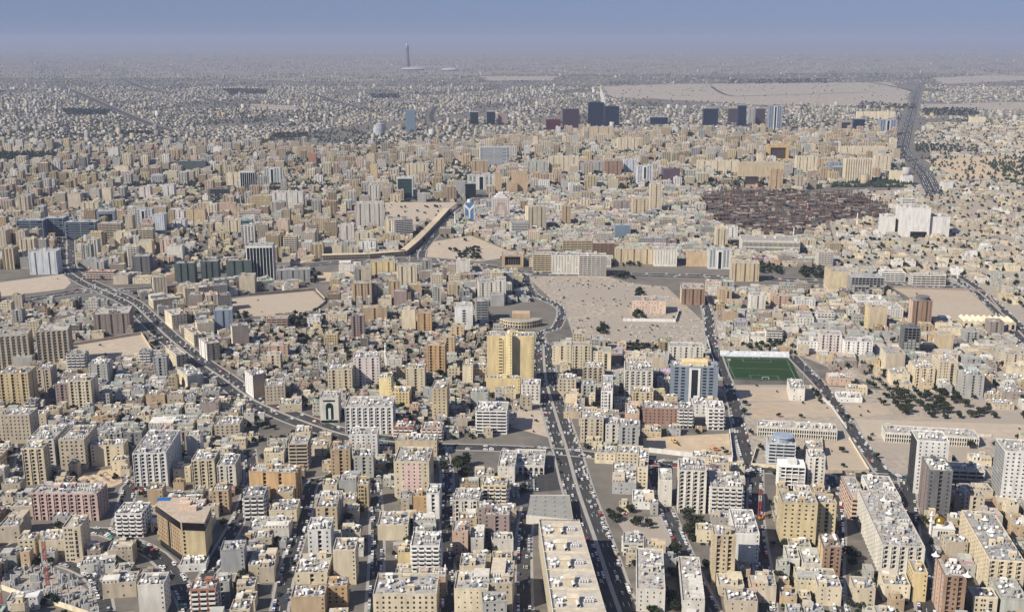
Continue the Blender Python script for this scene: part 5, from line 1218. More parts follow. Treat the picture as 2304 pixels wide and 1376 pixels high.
    if style == 'strip2' and 'hotel' in parent.name:
        mb = MB(); s = sides[0]
        c0 = s.L * .25
        for i in range(4):
            for j in range(4):
                if (i, j) in ((0,1),(0,2),(1,0),(1,1),(1,2),(1,3),(2,1),(2,2),(3,0),(3,3)): s.box(mb, c0 - 1.8 + j*.9, c0 - 1.05 + j*.9, h - 5.2 + i*.8, h - 4.55 + i*.8, 0, .12)
        s.box(mb, c0 - 1.8, c0 + 1.6, h - 7., h - 6.4, 0, .12)
        mb.build('logo', wall('mauve'), parent)
    if style == 'low' and w > 9 and d > 9 and rng.random() < .6:
        uw, ud, uh = w*rng.uniform(.35, .65), d*rng.uniform(.35, .7), rng.uniform(2.8, 3.6)
        ux, uy = rng.choice((-1, 1))*(w - uw)/2*.96, rng.choice((-1, 1))*(d - ud)/2*.96
        mb = MB(); mb.box(ux-uw/2, ux+uw/2, uy-ud/2, uy+ud/2, h + .01, h + uh); up = mb.build('upper_storey', wall(rng.choice((col, col, 'beige', 'offwhite', 'greygreen'))), parent)
        if parent.parent is None:
            g2 = MB()
            for q in np.arange(-uw/2 + 1.2, uw/2 - .8, 2.6): g2.poly([(ux+q-.45, uy-ud/2-.04, h+1), (ux+q+.45, uy-ud/2-.04, h+1), (ux+q+.45, uy-ud/2-.04, h+2.2), (ux+q-.45, uy-ud/2-.04, h+2.2)])
            g2.build('glazing', GLASS, up, stuff=True)
    dens = 2.4 if style == 'bay' and d > 40 else 1.0 if style in ('low', 'bay', 'balc', 'strip', 'punch', 'blank', 'strip2', 'strip3') else .5
    if style != 'saw': clutter(parent, w - 1, d - 1, h, dens * (1. if near else .5), near, col, wm)

WORDS = {1:'one',2:'two',3:'three',4:'four',5:'five',6:'six',7:'seven',8:'eight',9:'nine',10:'ten',11:'eleven',12:'twelve'}
COLWORD = dict(offwhite='off-white', bluewhite='pale grey', pinkwhite='pinkish white', greygreen='grey-green', dkgrey='dark grey', dkgreen='dark green', bluegrey='blue-grey',
    dkglass='dark glass', yellow2='bright yellow', tangold='golden', gold='golden', steel='steel-blue', maroon2='maroon', navy='navy glass', teal='teal glass', brick='brick-brown', green='green glass')
KIND = dict(apartment_building='apartment block', office_tower='office tower', office_building='office block', house='house', shop_building='shop building', warehouse='shed',
    villa='villa', school='school wing', hotel='hotel', gate_building='gate building', theatre='cube building')
GROUP = dict(apartment_building='apartment blocks of the town', house='low houses of the town', office_tower='office towers of the town', office_building='office blocks of the town')
def building(name, label, anchor, masses):
    x, y, w, d, h, yaw, style, col, opts = masses[0]
    fl = max(1, int(round(h / 3.4)))
    ph = '%s %s' % (COLWORD.get(col, col), KIND.get(name, 'building'))
    if fl <= 12 and name in ('apartment_building', 'house'): ph = '%s %s-storey %s' % (COLWORD.get(col, col), WORDS[fl], KIND[name])
    t = thing(name, x, y, R(yaw), ph, label, anchor, {'apartment_building': 'apartment block', 'office_tower': 'office tower'}.get(name, name.replace('_', ' ')), GROUP.get(name, ''))
    for i, (x1, y1, w, d, h, yw, style, col, opts) in enumerate(masses):
        near = y1 < 1220
        if i == 0:
            build_mass(t, w, d, h, style, col, opts, near)
        else:
            e = bpy.data.objects.new('wing', None); C.objects.link(e); e.parent = t
            a = R(yaw) if False else R(masses[0][5])
            dx, dy = x1 - x, y1 - y
            e.location = (dx*math.cos(a) + dy*math.sin(a), -dx*math.sin(a) + dy*math.cos(a), 0)
            e.rotation_euler = (0, 0, R(yw) - a)
            build_mass(e, w, d, h, style, col, opts, near, float(opts.get('z', 0)))
    return t
for n, a, l, ms in LAND:
    for m in ms: block(m[0], m[1], m[2], m[3], R(m[5]), 1.5)
for n, a, l, ms in LAND: building(n, l, a, ms)
# ------------------------------------------------------------------ buildings and works with shapes of their own
def centre(pts):
    return sum(p[0] for p in pts) / len(pts), sum(p[1] for p in pts) / len(pts)
def local(pts, c): return [(p[0] - c[0], p[1] - c[1]) for p in pts]
def side_of(a, b):
    s = Side(1, 1, 0); L = math.hypot(b[0]-a[0], b[1]-a[1])
    s.o, s.t, s.L = a, ((b[0]-a[0])/L, (b[1]-a[1])/L), L
    s.n = (s.t[1], -s.t[0])
    return s

# brown hotel with dark top band and roof pool
hz = 34.
poly = [(-244.5, 759.4), (-226.7, 757.8), (-229.0, 785.0), (-244.8, 800.9), (-268.8, 802.6), (-272.0, 789.9)]
c0 = centre(poly); P = local(poly, c0); block(*c0, 40, 40, 0, 3)
t = thing('hotel', *c0, 0, 'brown hotel', 'brown hotel with a black glass band round its top and a roof pool', 'the brown hotel', 'hotel')
def inset(P, a): return [(x*(1 - a), y*(1 - a)) for x, y in P]
mb = MB(); mb.prism(inset(P, .05), 0, 6, 0, False); mb.build('podium_glass', GLASSES['black'], t)
mb = MB(); mb.prism(P, 6, 27, 0, True); mb.poly([(x, y, 6) for x, y in P][::-1]); mb.build('wall', wall('khaki'), t)
for a_, b_ in ((4, 5), (5, 0)):
    sf = side_of(P[a_], P[b_]); mb = MB(); sf.box(mb, .05, sf.L - .05, 6.05, 26.95, 0, .03); mb.build('flank_tone', rough_paint('wall_hotel_brown', (.36,.26,.16)), t)
mb = MB(); mb.prism(inset(P, -.02), 27.1, 33, 0, False); mb.build('glass_band', GLASSES['black'], t)
mb = MB(); mb.prism(inset(P, -.025), 33, 34, 0, True); mb.poly([(x, y, 33) for x, y in inset(P, -.025)][::-1]); mb.build('roof', rough_paint('roof_terrace', (.44,.36,.28), .3, (.3,.3,.3)), t)
s0, s5 = side_of(P[0], P[1]), side_of(P[5], P[0])
g = MB(); tr = MB()
for i in range(6):
    s0.quad(g, 1.2, 2.8, 8 + i*3.1, 9.8 + i*3.1, .04)
for u in np.arange(2, s5.L - 1.5, 3.2):
    if abs(u - s5.L*.48) < 2.2: continue
    for i in range(6): s5.quad(g, u - .45, u + .45, 8 + i*3.1, 9.6 + i*3.1, .04)
s5.quad(g, s5.L*.45, s5.L*.53, 6.2, 26.8, .06)
s0.box(tr, .3, 1.3, 27.2, 33.2, .5, .9)
for q in (.4, .56): s5.box(tr, s5.L*q, s5.L*q + .7, 6.1, 26.9, 0, .5)
g.build('glazing', GLASSES['black'], t, stuff=True); tr.build('facade_rib', wall('sand'), t, stuff=True)
mb = MB(); mb.box(P[4][0] - 5, P[4][0] + 5, P[4][1] - 6.5, P[4][1] - .8, 34, 34.35); mb.build('pool', simple('pool_water', (.02,.13,.36), .08), t)
for (x, y, w_, d_, h_) in ((0, 1, 9, 7, 4.5), (7, -3, 6, 5, 3.2), (-3, 9, 7, 5, 4), (11, 8, 5, 5, 3)):
    mb = MB(); mb.box(x - w_/2, x + w_/2, y - d_/2, y + d_/2, 34, 34 + h_); mb.build('roof_room', wall('peach'), t)
for k in range(9):
    place(('satellite_dish', 'air_conditioner', 'water_tank')[k % 3], U[('satellite_dish', 'air_conditioner', 'water_tank')[k % 3]], t, (5 + 2.4*(k % 4), 3.2 + 2.2*(k // 4), 34), rng.uniform(-.6, .2), 1.1)

# long cream building beside the main avenue, cut by the bottom edge
fl_, fr_, nr_, nl_ = (20.3, 782.1), (50.9, 780.5), (61.2, 619.6), (26.9, 619.6)
c0 = centre([fl_, fr_, nr_, nl_]); P = local([nl_, nr_, fr_, fl_], c0)
t = thing('arcade_building', *c0, 0, 'cream arcade building', 'very long cream building with a broad divided roof along the shaded main avenue', 'the long avenue building', 'apartment block')
for i in range(6):
    f = (i + .5) / 6
    block(c0[0] + (P[0][0]*(1-f) + P[3][0]*f + P[1][0]*(1-f) + P[2][0]*f)/2, c0[1] + P[0][1]*(1-f) + P[3][1]*f, 40, 32, 0, 2)
mb = MB(); mb.prism(P, 0, 24, 0, False); mb.build('wall', wall('cream'), t)
mb = MB(); mb.poly([(x, y, 24) for x, y in P]); mb.build('roof', rough_paint('roof_sand', (.52,.47,.40), .3, (.2,.2,.2)), t)
g, tr = MB(), MB()
for a, b in ((1, 2), (3, 0), (2, 3)):
    s = side_of(P[a], P[b])
    for u in np.arange(2.5, s.L - 2, 4.2):
        for i in range(6):
            if i: s.quad(g, u - .8, u + .8, i*4 + 1, i*4 + 2.8)
            else: s.arch(g, u - 1.4, u + 1.4, .3, 3.5)
    for u in np.arange(.4, s.L - .5, 2.1): s.box(tr, u, u + 1.1, 24.9, 25.7, -.3, .1)
g.build('glazing', GLASS, t, stuff=True); tr.build('crenellation', wall('white'), t, stuff=True)
mb = MB()
for a, b in ((0,1),(1,2),(2,3),(3,0)):
    s = side_of(P[a], P[b]); s.box(mb, 0, s.L, 23.7, 24.9, -.35, .06)
mb.build('parapet', wall('cream'), t)
for i in range(6):
    f = (i + .42) / 6; L0 = np.array(P[0])*(1-f) + np.array(P[3])*f; L1 = np.array(P[1])*(1-f) + np.array(P[2])*f
    def pt(q): return L0 + (L1 - L0) * q
    p = pt(.44); mb = MB(); mb.box(p[0]-4, p[0]+3.4, p[1]-3, p[1]+3.4, 24, 27.6); mb.box(p[0]-4.2, p[0]+3.6, p[1]-3.2, p[1]+3.6, 27.6, 27.9); mb.build('stair_house', wall('cream'), t)
    if i:
        d0, d1 = np.array(P[0])*(1-i/6) + np.array(P[3])*i/6, np.array(P[1])*(1-i/6) + np.array(P[2])*i/6
        s = side_of(tuple(d0), tuple(d1)); mb = MB(); s.box(mb, .4, s.L - .4, 24, 25.1, -.25, .25); mb.build('dividing_wall', wall('cream'), t)
    for k in range(7): q = pt(.66 + .045*(k % 4)); place('water_tank', U['water_tank'], t, (q[0] + .3*k, q[1] + (1.2 if k > 3 else -1.2), 24.01), 0, 1.0)
    q = pt(.5); mb = MB()
    mb.cyl(0,0,0,6,1.3,None,12); me_ = mb.mesh('storage_tank', [TANK]); o = place('storage_tank', me_, t, (q[0] + 1, q[1] - 8.6, 25.4)); o.rotation_euler = (-math.pi/2, 0, .1)
    for k in range(9): q = pt(.07 + .035*k); place(('satellite_dish','air_conditioner')[k % 2], U[('satellite_dish','air_conditioner')[k % 2]], t, (q[0], q[1] + rng.uniform(-4, 4), 24.01), rng.uniform(-.8,.2), 1.1)
    q = pt(.16); place('roof_shed', U['roof_shed'], t, (q[0], q[1] - 6.2, 24.01), 0, 1.0)

# market hall with broad flat roof
poly = [(11.4, 828.3), (48.8, 819.0), (48.1, 868.5), (14.9, 868.5)]
c0 = centre(poly); P = local(poly, c0); block(*c0, 34, 52, 0, 2)
t = thing('market_hall', *c0, 0, 'grey market hall', 'low market hall with a wide plain grey roof dotted with vents beside the avenue', 'the wide grey hall roof', 'market hall')
mb = MB(); mb.prism(P, 0, 8, 0, False); mb.build('wall', wall('offwhite'), t)
mb = MB(); mb.poly([(x, y, 7.4) for x, y in P]); mb.build('roof', rough_paint('roof_grey', (.30,.29,.26), .2, (.1,.1,.1)), t)
for i in range(4):
    for j in range(5):
        f, q = (i + .6)/4.4, (j + .5)/5
        L0 = np.array(P[0])*(1-q) + np.array(P[3])*q; L1 = np.array(P[1])*(1-q) + np.array(P[2])*q; p = L0 + (L1-L0)*f
        place('roof_vent', U['air_conditioner'], t, (p[0], p[1], 7.41), 0, .8)
s = side_of(P[3], P[0]); g = MB()
for u in np.arange(3, s.L - 2, 5): s.arch(g, u - 1.5, u + 1.5, .3, 5.5)
g.build('glazing', GLASS, t, stuff=True)

# dark twin towers with a pale sail between them
def plain_tower(name, xy, w, d, h, glass, label, anchor='', phrase='dark glass tower'):
    t = thing(name, xy[0], xy[1] + d/2, 0, phrase, label, anchor, 'office tower'); block(xy[0], xy[1] + d/2, w, d, 0, 6)
    mb = MB(); mb.box(-w/2, w/2, -d/2, d/2, 0, h); mb.build('wall', GLASSES[glass], t)
    mb = MB()
    for i in range(1, int(h / 8)): mb.box(-w/2 - .25, w/2 + .25, -d/2 - .25, d/2 + .25, i*8 - .25, i*8 + .25, bottom=True)
    for x in np.arange(-w/2, w/2 + .1, w/7): mb.box(x - .3, x + .3, -d/2 - .3, -d/2 + .1, 0, h)
    mb.build('facade_rib', wall('black'), t, stuff=True)
    mb = MB(); mb.box(-w*.3, w*.3, -d*.3, d*.3, h, h + 5); mb.build('plant_room', wall('dkgrey'), t)
    return t
plain_tower('office_tower', (369.3, 4959.9), 66, 45, 104, 'navy', 'dark blue glass tower, taller left half of the twin towers in the upper middle', 'the dark blue twin towers')
tw = plain_tower('office_tower', (442.0, 4959.9), 60, 45, 86, 'navy', 'dark blue glass tower, lower right half of the twin towers in the upper middle')
mb = MB(); prof = [(-52, 165), (-44, 150), (-36, 128), (-31, 100), (-28, 60), (-30, 0), (-39, 0), (-40, 60), (-46, 100), (-53, 135)]
i = len(mb.v)
mb.poly([(x, -8, z) for x, z in prof][::-1]); mb.poly([(x, -2, z) for x, z in prof])
for k in range(len(prof)):
    a, b = prof[k], prof[(k+1) % len(prof)]; mb.poly([(a[0],-8,a[1]),(b[0],-8,b[1]),(b[0],-2,b[1]),(a[0],-2,a[1])])
mb.build('sail_fin', TRIM, tw)

# slender waisted tower on the horizon and the arena roofs beside it
xy = (-1293.8, 14067.1)
t = thing('skyscraper', *xy, 0, 'skyscraper', 'tall slender waisted tower standing alone against the hazy horizon', 'the horizon tower', 'tower')
mb = MB(); hs = [(0, 36), (60, 30), (120, 24), (190, 20), (250, 22), (285, 25)]
for (z0, r0), (z1, r1) in zip(hs, hs[1:]): mb.cyl(0, 0, z0, z1, r0, r1, 18, 0, z1 == 285)
mb.build('shaft', simple('tower_cladding', (.13,.115,.11), .5), t, True)
mb = MB(); mb.cyl(0, 0, 285, 312, 14, 9, 14); mb.cyl(0, 0, 312, 352, 2.5, 1, 6); mb.build('crown_mast', METAL, t)
mb = MB()
for z in range(20, 285, 24):
    r = np.interp(z, [q[0] for q in hs], [q[1] for q in hs]) + 1.2; mb.cyl(0, 0, z, z + 3, r, r, 18)
mb.build('ring_ledge', METAL, t)
for (px_, w_, hh, nm, lb) in (((-1178.0, 13679.1), 150, 40, 'arena', 'wide low white domed arena roof at the foot of the slender tower'), ((-739.5, 13493.1), 100, 32, 'sports_hall', 'pale curved hall roof right of the domed arena near the horizon')):
    t = thing(nm, *px_, 0, nm.replace('_', ' '), lb, '', nm.replace('_', ' '))
    mb = MB(); mb.cyl(0, 0, 0, hh*.35, w_*.95, w_, 28, 0, False); mb.build('wall', wall('grey'), t)
    mb = MB(); mb.dome(0, 0, hh*.35, w_*1.05, hh*.65, 28, 5); mb.build('dome', wall('grey'), t, True)

# round stepped building in the upper middle
xy = (-532.6, 4519.7)
t = thing('round_building', *xy, 0, 'round building', 'round ribbed grey building shaped like a drum in the upper middle', 'the round drum building', 'building'); block(*xy, 60, 60, 0, 4)
mb = MB()
for i in range(9): r = 27 - .5*max(0, i - 4)**1.6; mb.cyl(0, 0, i*4.6, i*4.6 + 3, r, r, 24, 0); mb.cyl(0, 0, i*4.6 + 3, i*4.6 + 4.6, r - 2, r - 2, 24, 1, i == 8)
mb.build('drum', [wall('bluewhite'), GLASSES['teal']], t)
mb = MB(); mb.dome(0, 0, 41.4, 15, 5, 20, 3); mb.build('dome', wall('grey'), t, True)

# mosque with golden dome, minarets
def minaret(x, y, h, label, anchor=''):
    t = thing('minaret', x, y, 0, 'minaret', label, anchor, 'minaret'); block(x, y, 4, 4, 0, 2)
    k = h / 30.
    mb = MB(); mb.box(-1.5*k, 1.5*k, -1.5*k, 1.5*k, 0, h*.35); mb.cyl(0, 0, h*.35, h*.78, 1.25*k, 1.05*k, 10); mb.build('shaft', TRIM, t)
    mb = MB(); mb.cyl(0, 0, h*.55, h*.58, 1.9*k, 1.9*k, 12); mb.cyl(0, 0, h*.78, h*.81, 1.8*k, 1.8*k, 12); mb.build('gallery', TRIM, t)
    mb = MB(); mb.cyl(0, 0, h*.81, h*.90, .7*k, .7*k, 8); mb.dome(0, 0, h*.90, .95*k, h*.05, 8, 3); mb.cyl(0, 0, h*.95, h, .1*k, .03, 5); mb.build('cap', TRIM, t, True)
    return t
for xy, h, lb in (((-150.6, 1272.3), 30, 'slim white minaret among low houses beside the pinkish white tower'), ((-118.6, 2290.5), 31, 'slim white minaret beside the blue and white slim tower'),
        ((542.6, 2112.9), 27, 'thin cream minaret at the front edge of the brown building site'), ((718.8, 2290.5), 28, 'white minaret left of the white cube building'),
        ((722.7, 1763.1), 18, 'short white minaret by the avenue above the bare walled sand plot'), ((-167.4, 1424.6), 22, 'small white minaret above the mauve-brown narrow tower'),
        ((-46.8, 715.8), 22, 'small white corner minaret above the bottom edge right of the wide cream block')):
    minaret(*xy, h, lb)
xy = (337.8, 807.5)
t = thing('mosque', *xy, R(-9), 'mosque', 'small white mosque with a shining golden dome between the two long residences', 'the golden-domed mosque', 'mosque'); block(*xy, 26, 22, R(-9), 2)
mb = MB(); mb.box(-8, 8, -7, 7, 0, 8); mb.box(-8.3, 8.3, -7.3, 7.3, 8, 8.8); mb.cyl(-2, 0, 8.8, 11, 4, 4, 16); mb.build('wall', wall('white'), t)
mb = MB(); mb.dome(-2, 0, 11, 4.2, 4.6, 16, 6); mb.cyl(-2, 0, 15.5, 17.2, .15, .05, 5); mb.build('dome', simple('gold', (.62,.36,.06), .25, .8), t, True)
s = Side(16, 14, 0); g = MB()
for j in range(6): s.arch(g, 3.5 + j*2, 4.9 + j*2, .6, 6.4)
g.build('glazing', GLASS, t, stuff=True)
mb = MB(); mb.cyl(-9.5, -4, 0, 19, 1.1, .9, 10); mb.cyl(-9.5, -4, 13, 13.7, 2, 2, 10); mb.cyl(-9.5, -4, 18, 18.5, 1.7, 1.7, 10); mb.dome(-9.5, -4, 19, .9, 2.6, 10, 3); mb.build('minaret_tower', TRIM, t)

# football pitch with stand, floodlights and walls
mb = MB(); mb.poly([(x, y, .09) for x, y in PITCH][::-1]); pt_ = structure(mb.build('football_pitch', TURF), 'green football pitch between the walled street and the school yards', 'pitch')
block_poly([(x*1.0, y) for x, y in PITCH], 3); c0 = centre(PITCH); block(*c0, 100, 112, R(-6), 4)
a, b, c_, d_ = [np.array(q) for q in PITCH]
mb = MB()
def pline(p, q, w=.08):
    t_ = (q - p) / np.linalg.norm(q - p); n_ = np.array((-t_[1], t_[0])) * w
    mb.poly([(*(p - n_), .098), (*(q - n_), .098), (*(q + n_), .098), (*(p + n_), .098)])
def pp(u, v): return (a*(1-u) + b*u)*(1-v) + (d_*(1-u) + c_*u)*v
for q in (((.06,.05),(.94,.05)),((.94,.05),(.94,.95)),((.94,.95),(.06,.95)),((.06,.95),(.06,.05)),((.06,.5),(.94,.5)),((.3,.05),(.3,.2)),((.3,.2),(.7,.2)),((.7,.2),(.7,.05)),((.3,.95),(.3,.8)),((.3,.8),(.7,.8)),((.7,.8),(.7,.95))):
    pline(pp(*q[0]), pp(*q[1]))
mb.build('pitch_marking', WHITE_PAINT, pt_)
for v, lb in ((.045, 'white goal at the far end of the football pitch'), (.955, 'white goal at the near end of the football pitch')):
    p = pp(.5, v); t = thing('goal', *p, R(-6), 'goal', lb, '', 'goal')
    mb = MB()
    for x in (-3.7, 3.7): mb.beam((x,0,0),(x,0,2.5),.12); mb.beam((x,0,2.5),(x,1.6 if v < .5 else -1.6,0),.08)
    mb.beam((-3.7,0,2.5),(3.7,0,2.5),.12); mb.build('goal_frame', WHITE_PAINT, t)
p = pp(.5, -.05); t = thing('grandstand', *p, R(-4), 'grandstand', 'long low white stand along the far side of the football pitch', 'the football pitch', 'grandstand')
mb = MB()
for i in range(5): mb.box(-42, 42, i*1.2, i*1.2 + 1.2, 0, .6 + i*.6)
mb.build('terrace', wall('bluewhite'), t)
mb = MB(); mb.box(-42, 42, 6, 6.4, 0, 5.5); mb.build('wall', wall('white'), t)
for u, v, lb in ((-.04,.02,'far left'),(1.04,.02,'far right'),(-.04,.98,'near left'),(1.04,.98,'near right')):
    p = pp(u, v); t = thing('floodlight', *p, 0, 'floodlight', 'tall thin floodlight mast at the %s corner of the football pitch' % lb, '', 'floodlight')
    mb = MB(); mb.cyl(0,0,0,22,.32,.18,8); mb.build('mast', METAL, t)
    mb = MB(); mb.box(-1.8,1.8,-.25,.25,21,23.6); mb.build('lamp_panel', METAL, t)

# boundary walls round plots and yards
def wall_line(pts, h, col, label, th=.35):
    t = thing('boundary_wall', *pts[0], 0, 'boundary wall', label, '', 'wall')
    for p, q in zip(pts, pts[1:]):
        s = side_of((p[0]-pts[0][0], p[1]-pts[0][1]), (q[0]-pts[0][0], q[1]-pts[0][1])); mb = MB(); s.box(mb, 0, s.L, 0, h, -th, th); s.box(mb, -.1, s.L + .1, h, h + .12, -th - .08, th + .08); mb.build('panel', wall(col), t)
        c_ = ((p[0]+q[0])/2, (p[1]+q[1])/2); block(*c_, s.L, 1.5, math.atan2(q[1]-p[1], q[0]-p[0]), 0, 3)
wall_line([(123.6, 989.3), (203.4, 963.2), (215.0, 1039.1)], 4.5, 'white', 'high white wall round the yellow sand building plot')
wall_line([(235.5, 1197.1), (244.9, 1314.3), (251.1, 1375.9)], 4, 'bluewhite', 'pale wall along the street left of the football pitch')
wall_line([(-560.7, 1358.9), (-488.8, 1415.5), (-439.6, 1314.3)], 3.5, 'beige', 'beige wall round the bare sand lot on the left')
wall_line([(300.6, 1019.1), (281.1, 935.2), (321.3, 937.3), (328.1, 1021.6)], 3, 'cream', 'cream wall round the school sand yard')
wall_line([(595.7, 1693.9), (729.0, 1672.0), (696.9, 1537.6)], 3.2, 'taupe', 'dark wall behind the large walled sand plot on the right')
wall_line([(153.4, 1486.5), (225.1, 1481.5), (239.0, 1542.9)], 4, 'white', 'pale garden wall in front of the peach walled villa')
wall_line([(-284.5, 1527.1), (-274.9, 1603.6), (-304.7, 1681.3), (-399.7, 1644.6)], 3, 'beige', 'low beige wall round the tan sand plot beside the slim blue-grey tower')
wall_line([(-361.6, 719.0), (-338.8, 706.2), (-312.8, 695.6), (-286.3, 681.6)], 3.5, 'cream', 'cream fence wall below the building pit at the bottom left')
wall_line([(232.4, 995.1), (218.4, 952.2), (279.3, 937.3)], 3, 'cream', 'cream wall at the corner of the school fronting the cross street')
wall_line([(333.6, 1188.9), (338.1, 1119.5), (334.5, 1050.7)], 2.6, 'offwhite', 'pale wall along the school street below the football pitch')
wall_line([(367.1, 1041.7), (469.8, 1029.0)], 2.6, 'offwhite', 'pale yard wall behind the second finned school')
# long low building row, shaded on its road side, beside the curving avenue
pts = [(-333.2, 1914.9), (-252.7, 1927.0), (-188.7, 1955.7), (-174.0, 2070.2), (-154.3, 2284.9), (-139.3, 2466.3)]
t = thing('building_row', *pts[0], 0, 'building row', 'long dark colonnaded terrace following the outside of the curving avenue', 'the curved dark terrace', 'terrace')
for p, q in zip(pts, pts[1:]):
    s = side_of((p[0]-pts[0][0], p[1]-pts[0][1]), (q[0]-pts[0][0], q[1]-pts[0][1]))
    mb = MB(); s.box(mb, 0, s.L, 0, 9.5, -14, 0); mb.build('terrace_block', wall('sand'), t)
    g = MB(); s.quad(g, .5, s.L - .5, 1.2, 4.6); s.quad(g, .5, s.L - .5, 5.6, 8.6); g.build('glazing', GLASS, t, stuff=True)
    g = MB()
    for u in np.arange(2, s.L - 1, 4.5): s.box(g, u - .5, u + .5, 0, 9.3, .03, .8)
    g.build('pier', wall('taupe'), t, stuff=True)
    c_ = ((p[0]+q[0])/2 - s.n[0]*7, (p[1]+q[1])/2 - s.n[1]*7); block(*c_, s.L, 18, math.atan2(q[1]-p[1], q[0]-p[0]), 2)
# crescent of low shops
cc = (12.2, 1471.7)
t = thing('shop_crescent', *cc, 0, 'shop crescent', 'curved crescent of low sand-coloured shops with a dark arcade beside the round plaza', 'the curved shop crescent', 'shop')
block(*cc, 66, 56, 0, 2)
P = []
for k in range(11): a_ = R(-165 + 15*k); P.append((30*math.cos(a_), 26*math.sin(a_)))
for k in range(10, -1, -1): a_ = R(-165 + 15*k); P.append((17*math.cos(a_), 13*math.sin(a_)))
mb = MB(); mb.prism(P, 0, 9.5, 0, False); mb.build('wall', wall('sand'), t)
mb = MB()
for k in range(10): mb.poly([(*P[k], 9.4), (*P[k+1], 9.4), (*P[20-k], 9.4), (*P[21-k], 9.4)])
mb.build('roof', ROOF, t)
g = MB()
for k in range(10):
    s = side_of(P[k], P[k+1])
    for j in range(2): s.quad(g, s.L*(.08 + .5*j), s.L*(.42 + .5*j), .4, 4); s.quad(g, s.L*(.08 + .5*j), s.L*(.42 + .5*j), 5.6, 8)
g.build('glazing', GLASS, t, stuff=True)
mb = MB(); mb.box(-12, 12, -4, 14, 0, 15); mb.build('rear_block', wall('tan'), t)

# building pit with grey foundations and two red crane masts
pit = [(-364.8, 715.8), (-369.4, 746.1), (-359.6, 755.2), (-340.8, 749.6), (-316.2, 732.3), (-297.3, 715.8), (-278.7, 681.6), (-284.8, 681.6), (-340.1, 709.4), (-361.5, 721.0)]
mb = MB(); mb.poly([(x, y, .035) for x, y in pit]); structure(mb.build('pit_floor', SANDS['dust']), 'grey dusty floor of the building pit at the lower left')
block_poly(pit, 3); c0 = centre(pit); block(*c0, 70, 50, 0, 0, 3)
t = thing('building_foundation', *c0, 0, 'building foundation', 'unfinished concrete foundations with stub columns in the building pit at the lower left', 'the building pit', 'construction')
mb, sl, ft = MB(), MB(), MB()
for _ in range(420):
    x, y = rng.uniform(min(p[0] for p in pit), max(p[0] for p in pit)), rng.uniform(min(p[1] for p in pit), max(p[1] for p in pit))
    if not inside((x, y), pit): continue
    x -= c0[0]; y -= c0[1]; q = rng.random()
    if q < .55: mb.box(x-.3, x+.3, y-.3, y+.3, 0, rng.uniform(2.5, 6.5))
    elif q < .8: (sl.box(x-2.6, x+2.6, y-.2, y+.2, 0, rng.uniform(1.5, 5)) if rng.random() < .5 else sl.box(x-.2, x+.2, y-2.4, y+2.4, 0, rng.uniform(1.5, 5)))
    else: ft.box(x-1.6, x+1.6, y-1.3, y+1.3, 0, rng.uniform(.4, 1.4))
mb.build('column', wall('bluewhite'), t, stuff=True); sl.build('core_wall', wall('grey'), t, stuff=True); ft.build('footing', wall('concrete'), t, stuff=True)
RED, CREAM = simple('crane_red', (.34,.075,.06), .6), simple('crane_white', (.6,.55,.5), .5)
def lattice(x, y, h, label, jib=0., rz=0.):
    t = thing('tower_crane', x, y, rz, 'tower crane', label, '', 'crane')
    for k in range(int(h / 5)):
        z = k * 5.; mb = MB()
        for sx in (-.9, .9):
            for sy in (-.9, .9): mb.beam((sx, sy, z), (sx, sy, z + 5), .16)
        for a_, b_ in (((-.9,-.9),(.9,-.9)),((.9,-.9),(.9,.9)),((.9,.9),(-.9,.9)),((-.9,.9),(-.9,-.9))):
            mb.beam((*a_, z), (*b_, z + 2.5), .09); mb.beam((*b_, z + 2.5), (*a_, z + 5), .09)
        mb.build('mast_section', CREAM if k % 4 == 3 else RED, t)
    mb = MB(); mb.box(-1.2, 1.2, -1.2, 1.2, h, h + 2.4); mb.build('cab', CREAM, t)
    if jib:
        mb = MB()
        for k in range(int(jib / 4)):
            for yy, zz in ((-.6, 2.6), (.6, 2.6), (0, 3.8)): mb.beam((k*4., yy, h + zz), (k*4. + 4, yy, h + zz), .1)
            mb.beam((k*4., -.6, h + 2.6), (k*4. + 2, 0, h + 3.8), .07); mb.beam((k*4. + 2, 0, h + 3.8), (k*4. + 4, .6, h + 2.6), .07)
        mb.box(-9, 0, -.5, .5, h + 2.5, h + 3.2); mb.box(-9, -6.5, -.8, .8, h + .8, h + 2.5); mb.build('jib', RED, t)
lattice(*(-331.0, 723.6), 40, 'red and white lattice crane mast rising from the building pit')
lattice(*(-347.6, 687.0), 40, 'red lattice crane mast cut by the left edge at the bottom')
lattice(*(201.2, 839.1), 26, 'red lattice crane mast in the shaded street left of the khaki block')
xy = (-287.8, 1086.9); t = thing('lighting_mast', *xy, 0, 'lighting mast', 'tall thin dark lighting mast beside the bend of the diagonal avenue', '', 'mast')
mb = MB(); mb.cyl(0,0,0,48,.55,.3,8); mb.build('pole', simple('dark_steel', (.05,.05,.05), .5), t)
mb = MB(); mb.cyl(0,0,46.5,47.6,1.7,1.7,10); mb.build('lamp_ring', METAL, t)

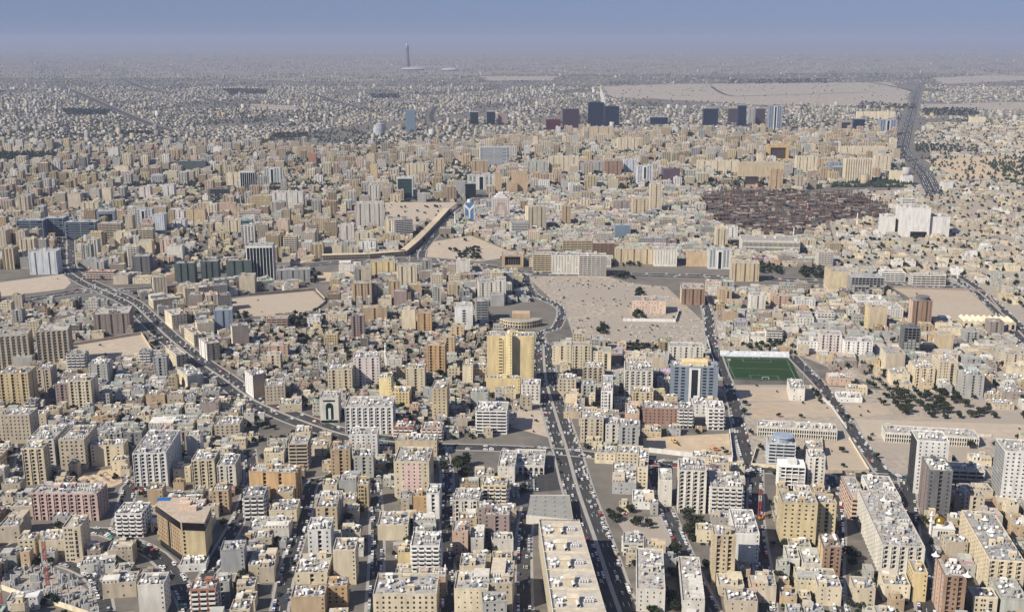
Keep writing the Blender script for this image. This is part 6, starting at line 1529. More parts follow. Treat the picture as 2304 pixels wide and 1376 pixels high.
# brown building site
for si, (poly, lb) in enumerate((([(476.8, 2740.1), (556.1, 2839.2), (664.0, 2822.2), (721.7, 2772.4), (833.0, 2772.4), (873.0, 2603.4), (846.8, 2440.5), (772.2, 2366.2), (657.5, 2330.7), (566.7, 2157.3), (494.5, 2147.2), (455.9, 2262.6), (427.0, 2415.2)], 'sprawling dark brown construction site of scaffolding and slabs in the upper right middle'),)):
    c0 = centre(poly); block_poly(poly, 3); poly = ragged(poly, 14)
    mb = MB(); mb.poly([(x, y, .3 + .02*si) for x, y in poly]); structure(mb.build('site_floor', SANDS['soil']), 'dark brown soil of the building site in the upper right middle')
    t = thing('construction_site', *c0, 0, 'construction site', lb, 'the brown building site', 'construction')
    cm, sm, gm_ = MB(), MB(), MB()
    x0, x1 = min(p[0] for p in poly), max(p[0] for p in poly); y0, y1 = min(p[1] for p in poly), max(p[1] for p in poly)
    for _ in range(3000):
        x, y = rng.uniform(x0, x1), rng.uniform(y0, y1)
        if not inside((x, y), poly): continue
        x += rng.uniform(-12, 12); y += rng.uniform(-30, 30)
        q = rng.random(); xx, yy = x - c0[0], y - c0[1]
        if q < .5: h_ = rng.uniform(4, 17); cm.box(xx-.6, xx+.6, yy-.6, yy+.6, 0, h_)
        elif q < .72: a_, b_, z_ = rng.uniform(3, 11), rng.uniform(2, 7), rng.uniform(2, 12); sm.box(xx-a_, xx+a_, yy-b_, yy+b_, z_, z_ + .8, rng.choice((0, 0, 1, 2)), bottom=True)
        else: a_ = rng.uniform(1, 5); gm_.box(xx-a_, xx+a_, yy-a_*.6, yy+a_*.6, 0, rng.uniform(2, 8), rng.choice((0, 1, 1, 2, 3)))
    cm.build('scaffold_post', wall('rust'), t, stuff=True); sm.build('formwork_slab', [wall('rust'), wall('taupe'), wall('dkgrey')], t, stuff=True); gm_.build('site_block', [wall('mauve'), wall('dkgrey'), wall('beige'), wall('rust')], t, stuff=True)
for k, (xy, jb) in enumerate((((489.1, 2486.0), 45), ((617.1, 2301.8), 40), ((739.2, 2519.4), 45), ((579.0, 2625.3), 40))):
    lattice(*xy, 38 + 4*(k % 2), 'thin red tower crane over the brown building site, %s from its left end' % ('first', 'third', 'fourth', 'second')[k], jb, 1. + k*1.3)

# sand mound and excavators
xy = (-368.1, 918.7); t = thing('sand_mound', *xy, 0, 'sand mound', 'heap of excavated yellow sand below the stepped pale yellow block', '', 'mound'); block(*xy, 40, 26, 0, 0)
mb = MB(); n_ = 16
hts = [[(1.9 + 2.2*math.sin(i*1.3)*math.cos(j*.9) + rng.uniform(0, 1.4)) * max(0, 1 - ((i-n_/2)/(n_/2))**2) * max(0, 1 - ((j-n_/2)/(n_/2))**2) for j in range(n_+1)] for i in range(n_+1)]
for i in range(n_):
    for j in range(n_): mb.poly([((i+a_-n_/2)*2.6, (j+b_-n_/2)*1.6, max(0, hts[i+a_][j+b_]) + .06) for a_, b_ in ((0,0),(1,0),(1,1),(0,1))])
mb.build('heap', SANDS['sand3'], t, True)
def excavator(xy, rz, col, label):
    t = thing('excavator', *xy, rz, 'excavator', label, '', 'excavator', z=.05)
    pm_ = simple('excavator_' + col, {'orange': (.55,.18,.03), 'brown': (.30,.17,.06), 'yellow': (.6,.38,.04)}[col], .5); dk = simple('track_rubber', (.03,.03,.03), .8)
    for yy in (-1.2, 1.2): mb = MB(); mb.box(-2, 2, yy-.35, yy+.35, 0, .9); mb.build('track', dk, t)
    mb = MB(); mb.box(-2, 1.4, -1.3, 1.3, 1.1, 2.2); mb.box(-2, -.9, -1.3, 1.3, 2.2, 2.7); mb.build('body', pm_, t)
    mb = MB(); mb.box(-.2, 1.3, .2, 1.3, 2.2, 3.4); mb.build('cab', GLASS, t)
    mb = MB(); mb.beam((1, -.4, 1.9), (3.6, -.4, 4.8), .28); mb.beam((3.6, -.4, 4.8), (6, -.4, 4.0), .24); mb.build('boom', pm_, t)
    mb = MB(); mb.beam((6, -.4, 4.0), (6.6, -.4, 1.6), .2); mb.box(6, 7, -.9, .1, .7, 1.7); mb.build('bucket_arm', pm_, t)
excavator((-365.6, 923.8), .6, 'brown', 'brown excavator working on the heap of excavated sand')
excavator((193.8, 991.6), 2.8, 'orange', 'orange excavator at the right end of the walled yellow sand plot')
excavator((157.9, 1011.8), 2.2, 'yellow', 'yellow excavator with raised boom in the middle of the walled sand plot')
excavator((202.1, 836.6), .4, 'orange', 'orange excavator in the shaded street beside the red crane mast')

# ------------------------------------------------------------------ the rest of the town, lot by lot
PAL = dict(town=['cream','offwhite','beige','offwhite','sand','cream','grey','beige','tan','greygreen','taupe','concrete'],
    old=['offwhite','beige','sand','cream','taupe','greygreen','salmon','grey','beige','taupe'],
    apt=['cream','beige','sand','offwhite','cream','tan','cream','khaki','greygreen','offwhite','white','khaki','beige','tan','peach'],
    villa=['offwhite','cream','cream','beige','sand','beige','white','greygreen'])
PAL['mix'] = PAL['town']; PAL['mixlow'] = PAL['town']; PAL['villas'] = PAL['villa']
def height_for(mix):
    q = rng.random()
    if mix == 'town': return rng.uniform(4, 9.5) if q < .82 else rng.uniform(11, 15) if q < .95 else rng.uniform(18, 25)
    if mix == 'old': return rng.uniform(3.2, 5.8) if q < .96 else rng.uniform(9, 15)
    if mix == 'mix': return rng.uniform(5, 10) if q < .62 else rng.uniform(12, 20) if q < .9 else rng.uniform(22, 30)
    if mix == 'mixlow': return rng.uniform(4.5, 9) if q < .82 else rng.uniform(11, 17) if q < .96 else rng.uniform(20, 26)
    if mix == 'apt': return rng.uniform(6, 12) if q < .30 else rng.uniform(15, 24) if q < .62 else rng.uniform(24, 38)
    return rng.uniform(4.2, 9.5)
CAND = []       # x, y, w, d, h, yaw, colour, mix
TREES = []      # x, y, radius
for key, poly, yaw, pu, pv, rows, street, mix in ZONES:
    a = R(yaw); ca, sa = math.cos(a), math.sin(a)
    us = [x*ca + y*sa for x, y in poly]; vs_ = [-x*sa + y*ca for x, y in poly]
    v, row = min(vs_), 0
    while v < max(vs_):
        u, col_i = min(us) + rng.uniform(0, 6), 0
        while u < max(us):
            lw = pu * rng.uniform(.8, 1.3)
            cu, cv = u + lw/2, v + pv/2
            x, y = cu*ca - cv*sa, cu*sa + cv*ca
            u += lw + (street if col_i % 7 == 6 else 0); col_i += 1
            if not inside((x, y), poly): continue
            px, py = proj(x, y)
            if px < -60 or px > 2364 or py > 1440: continue
            cover = .52 if mix.startswith('villa') else .66 if mix == 'apt' else .9
            if rng.random() > cover:
                if rng.random() < .6:
                    for _ in range(3 if mix == 'apt' else 1): TREES.append((x + rng.uniform(-7, 7), y + rng.uniform(-7, 7), rng.uniform(2.4, 4.8)))
                continue
            patch = math.sin(x/95 + 1) * math.sin(y/150 + x/260) + .5*math.sin(y/70 - x/120)
            if mix == 'apt' and patch < -.25:
                for _ in range(2):
                    if rng.random() < .55: TREES.append((x + rng.uniform(-9, 9), y + rng.uniform(-9, 9), rng.uniform(2.5, 5)))
                if rng.random() < .35: continue
            h = height_for('mixlow' if mix == 'apt' and patch < -.25 else mix); col = rng.choice(PAL[mix])
            w = lw - rng.uniform(.3, 2.2); d = pv - rng.uniform(.5, 3.5)
            if mix.startswith('villa'): w *= .72; d *= .7
            if mix == 'apt': w *= rng.uniform(.55, .95); d *= rng.uniform(.6, 1.0)
            if mix == 'old' and rng.random() < .45: d *= .6
            yw = yaw + rng.uniform(-1.2, 1.2)
            ok = is_free(x, y, w, d, R(yw))
            if not ok:
                w, d = w*.6, d*.6
                dx, dy = rng.uniform(-3, 3), rng.uniform(-3, 3)
                x, y = x + dx, y + dy
                if w > 6 and d > 6 and is_free(x, y, w, d, R(yw)): h = min(h, 11); ok = True
            if ok:
                block(x, y, w, d, R(yw), 0, 1)
                CAND.append((x, y, w, d, h, yw, col, mix))
            elif rng.random() < .12 and is_free(x, y, 4, 4, 0): TREES.append((x, y, rng.uniform(2, 3.6)))
        v += pv * rng.uniform(.95, 1.05); row += 1
        if row % rows == 0: v += street
# sheds, annexes and small houses squeezed into what is left
for key, poly, yaw, pu, pv, rows, street, mix in ZONES:
    if mix.startswith('villa'): continue
    xs, ys = [p[0] for p in poly], [p[1] for p in poly]
    area = abs(sum(poly[i-1][0]*poly[i][1] - poly[i][0]*poly[i-1][1] for i in range(len(poly))))/2
    for _ in range(int(min(9000, area / 55))):
        x, y = rng.uniform(min(xs), max(xs)), rng.uniform(min(ys), max(ys))
        if not inside((x, y), poly): continue
        px, py = proj(x, y)
        if px < -40 or px > 2344 or py > 1420: continue
        w, d = rng.uniform(6, 15), rng.uniform(6, 14)
        if is_free(x, y, w, d, R(yaw), 2.0 if mix != 'old' else 1.0):
            block(x, y, w, d, R(yaw), 0, 1)
            CAND.append((x, y, w, d, rng.uniform(3.4, 8.5) if rng.random() < .8 else rng.uniform(9, 15), yaw + rng.uniform(-2, 2), rng.choice(PAL[mix]), mix))
# yard and street trees
for (x, y, w, d, h, yw, col, mix) in list(CAND):
    pr = {'villa': 1., 'villas': 1., 'old': .95, 'town': .95, 'mix': .8, 'mixlow': .9, 'apt': .75}[mix]
    for _ in range(3 if mix.startswith('villa') or (mix == 'town' and x > 80) else 2):
        if rng.random() < pr:
            q = rng.uniform(0, 6.28); x1, y1 = x + (w*.5 + 3.2)*math.cos(q), y + (d*.5 + 3.2)*math.sin(q)
            r = rng.uniform(1.8, 4.4)
            if is_free(x1, y1, r*.9, r*.9, 0, 0): TREES.append((x1, y1, r)); block(x1, y1, r, r, 0, 0, 4)
for nm, c, pts in LOTS:
    if nm == 'sand_field': continue
    xs, ys = [p[0] for p in pts], [p[1] for p in pts]
    for _ in range(60 if nm == 'car_park' else 4):
        q = (rng.uniform(min(xs), max(xs)), rng.uniform(min(ys), max(ys)))
        if inside(q, pts) and c != 'asph': TREES.append((*q, rng.uniform(.9, 2.2)))
for poly, sp, sz in WOODS:
    x0, x1 = min(p[0] for p in poly), max(p[0] for p in poly); y0, y1 = min(p[1] for p in poly), max(p[1] for p in poly)
    y = y0
    while y <= y1:
        x = x0
        while x <= x1:
            q = (x + rng.uniform(-.35, .35)*sp, y + rng.uniform(-.35, .35)*sp)
            if inside(q, poly) and rng.random() < (.9 if y < 2500 else .6):
                k = mark_rect(q[0], q[1], 3, 3, 0, 0)
                if k is None or not ((occ[k[0]][k[1]] == 1) | (occ[k[0]][k[1]] == 2)).any(): TREES.append((*q, sz*rng.uniform(.65, 1.15)))
            x += sp
        y += sp

# which of them show largest (coarse visibility from the camera side, near ones first)
maskv = np.zeros((344, 576), dtype=bool)
def boxpx(x, y, w, d, h, yaw):
    cs = [proj(x + sx*(w/2)*math.cos(yaw) - sy*(d/2)*math.sin(yaw), y + sx*(w/2)*math.sin(yaw) + sy*(d/2)*math.cos(yaw), z) for sx in (-1,1) for sy in (-1,1) for z in (0, h)]
    xs, ys = [c[0] for c in cs], [c[1] for c in cs]
    return max(0, int(min(xs)/4)), min(576, int(max(xs)/4)+1), max(0, int(min(ys)/4)), min(344, int(max(ys)/4)+1)
items = [(m[1] - m[3]/2, -1, m[:6]) for n, a_, l_, ms in LAND for m in ms] + [(c[1] - c[3]/2, i, c[:6]) for i, c in enumerate(CAND)]
score = {}
for yk, i, c in sorted(items, key=lambda q: q[0]):
    i0, i1, j0, j1 = boxpx(*c[:5], R(c[5]))
    if i1 <= i0 or j1 <= j0: continue
    sub = maskv[j0:j1, i0:i1]
    if i >= 0: score[i] = float((~sub).sum())
    sub[:] = True
n_apt = sum(1 for q in LAND if q[0] == 'apartment_building'); n_house = sum(1 for q in LAND if q[0] == 'house')
order = sorted(score, key=lambda i: -score[i])
apts = [i for i in order if CAND[i][4] >= 12.5 and score[i] >= 6][:max(0, 305 - n_apt)]
houses = [i for i in order if CAND[i][4] < 12.5 and score[i] >= 6][:max(0, 305 - n_house)]
chosen = set(apts) | set(houses)
STY = ['strip', 'strip2', 'bay', 'punch', 'balc', 'blank', 'strip', 'stair', 'punch']
for i in apts:
    x, y, w, d, h, yw, col, mix = CAND[i]; building('apartment_building', '', '', [(x, y, w, d, h, yw, rng.choice(STY), col, {})])
for i in houses:
    x, y, w, d, h, yw, col, mix = CAND[i]; building('house', '', '', [(x, y, w, d, h, yw, 'low', col, {})])

# the others, past the count that can be kept singly: joined masses
def jit(c, a=.12):
    k = 1 + rng.uniform(-a, a); return tuple(min(.85, q*k) for q in c)
ROOFC = [(.40,.375,.335), (.34,.32,.29), (.46,.435,.395), (.28,.27,.25), (.52,.50,.46)]
DARK = (.03, .033, .04)
sa_, sh_ = MB(), MB()
for i, (x, y, w, d, h, yw, col, mix) in enumerate(CAND):
    if i in chosen: continue
    mb = sa_ if h >= 12.5 else sh_
    a = R(yw); ca, sn = math.cos(a), math.sin(a)
    xf = lambda u, v: (x + u*ca - v*sn, y + u*sn + v*ca)
    wth = rng.uniform(.58, 1.0); c = tuple(q*wth for q in jit(PAINT[col])); rc = tuple(q*rng.uniform(.65, 1.1) for q in rng.choice(ROOFC))
    mb.box(-w/2, w/2, -d/2, d/2, 0, h, 0, c, xf=xf, top=False)
    p = [xf(*q) for q in ((-w/2,-d/2),(w/2,-d/2),(w/2,d/2),(-w/2,d/2))]
    mb.poly([(*q, h - .5) for q in p], 0, rc)
    if y < 2300:
        for q in ((-w/2-.03, w/2+.03, -d/2-.03, -d/2+.3), (-w/2-.03, w/2+.03, d/2-.3, d/2+.03), (-w/2-.03, -w/2+.3, -d/2+.3, d/2-.3), (w/2-.3, w/2+.03, -d/2+.3, d/2-.3)):
            mb.box(*q, h - .4, h + .5, 0, c, xf=xf)
    fl = max(1, int(h / 3.4)); fh = h / fl
    sides = [Side(w, d, k) for k in range(4)]
    tmp = MB()
    for k in (0, 1, 3):
        s = sides[k]
        if h < 12.5:
            for u in np.arange(1.8, s.L - 1, 4.2):
                for f in range(fl):
                    if rng.random() < .7: s.quad(tmp, u - .65, u + .65, f*fh + 1, f*fh + 2.3, .05, 0, DARK)
        elif y < 2400:
            stl = (i*7 + k) % 3
            for u in np.arange(2, s.L - 1, 3.6 if stl else 5.2):
                for f in range(1, fl): s.quad(tmp, u - .75, u + .75, f*fh + .9, f*fh + 2.4, .05, 0, DARK)
            if stl == 0 and s.L > 10: s.quad(tmp, s.L*.5 - 1, s.L*.5 + 1, 1, h - .8, .07, 0, DARK)
        else:
            n = max(1, int(s.L / 6))
            if (i*5 + k) % 3 == 0:
                for u in np.arange(2, s.L - 1, 3.8):
                    for f in range(1, fl): s.quad(tmp, u - .6, u + .6, f*fh + 1, f*fh + 2.2, .05, 0, DARK)
                n = 0
            for j in range(n):
                u = s.L*(j + .5)/n; s.quad(tmp, u - .9, u + .9, 2.5, h - 1.2, .05, 0, DARK)
                for f in range(1, fl): s.box(tmp, u - 1.2, u + 1.2, f*fh - .1, f*fh + .9, 0, .5, 0, c)
    o = len(mb.v); mb.v.extend([(*xf(q[0], q[1]), q[2]) for q in tmp.v])
    mb.f.extend([tuple(o + k for k in f) for f in tmp.f]); mb.m.extend(tmp.m); mb.c.extend(tmp.c)
    if w > 8 and d > 8:
        u, v = rng.uniform(-w/2+3, w/2-3), rng.uniform(-d/2+2.5, d/2-2.5); mb.box(u-2.2, u+2.2, v-2, v+2, h - .5, h + rng.uniform(2, 3.6), 0, c, xf=xf)
        if h < 12.5 and rng.random() < .6:
            uw, ud = w*rng.uniform(.35, .65), d*rng.uniform(.35, .7); u, v = rng.choice((-1, 1))*(w-uw)*.48, rng.choice((-1, 1))*(d-ud)*.48
            mb.box(u-uw/2, u+uw/2, v-ud/2, v+ud/2, h - .48, h + rng.uniform(2, 3.2), 0, jit(PAINT[rng.choice((col, 'beige', 'greygreen', 'grey'))]), xf=xf)
    for _ in range(min(7 if y < 2400 else 4, int(w*d/26))):
        u, v = rng.uniform(-w/2+1, w/2-1), rng.uniform(-d/2+1, d/2-1); q = rng.uniform(.5, 1.4)
        mb.box(u-q, u+q, v-q*.8, v+q*.8, h - .49, h + rng.uniform(.3, 1.6), 0, rng.choice(((.7,.7,.7), (.42,.42,.42), (.6,.56,.5), (.2,.2,.2), c)), xf=xf)
structure(sa_.build('apartment_district', STUFF_PAINT), 'mass of beige and cream apartment blocks filling the farther districts', 'apartment blocks', 'stuff')
structure(sh_.build('housing_district', STUFF_PAINT), 'mass of low pale houses filling the town between the taller blocks', 'houses', 'stuff')

# hazy far town: low houses and trees to the horizon
def wave(X, Y, k):
    return np.sin(X/(310*k) + 1.3) * np.sin(Y/(520*k) + X/(900*k)) + .6*np.sin(X/(130*k) - Y/(410*k) + 2.1) + .4*np.sin(Y/(230*k) + .7)
def far_boxes(name, n, y0, y1, near_zones):
    t = nrng.random(n); Y = y0 + (y1 - y0) * t
    X = (nrng.random(n) - .5) * 1.02 * Y
    X = np.round(X / 36.) * 36. + nrng.uniform(-14, 14, n); Y = np.round(Y / 75) * 75 + nrng.uniform(-30, 30, n)
    keep = (wave(X, Y, 1.) > -.75)
    for pl in near_zones: keep &= ~inside_many(X, Y, pl)
    X, Y = X[keep], Y[keep]; n = len(X)
    w = nrng.uniform(8, 17, n); d = nrng.uniform(8, 16, n); h = nrng.uniform(3.6, 8, n)
    tall = nrng.random(n) < .035; h[tall] = nrng.uniform(14, 30, tall.sum()); w[tall] *= 1.3
    yw = np.radians(-4 + 9*np.sign(np.sin(X/1500 + Y/2600))) + nrng.uniform(-.03, .03, n)
    ca, sn = np.cos(yw), np.sin(yw)
    cs = np.array([(-1,-1),(1,-1),(1,1),(-1,1)]) * .5
    V = np.zeros((n, 8, 3), dtype=np.float32)
    for k in range(4):
        u, v = cs[k][0]*w, cs[k][1]*d
        V[:, k, 0] = V[:, k+4, 0] = X + u*ca - v*sn; V[:, k, 1] = V[:, k+4, 1] = Y + u*sn + v*ca
        V[:, k+4, 2] = h
    q = np.array([(0,1,5,4),(1,2,6,5),(2,3,7,6),(3,0,4,7),(4,5,6,7)])
    Fq = (np.arange(n)[:, None, None]*8 + q[None]).reshape(-1)
    base = np.array([PAINT[c] for c in ('offwhite','cream','white','sand','beige','offwhite','greygreen','grey')])[nrng.integers(0, 8, n)]
    base = base * nrng.uniform(.3, .72, (n, 1))
    col = np.repeat(base[:, None, :], 5, axis=1); col[:, 4, :] = np.array((.36,.335,.30)) * nrng.uniform(.5, 1.3, (n, 1))
    return quads_object(name, V.reshape(-1, 3), Fq, col.reshape(-1, 3), STUFF_PAINT)
def quads_object(name, V, Fq, col, mat):
    me = bpy.data.meshes.new(name); nf = len(Fq) // 4
    me.vertices.add(len(V)); me.vertices.foreach_set('co', np.ascontiguousarray(V, dtype=np.float32).ravel())
    me.loops.add(len(Fq)); me.loops.foreach_set('vertex_index', np.ascontiguousarray(Fq, dtype=np.int32))
    me.polygons.add(nf); me.polygons.foreach_set('loop_start', np.arange(nf, dtype=np.int32)*4)
    me.materials.append(mat); me.update(calc_edges=True)
    if col is not None:
        a = me.attributes.new('paint', 'FLOAT_COLOR', 'FACE')
        a.data.foreach_set('color', np.concatenate([col, np.ones((nf, 1))], axis=1).astype(np.float32).ravel())
    return place(name, me)
ROADPOLY = []
for n, w, m, ln in ROADLINES:
    if n.startswith('far'):
        for a, b in zip(ln, ln[1:]):
            t_ = (b - a)/np.linalg.norm(b - a); nn = np.array((t_[1], -t_[0]))*(w*.7 + 12)
            ROADPOLY.append([tuple(a-nn), tuple(a+nn), tuple(b+nn), tuple(b-nn)])
AVOID = [q[2] for q in LOTS if q[0] == 'sand_field' or q[2][0][1] > 2500] + [z[1] for z in ZONES] + [w[0] for w in WOODS if w[0][0][1] > 2500] + ROADPOLY
for n, a, l, ms in LAND:
    for m in ms:
        if m[1] > 2900: x, y, w, d = m[0], m[1], m[2]*.6 + 8, m[3]*.6 + 8; AVOID.append([(x-w,y-d-30),(x+w,y-d-30),(x+w,y+d),(x-w,y+d)])
structure(far_boxes('distant_suburb', 30000, 2900, 9000, AVOID), 'hazy far suburb of countless low pale houses below the horizon', 'houses', 'stuff')
structure(far_boxes('horizon_town', 18000, 8800, 34000, [q[2] for q in LOTS if q[0] == 'sand_field'] + ROADPOLY), 'faint pale strip of town just below the horizon', 'houses', 'stuff')

# ------------------------------------------------------------------ trees
def leaf_quads(n, r, squash, size, seed, lobes=7):
    g = np.random.default_rng(seed)
    cl = g.normal(size=(lobes, 3)); cl /= np.linalg.norm(cl, axis=1)[:, None]; cl *= r * g.uniform(.35, .62, (lobes, 1)); cl[:, 2] = cl[:, 2]*squash
    c = cl[g.integers(0, lobes, n)]
    p = g.normal(size=(n, 3)); p /= np.linalg.norm(p, axis=1)[:, None]; p = c + p * r * g.uniform(.30, .52, (n, 1)) * np.array((1, 1, squash))
    a = g.normal(size=(n, 3)); a /= np.linalg.norm(a, axis=1)[:, None]
    b = np.cross(a, g.normal(size=(n, 3))); b /= np.linalg.norm(b, axis=1)[:, None]
    s = size * g.uniform(.6, 1.3, (n, 1))
    return np.stack([p - a*s - b*s*.6, p + a*s - b*s*.6, p + a*s*.7 + b*s*.6, p - a*s*.7 + b*s*.6], axis=1)
CROWNS, TRUNKS = [], []
for k in range(5):
    Q = leaf_quads(330, 1., .72, .135, 40 + k, 6 + k)
    Q[:, :, 2] += 1.15
    me = bpy.data.meshes.new('crown'); me.from_pydata(Q.reshape(-1, 3).tolist(), [], [(i*4, i*4+1, i*4+2, i*4+3) for i in range(len(Q))]); me.materials.append(LEAF[k % 3]); CROWNS.append(me)
    mb = MB(); mb.cyl(0, 0, 0, .75, .085, .05, 7, 0, False)
    for q in range(5):
        a = q*1.26 + k; mb.beam((0, 0, .55), (.42*math.cos(a), .42*math.sin(a), 1.05 + .1*(q % 3)), .028)
    TRUNKS.append(mb.mesh('trunk', [BARK]))
vis = []
for i, (x, y, r) in enumerate(TREES):
    px, py = proj(x, y)
    if -20 < px < 2324 and py < 1400: vis.append((r / y, i))
vis.sort(reverse=True)
top_trees = set(i for _, i in vis[:300])
TQ = []
for i, (x, y, r) in enumerate(TREES):
    k = rng.randrange(5)
    if i in top_trees:
        sz = 'small' if r < 3 else 'medium-sized' if r < 4.4 else 'large'
        t = thing('tree', x, y, rng.uniform(0, 6.28), '%s %s tree' % (sz, ('dark green', 'olive green', 'grey-green')[k % 3]), '', '', 'tree', 'trees among the buildings')
        t.scale = (r, r, r * rng.uniform(.85, 1.15))
        place('trunk', TRUNKS[k], t); place('crown', CROWNS[k], t)
    else:
        TQ.append((x, y, r))
LQ = [leaf_quads(46, 1., .75, .33, 90 + k, 5) for k in range(6)]
FQ = [leaf_quads(12, 1., .8, .55, 190 + k, 4) for k in range(4)]
quads = []
for x, y, r in TQ:
    src = LQ[rng.randrange(6)] if y < 3000 else FQ[rng.randrange(4)]
    q = src.copy(); q[:, :, 2] = (q[:, :, 2] + 1.0) * r; q[:, :, 0] = q[:, :, 0]*r + x; q[:, :, 1] = q[:, :, 1]*r + y; quads.append(q)
# far trees between the distant houses, in groves and garden rows
n = 95000; Y = 2900 + 25000*nrng.random(n)**1.7; X = (nrng.random(n) - .5)*1.02*Y
green = wave(X + 700, Y - 300, .55) + .5*wave(X, Y, 1.9) > .12 + 1.1*X/Y
green |= nrng.random(n) < .16
for pl in [q[2] for q in LOTS if q[0] == 'sand_field']: green &= ~inside_many(X, Y, pl) | (nrng.random(n) < .08)
for pl in ROADPOLY: green &= ~inside_many(X, Y, pl)
X, Y = X[green], Y[green]; n = len(X); r = nrng.uniform(2.6, 6.2, n)
oc = np.array([(1,0,0),(0,1,0),(-1,0,0),(0,-1,0),(0,0,1.)])
fq = np.array([(0,1,4,4),(1,2,4,4),(2,3,4,4),(3,0,4,4)])
Vt = np.zeros((n, 5, 3)); ang = nrng.uniform(0, 1.57, n); jt = nrng.uniform(.7, 1.3, (n, 5))
for k in range(5):
    u, v = oc[k][0]*jt[:, k], oc[k][1]*jt[:, k]
    Vt[:, k, 0] = X + r*(u*np.cos(ang) - v*np.sin(ang)); Vt[:, k, 1] = Y + r*(u*np.sin(ang) + v*np.cos(ang)); Vt[:, k, 2] = r*(1.7*oc[k][2]*jt[:, k] + .35)
quads.append(Vt[:, fq, :].reshape(-1, 4, 3))
Q = np.concatenate(quads, axis=0)
structure(quads_object('tree_mass', Q.reshape(-1, 3), np.arange(len(Q)*4), None, LEAF[0]), 'dark scattered trees and groves through the farther districts', 'trees', 'stuff')

# ------------------------------------------------------------------ cars
CARC = dict(white=(.72,.72,.72), silver=(.42,.43,.44), grey=(.16,.165,.17), black=(.02,.02,.022), red=(.38,.03,.03), beige=(.45,.39,.30), blue=(.05,.09,.22), green=(.05,.32,.26))
RUBBER = simple('tyre', (.02,.02,.02), .8)
def car_mesh(kind, col):
    L, W, H = {'car': (4.5, 1.8, 1.45), 'jeep': (4.8, 1.95, 1.85), 'van': (5.6, 2.0, 2.4)}[kind]
    mb = MB()
    prof = {'car': [(-L/2,.3),(L/2,.3),(L/2,.75),(L*.24,.9),(L*.1,H),(-L*.25,H),(-L*.42,.95),(-L/2,.9)],
            'jeep': [(-L/2,.35),(L/2,.35),(L/2,.95),(L*.25,1.1),(L*.13,H),(-L*.47,H),(-L/2,1.1)],
            'van': [(-L/2,.35),(L/2,.35),(L/2,1.0),(L*.42,1.25),(L*.3,H),(-L*.5,H)]}[kind]
    n = len(prof)
    mb.poly([(x, -W/2, z) for x, z in prof]); mb.poly([(x, W/2, z) for x, z in prof][::-1])
    for i in range(n):
        a, b = prof[i], prof[(i+1) % n]; mb.poly([(a[0],W/2,a[1]),(b[0],W/2,b[1]),(b[0],-W/2,b[1]),(a[0],-W/2,a[1])][::-1])
    for sx in (-.31, .31):
        for sy in (-1, 1):
            for k in range(1):
                c = [(L*sx + .33*math.cos(q*.785), sy*(W/2 + .02), .33 + .33*math.sin(q*.785)) for q in range(8)]; mb.poly(c if sy < 0 else c[::-1], 1)
    gl = MB(); zt, zb = H - .12, .62*H
    for sy in (-1, 1):
        q = [(-L*.3, sy*(W/2+.015), zb), (L*.16, sy*(W/2+.015), zb), (L*.08, sy*(W/2+.015), zt), (-L*.24, sy*(W/2+.015), zt)]; gl.poly(q if sy < 0 else q[::-1])
    i = 3 if kind != 'van' else 3
    a, b = prof[i], prof[i+1]; gl.poly([(a[0]+.02,W*.42,a[1]+.02),(a[0]+.02,-W*.42,a[1]+.02),(b[0]+.02,-W*.38,b[1]+.0),(b[0]+.02,W*.38,b[1]+.0)][::-1])
    a, b = (prof[5], prof[6]) if kind == 'car' else (prof[-2], prof[-1]); 
    if kind != 'van': gl.poly([(a[0]-.02,W*.38,a[1]),(a[0]-.02,-W*.38,a[1]),(b[0]-.02,-W*.42,b[1]+.02),(b[0]-.02,W*.42,b[1]+.02)])
    return mb.mesh('car_body', [simple('car_' + col, CARC[col], .3), RUBBER]), gl.mesh('car_glass', [GLASS])
CARM = {(k, c): car_mesh(k, c) for k in ('car', 'jeep', 'van') for c in CARC}
CARS = []
def pick():
    q = rng.random(); c = 'white' if q < .5 else 'silver' if q < .68 else 'grey' if q < .8 else 'black' if q < .88 else 'beige' if q < .955 else 'red' if q < .975 else 'blue' if q < .993 else 'green'
    return rng.choice(('car', 'car', 'jeep', 'jeep', 'van') if rng.random() < .4 else ('car', 'jeep')), c
for n, w, med, ln in ROADLINES:
    if n == 'far_road': continue
    zr = .05 + .01*[q[0] for q in ROADLINES].index(n) + .012
    zr = .6 + .02*[q[0] for q in ROADLINES].index(n) + .05 if n == 'far_highway' else [(.05 + .01*i) for i, q in enumerate(ROADLINES) if q[3] is ln][0] + .006
    dens = {'main_avenue': .26, 'diagonal_avenue': .3, 'left_avenue': .3, 'cross_street': .3, 'far_highway': .7}.get(n, .14)
    for a, b in zip(ln, ln[1:]):
        t_ = b - a; L = np.linalg.norm(t_); t_ = t_/L; nn = np.array((t_[1], -t_[0])); ang = math.atan2(t_[1], t_[0])
        lanes = ([(-.40, 1), (-.25, 1), (-.12, 1), (.12, 0), (.25, 0), (.40, 0)] if med else [(-.22, 1), (.22, 0)])
        for off, rev in lanes:
            s = rng.uniform(0, 8)
            while s < L:
                if rng.random() < dens:
                    p = a + t_*s + nn*off*w; CARS.append((p[0], p[1], zr, ang + (math.pi if rev else 0), 'driving'))
                s += rng.uniform(7, 16)
        for off in (-.5 + 1.1/w, .5 - 1.1/w):
            s = rng.uniform(0, 4)
            while s < L and w < 26:
                if rng.random() < .55: p = a + t_*s + nn*off*w; CARS.append((p[0], p[1], zr, ang, 'parked'))
                s += 5.8
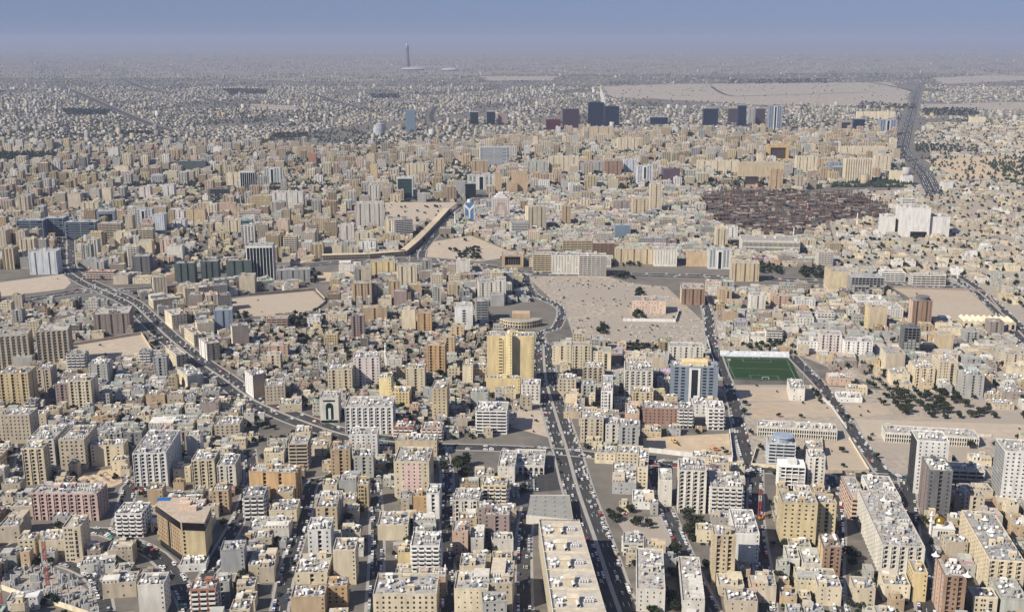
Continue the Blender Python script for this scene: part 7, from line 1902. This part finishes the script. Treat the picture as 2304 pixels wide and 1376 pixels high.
for (nm, c, pts) in LOTS:
    if nm == 'car_park' or (c == 'dust'):
        x0, x1 = min(p[0] for p in pts), max(p[0] for p in pts); y0, y1 = min(p[1] for p in pts), max(p[1] for p in pts)
        y = y0
        while y < y1:
            x = x0; rowp = .55 if c == 'asph' else rng.choice((.02, .03, .35, .06, .02))
            while x < x1:
                if rng.random() < rowp and inside((x, y), pts) and wave(np.array(x*9), np.array(y*9), 1.) > -.25:
                    CARS.append((x, y, .06, math.pi/2 + rng.uniform(-.12, .12), 'parked'))
                x += 2.9 if c == 'asph' else 3.3
            y += 6.5 if c == 'asph' else 9.5
# cars squeezed between houses
for (x, y, w, d, h, yw, col, mix) in CAND:
    if y > 1500 or rng.random() > .8: continue
    for k in range(rng.choice((1, 2, 3))):
        x1, y1 = x + rng.uniform(-w/2, w/2), y - d/2 - rng.uniform(2.5, 5)
        if is_free(x1, y1, 3, 3, 0, 0): CARS.append((x1, y1, .01, R(yw) + rng.choice((0, math.pi/2)), 'parked'))
seen, kept = set(), []
for c in CARS:
    k = (round(c[0]/2.6), round(c[1]/2.6))
    px, py = proj(c[0], c[1])
    if k in seen or not (-10 < px < 2314 and py < 1382): continue
    i_, j_ = int((c[0]-OX0)/OC), int((c[1]-OY0)/OC)
    if 0 <= i_ < OW and 0 <= j_ < OH_ and occ[j_, i_] == 1: continue
    seen.add(k); kept.append(c)
def open_view(c):
    # a car is kept singly only where no building stands between it and the camera
    for s_ in (4., 9., 16., 26., 40., 60.):
        f = 1 - s_/math.hypot(c[0], c[1]); x, y = c[0]*f, c[1]*f
        i_, j_ = int((x-OX0)/OC), int((y-OY0)/OC)
        if 0 <= i_ < OW and 0 <= j_ < OH_ and occ[j_, i_] == 1: return False
    return True
kept.sort(key=lambda c: c[1])
single, rest = [], []
for c in kept: (single if len(single) < 300 and c[1] < 1700 and open_view(c) else rest).append(c)
for x, y, z, a, st in single:
    k, col = pick(); b, g = CARM[(k, col)]
    o = place('car', b, None, (x, y, z), a); o['category'] = 'car'; o['group'] = 'cars %s in the town' % st
    THINGS.append((o, x, y, '%s %s %s' % (st, col, {'car': 'saloon car', 'jeep': 'tall car', 'van': 'van'}[k]), '', ''))
    place('car_glass', g, o)
mb = MB()
for x, y, z, a, st in rest:
    k, col = pick(); c = CARC[col]; ca, sn = math.cos(a), math.sin(a)
    xf = lambda u, v: (x + u*ca - v*sn, y + u*sn + v*ca)
    mb.box(-2.2, 2.2, -.9, .9, z + .3, z + .9, 0, c, xf=xf); mb.box(-1.5, .9, -.8, .8, z + .9, z + 1.35, 0, (.03,.03,.035), xf=xf, top=False); mb.box(-1.4, .8, -.75, .75, z + 1.35, z + 1.5, 0, c, xf=xf)
structure(mb.build('car_mass', STUFF_PAINT), 'countless small cars parked and moving through the farther streets', 'cars', 'stuff')

# ------------------------------------------------------------------ haze over the whole place
mb = MB(); mb.box(-140000, 140000, -140000, 140000, -2, 470, bottom=True)
hz_m = bpy.data.materials.new('haze'); hz_m.use_nodes = True
hn = hz_m.node_tree.nodes; hn.remove(hn['Principled BSDF'])
pv = hn.new('ShaderNodeVolumePrincipled'); pv.inputs['Color'].default_value = (.50, .57, .77, 1); pv.inputs['Density'].default_value = 4.3e-5; pv.inputs['Anisotropy'].default_value = 0.0
hz_m.node_tree.links.new(pv.outputs[0], hn['Material Output'].inputs['Volume'])
structure(mb.build('haze', hz_m), 'pale dusty haze thickening towards the horizon', 'haze', 'stuff')

# ------------------------------------------------------------------ labels that single each thing out
ORD = ['', 'second ', 'third ', 'fourth ', 'fifth ', 'sixth ', 'seventh ', 'eighth ', 'ninth ', 'tenth ', 'eleventh ', 'twelfth ', 'thirteenth ', 'fourteenth ', 'fifteenth ']
anchors = [(proj(x, y), an) for o, x, y, ph, lb, an in THINGS if an]
buckets = {}
for o, x, y, ph, lb, an in THINGS:
    if lb: o['label'] = lb; continue
    px, py = proj(x, y)
    best = min(anchors, key=lambda q: ((q[0][0]-px)**2 + (2.2*(q[0][1]-py))**2))
    dx, dy = px - best[0][0], 2.2*(py - best[0][1])
    rel = ('right of' if dx > 0 else 'left of') if abs(dx) > abs(dy) else ('below' if dy > 0 else 'above')
    buckets.setdefault((ph, best[1], rel), []).append((math.hypot(dx, dy), o))
for (ph, an, rel), lst in buckets.items():
    lst.sort(key=lambda q: q[0])
    for i, (_, o) in enumerate(lst):
        if len(lst) == 1: o['label'] = '%s %s %s' % (ph, rel, an)
        else: o['label'] = '%s, %snearest %s %s' % (ph, ORD[i] if i < len(ORD) else '%dth ' % (i + 1), rel, an)
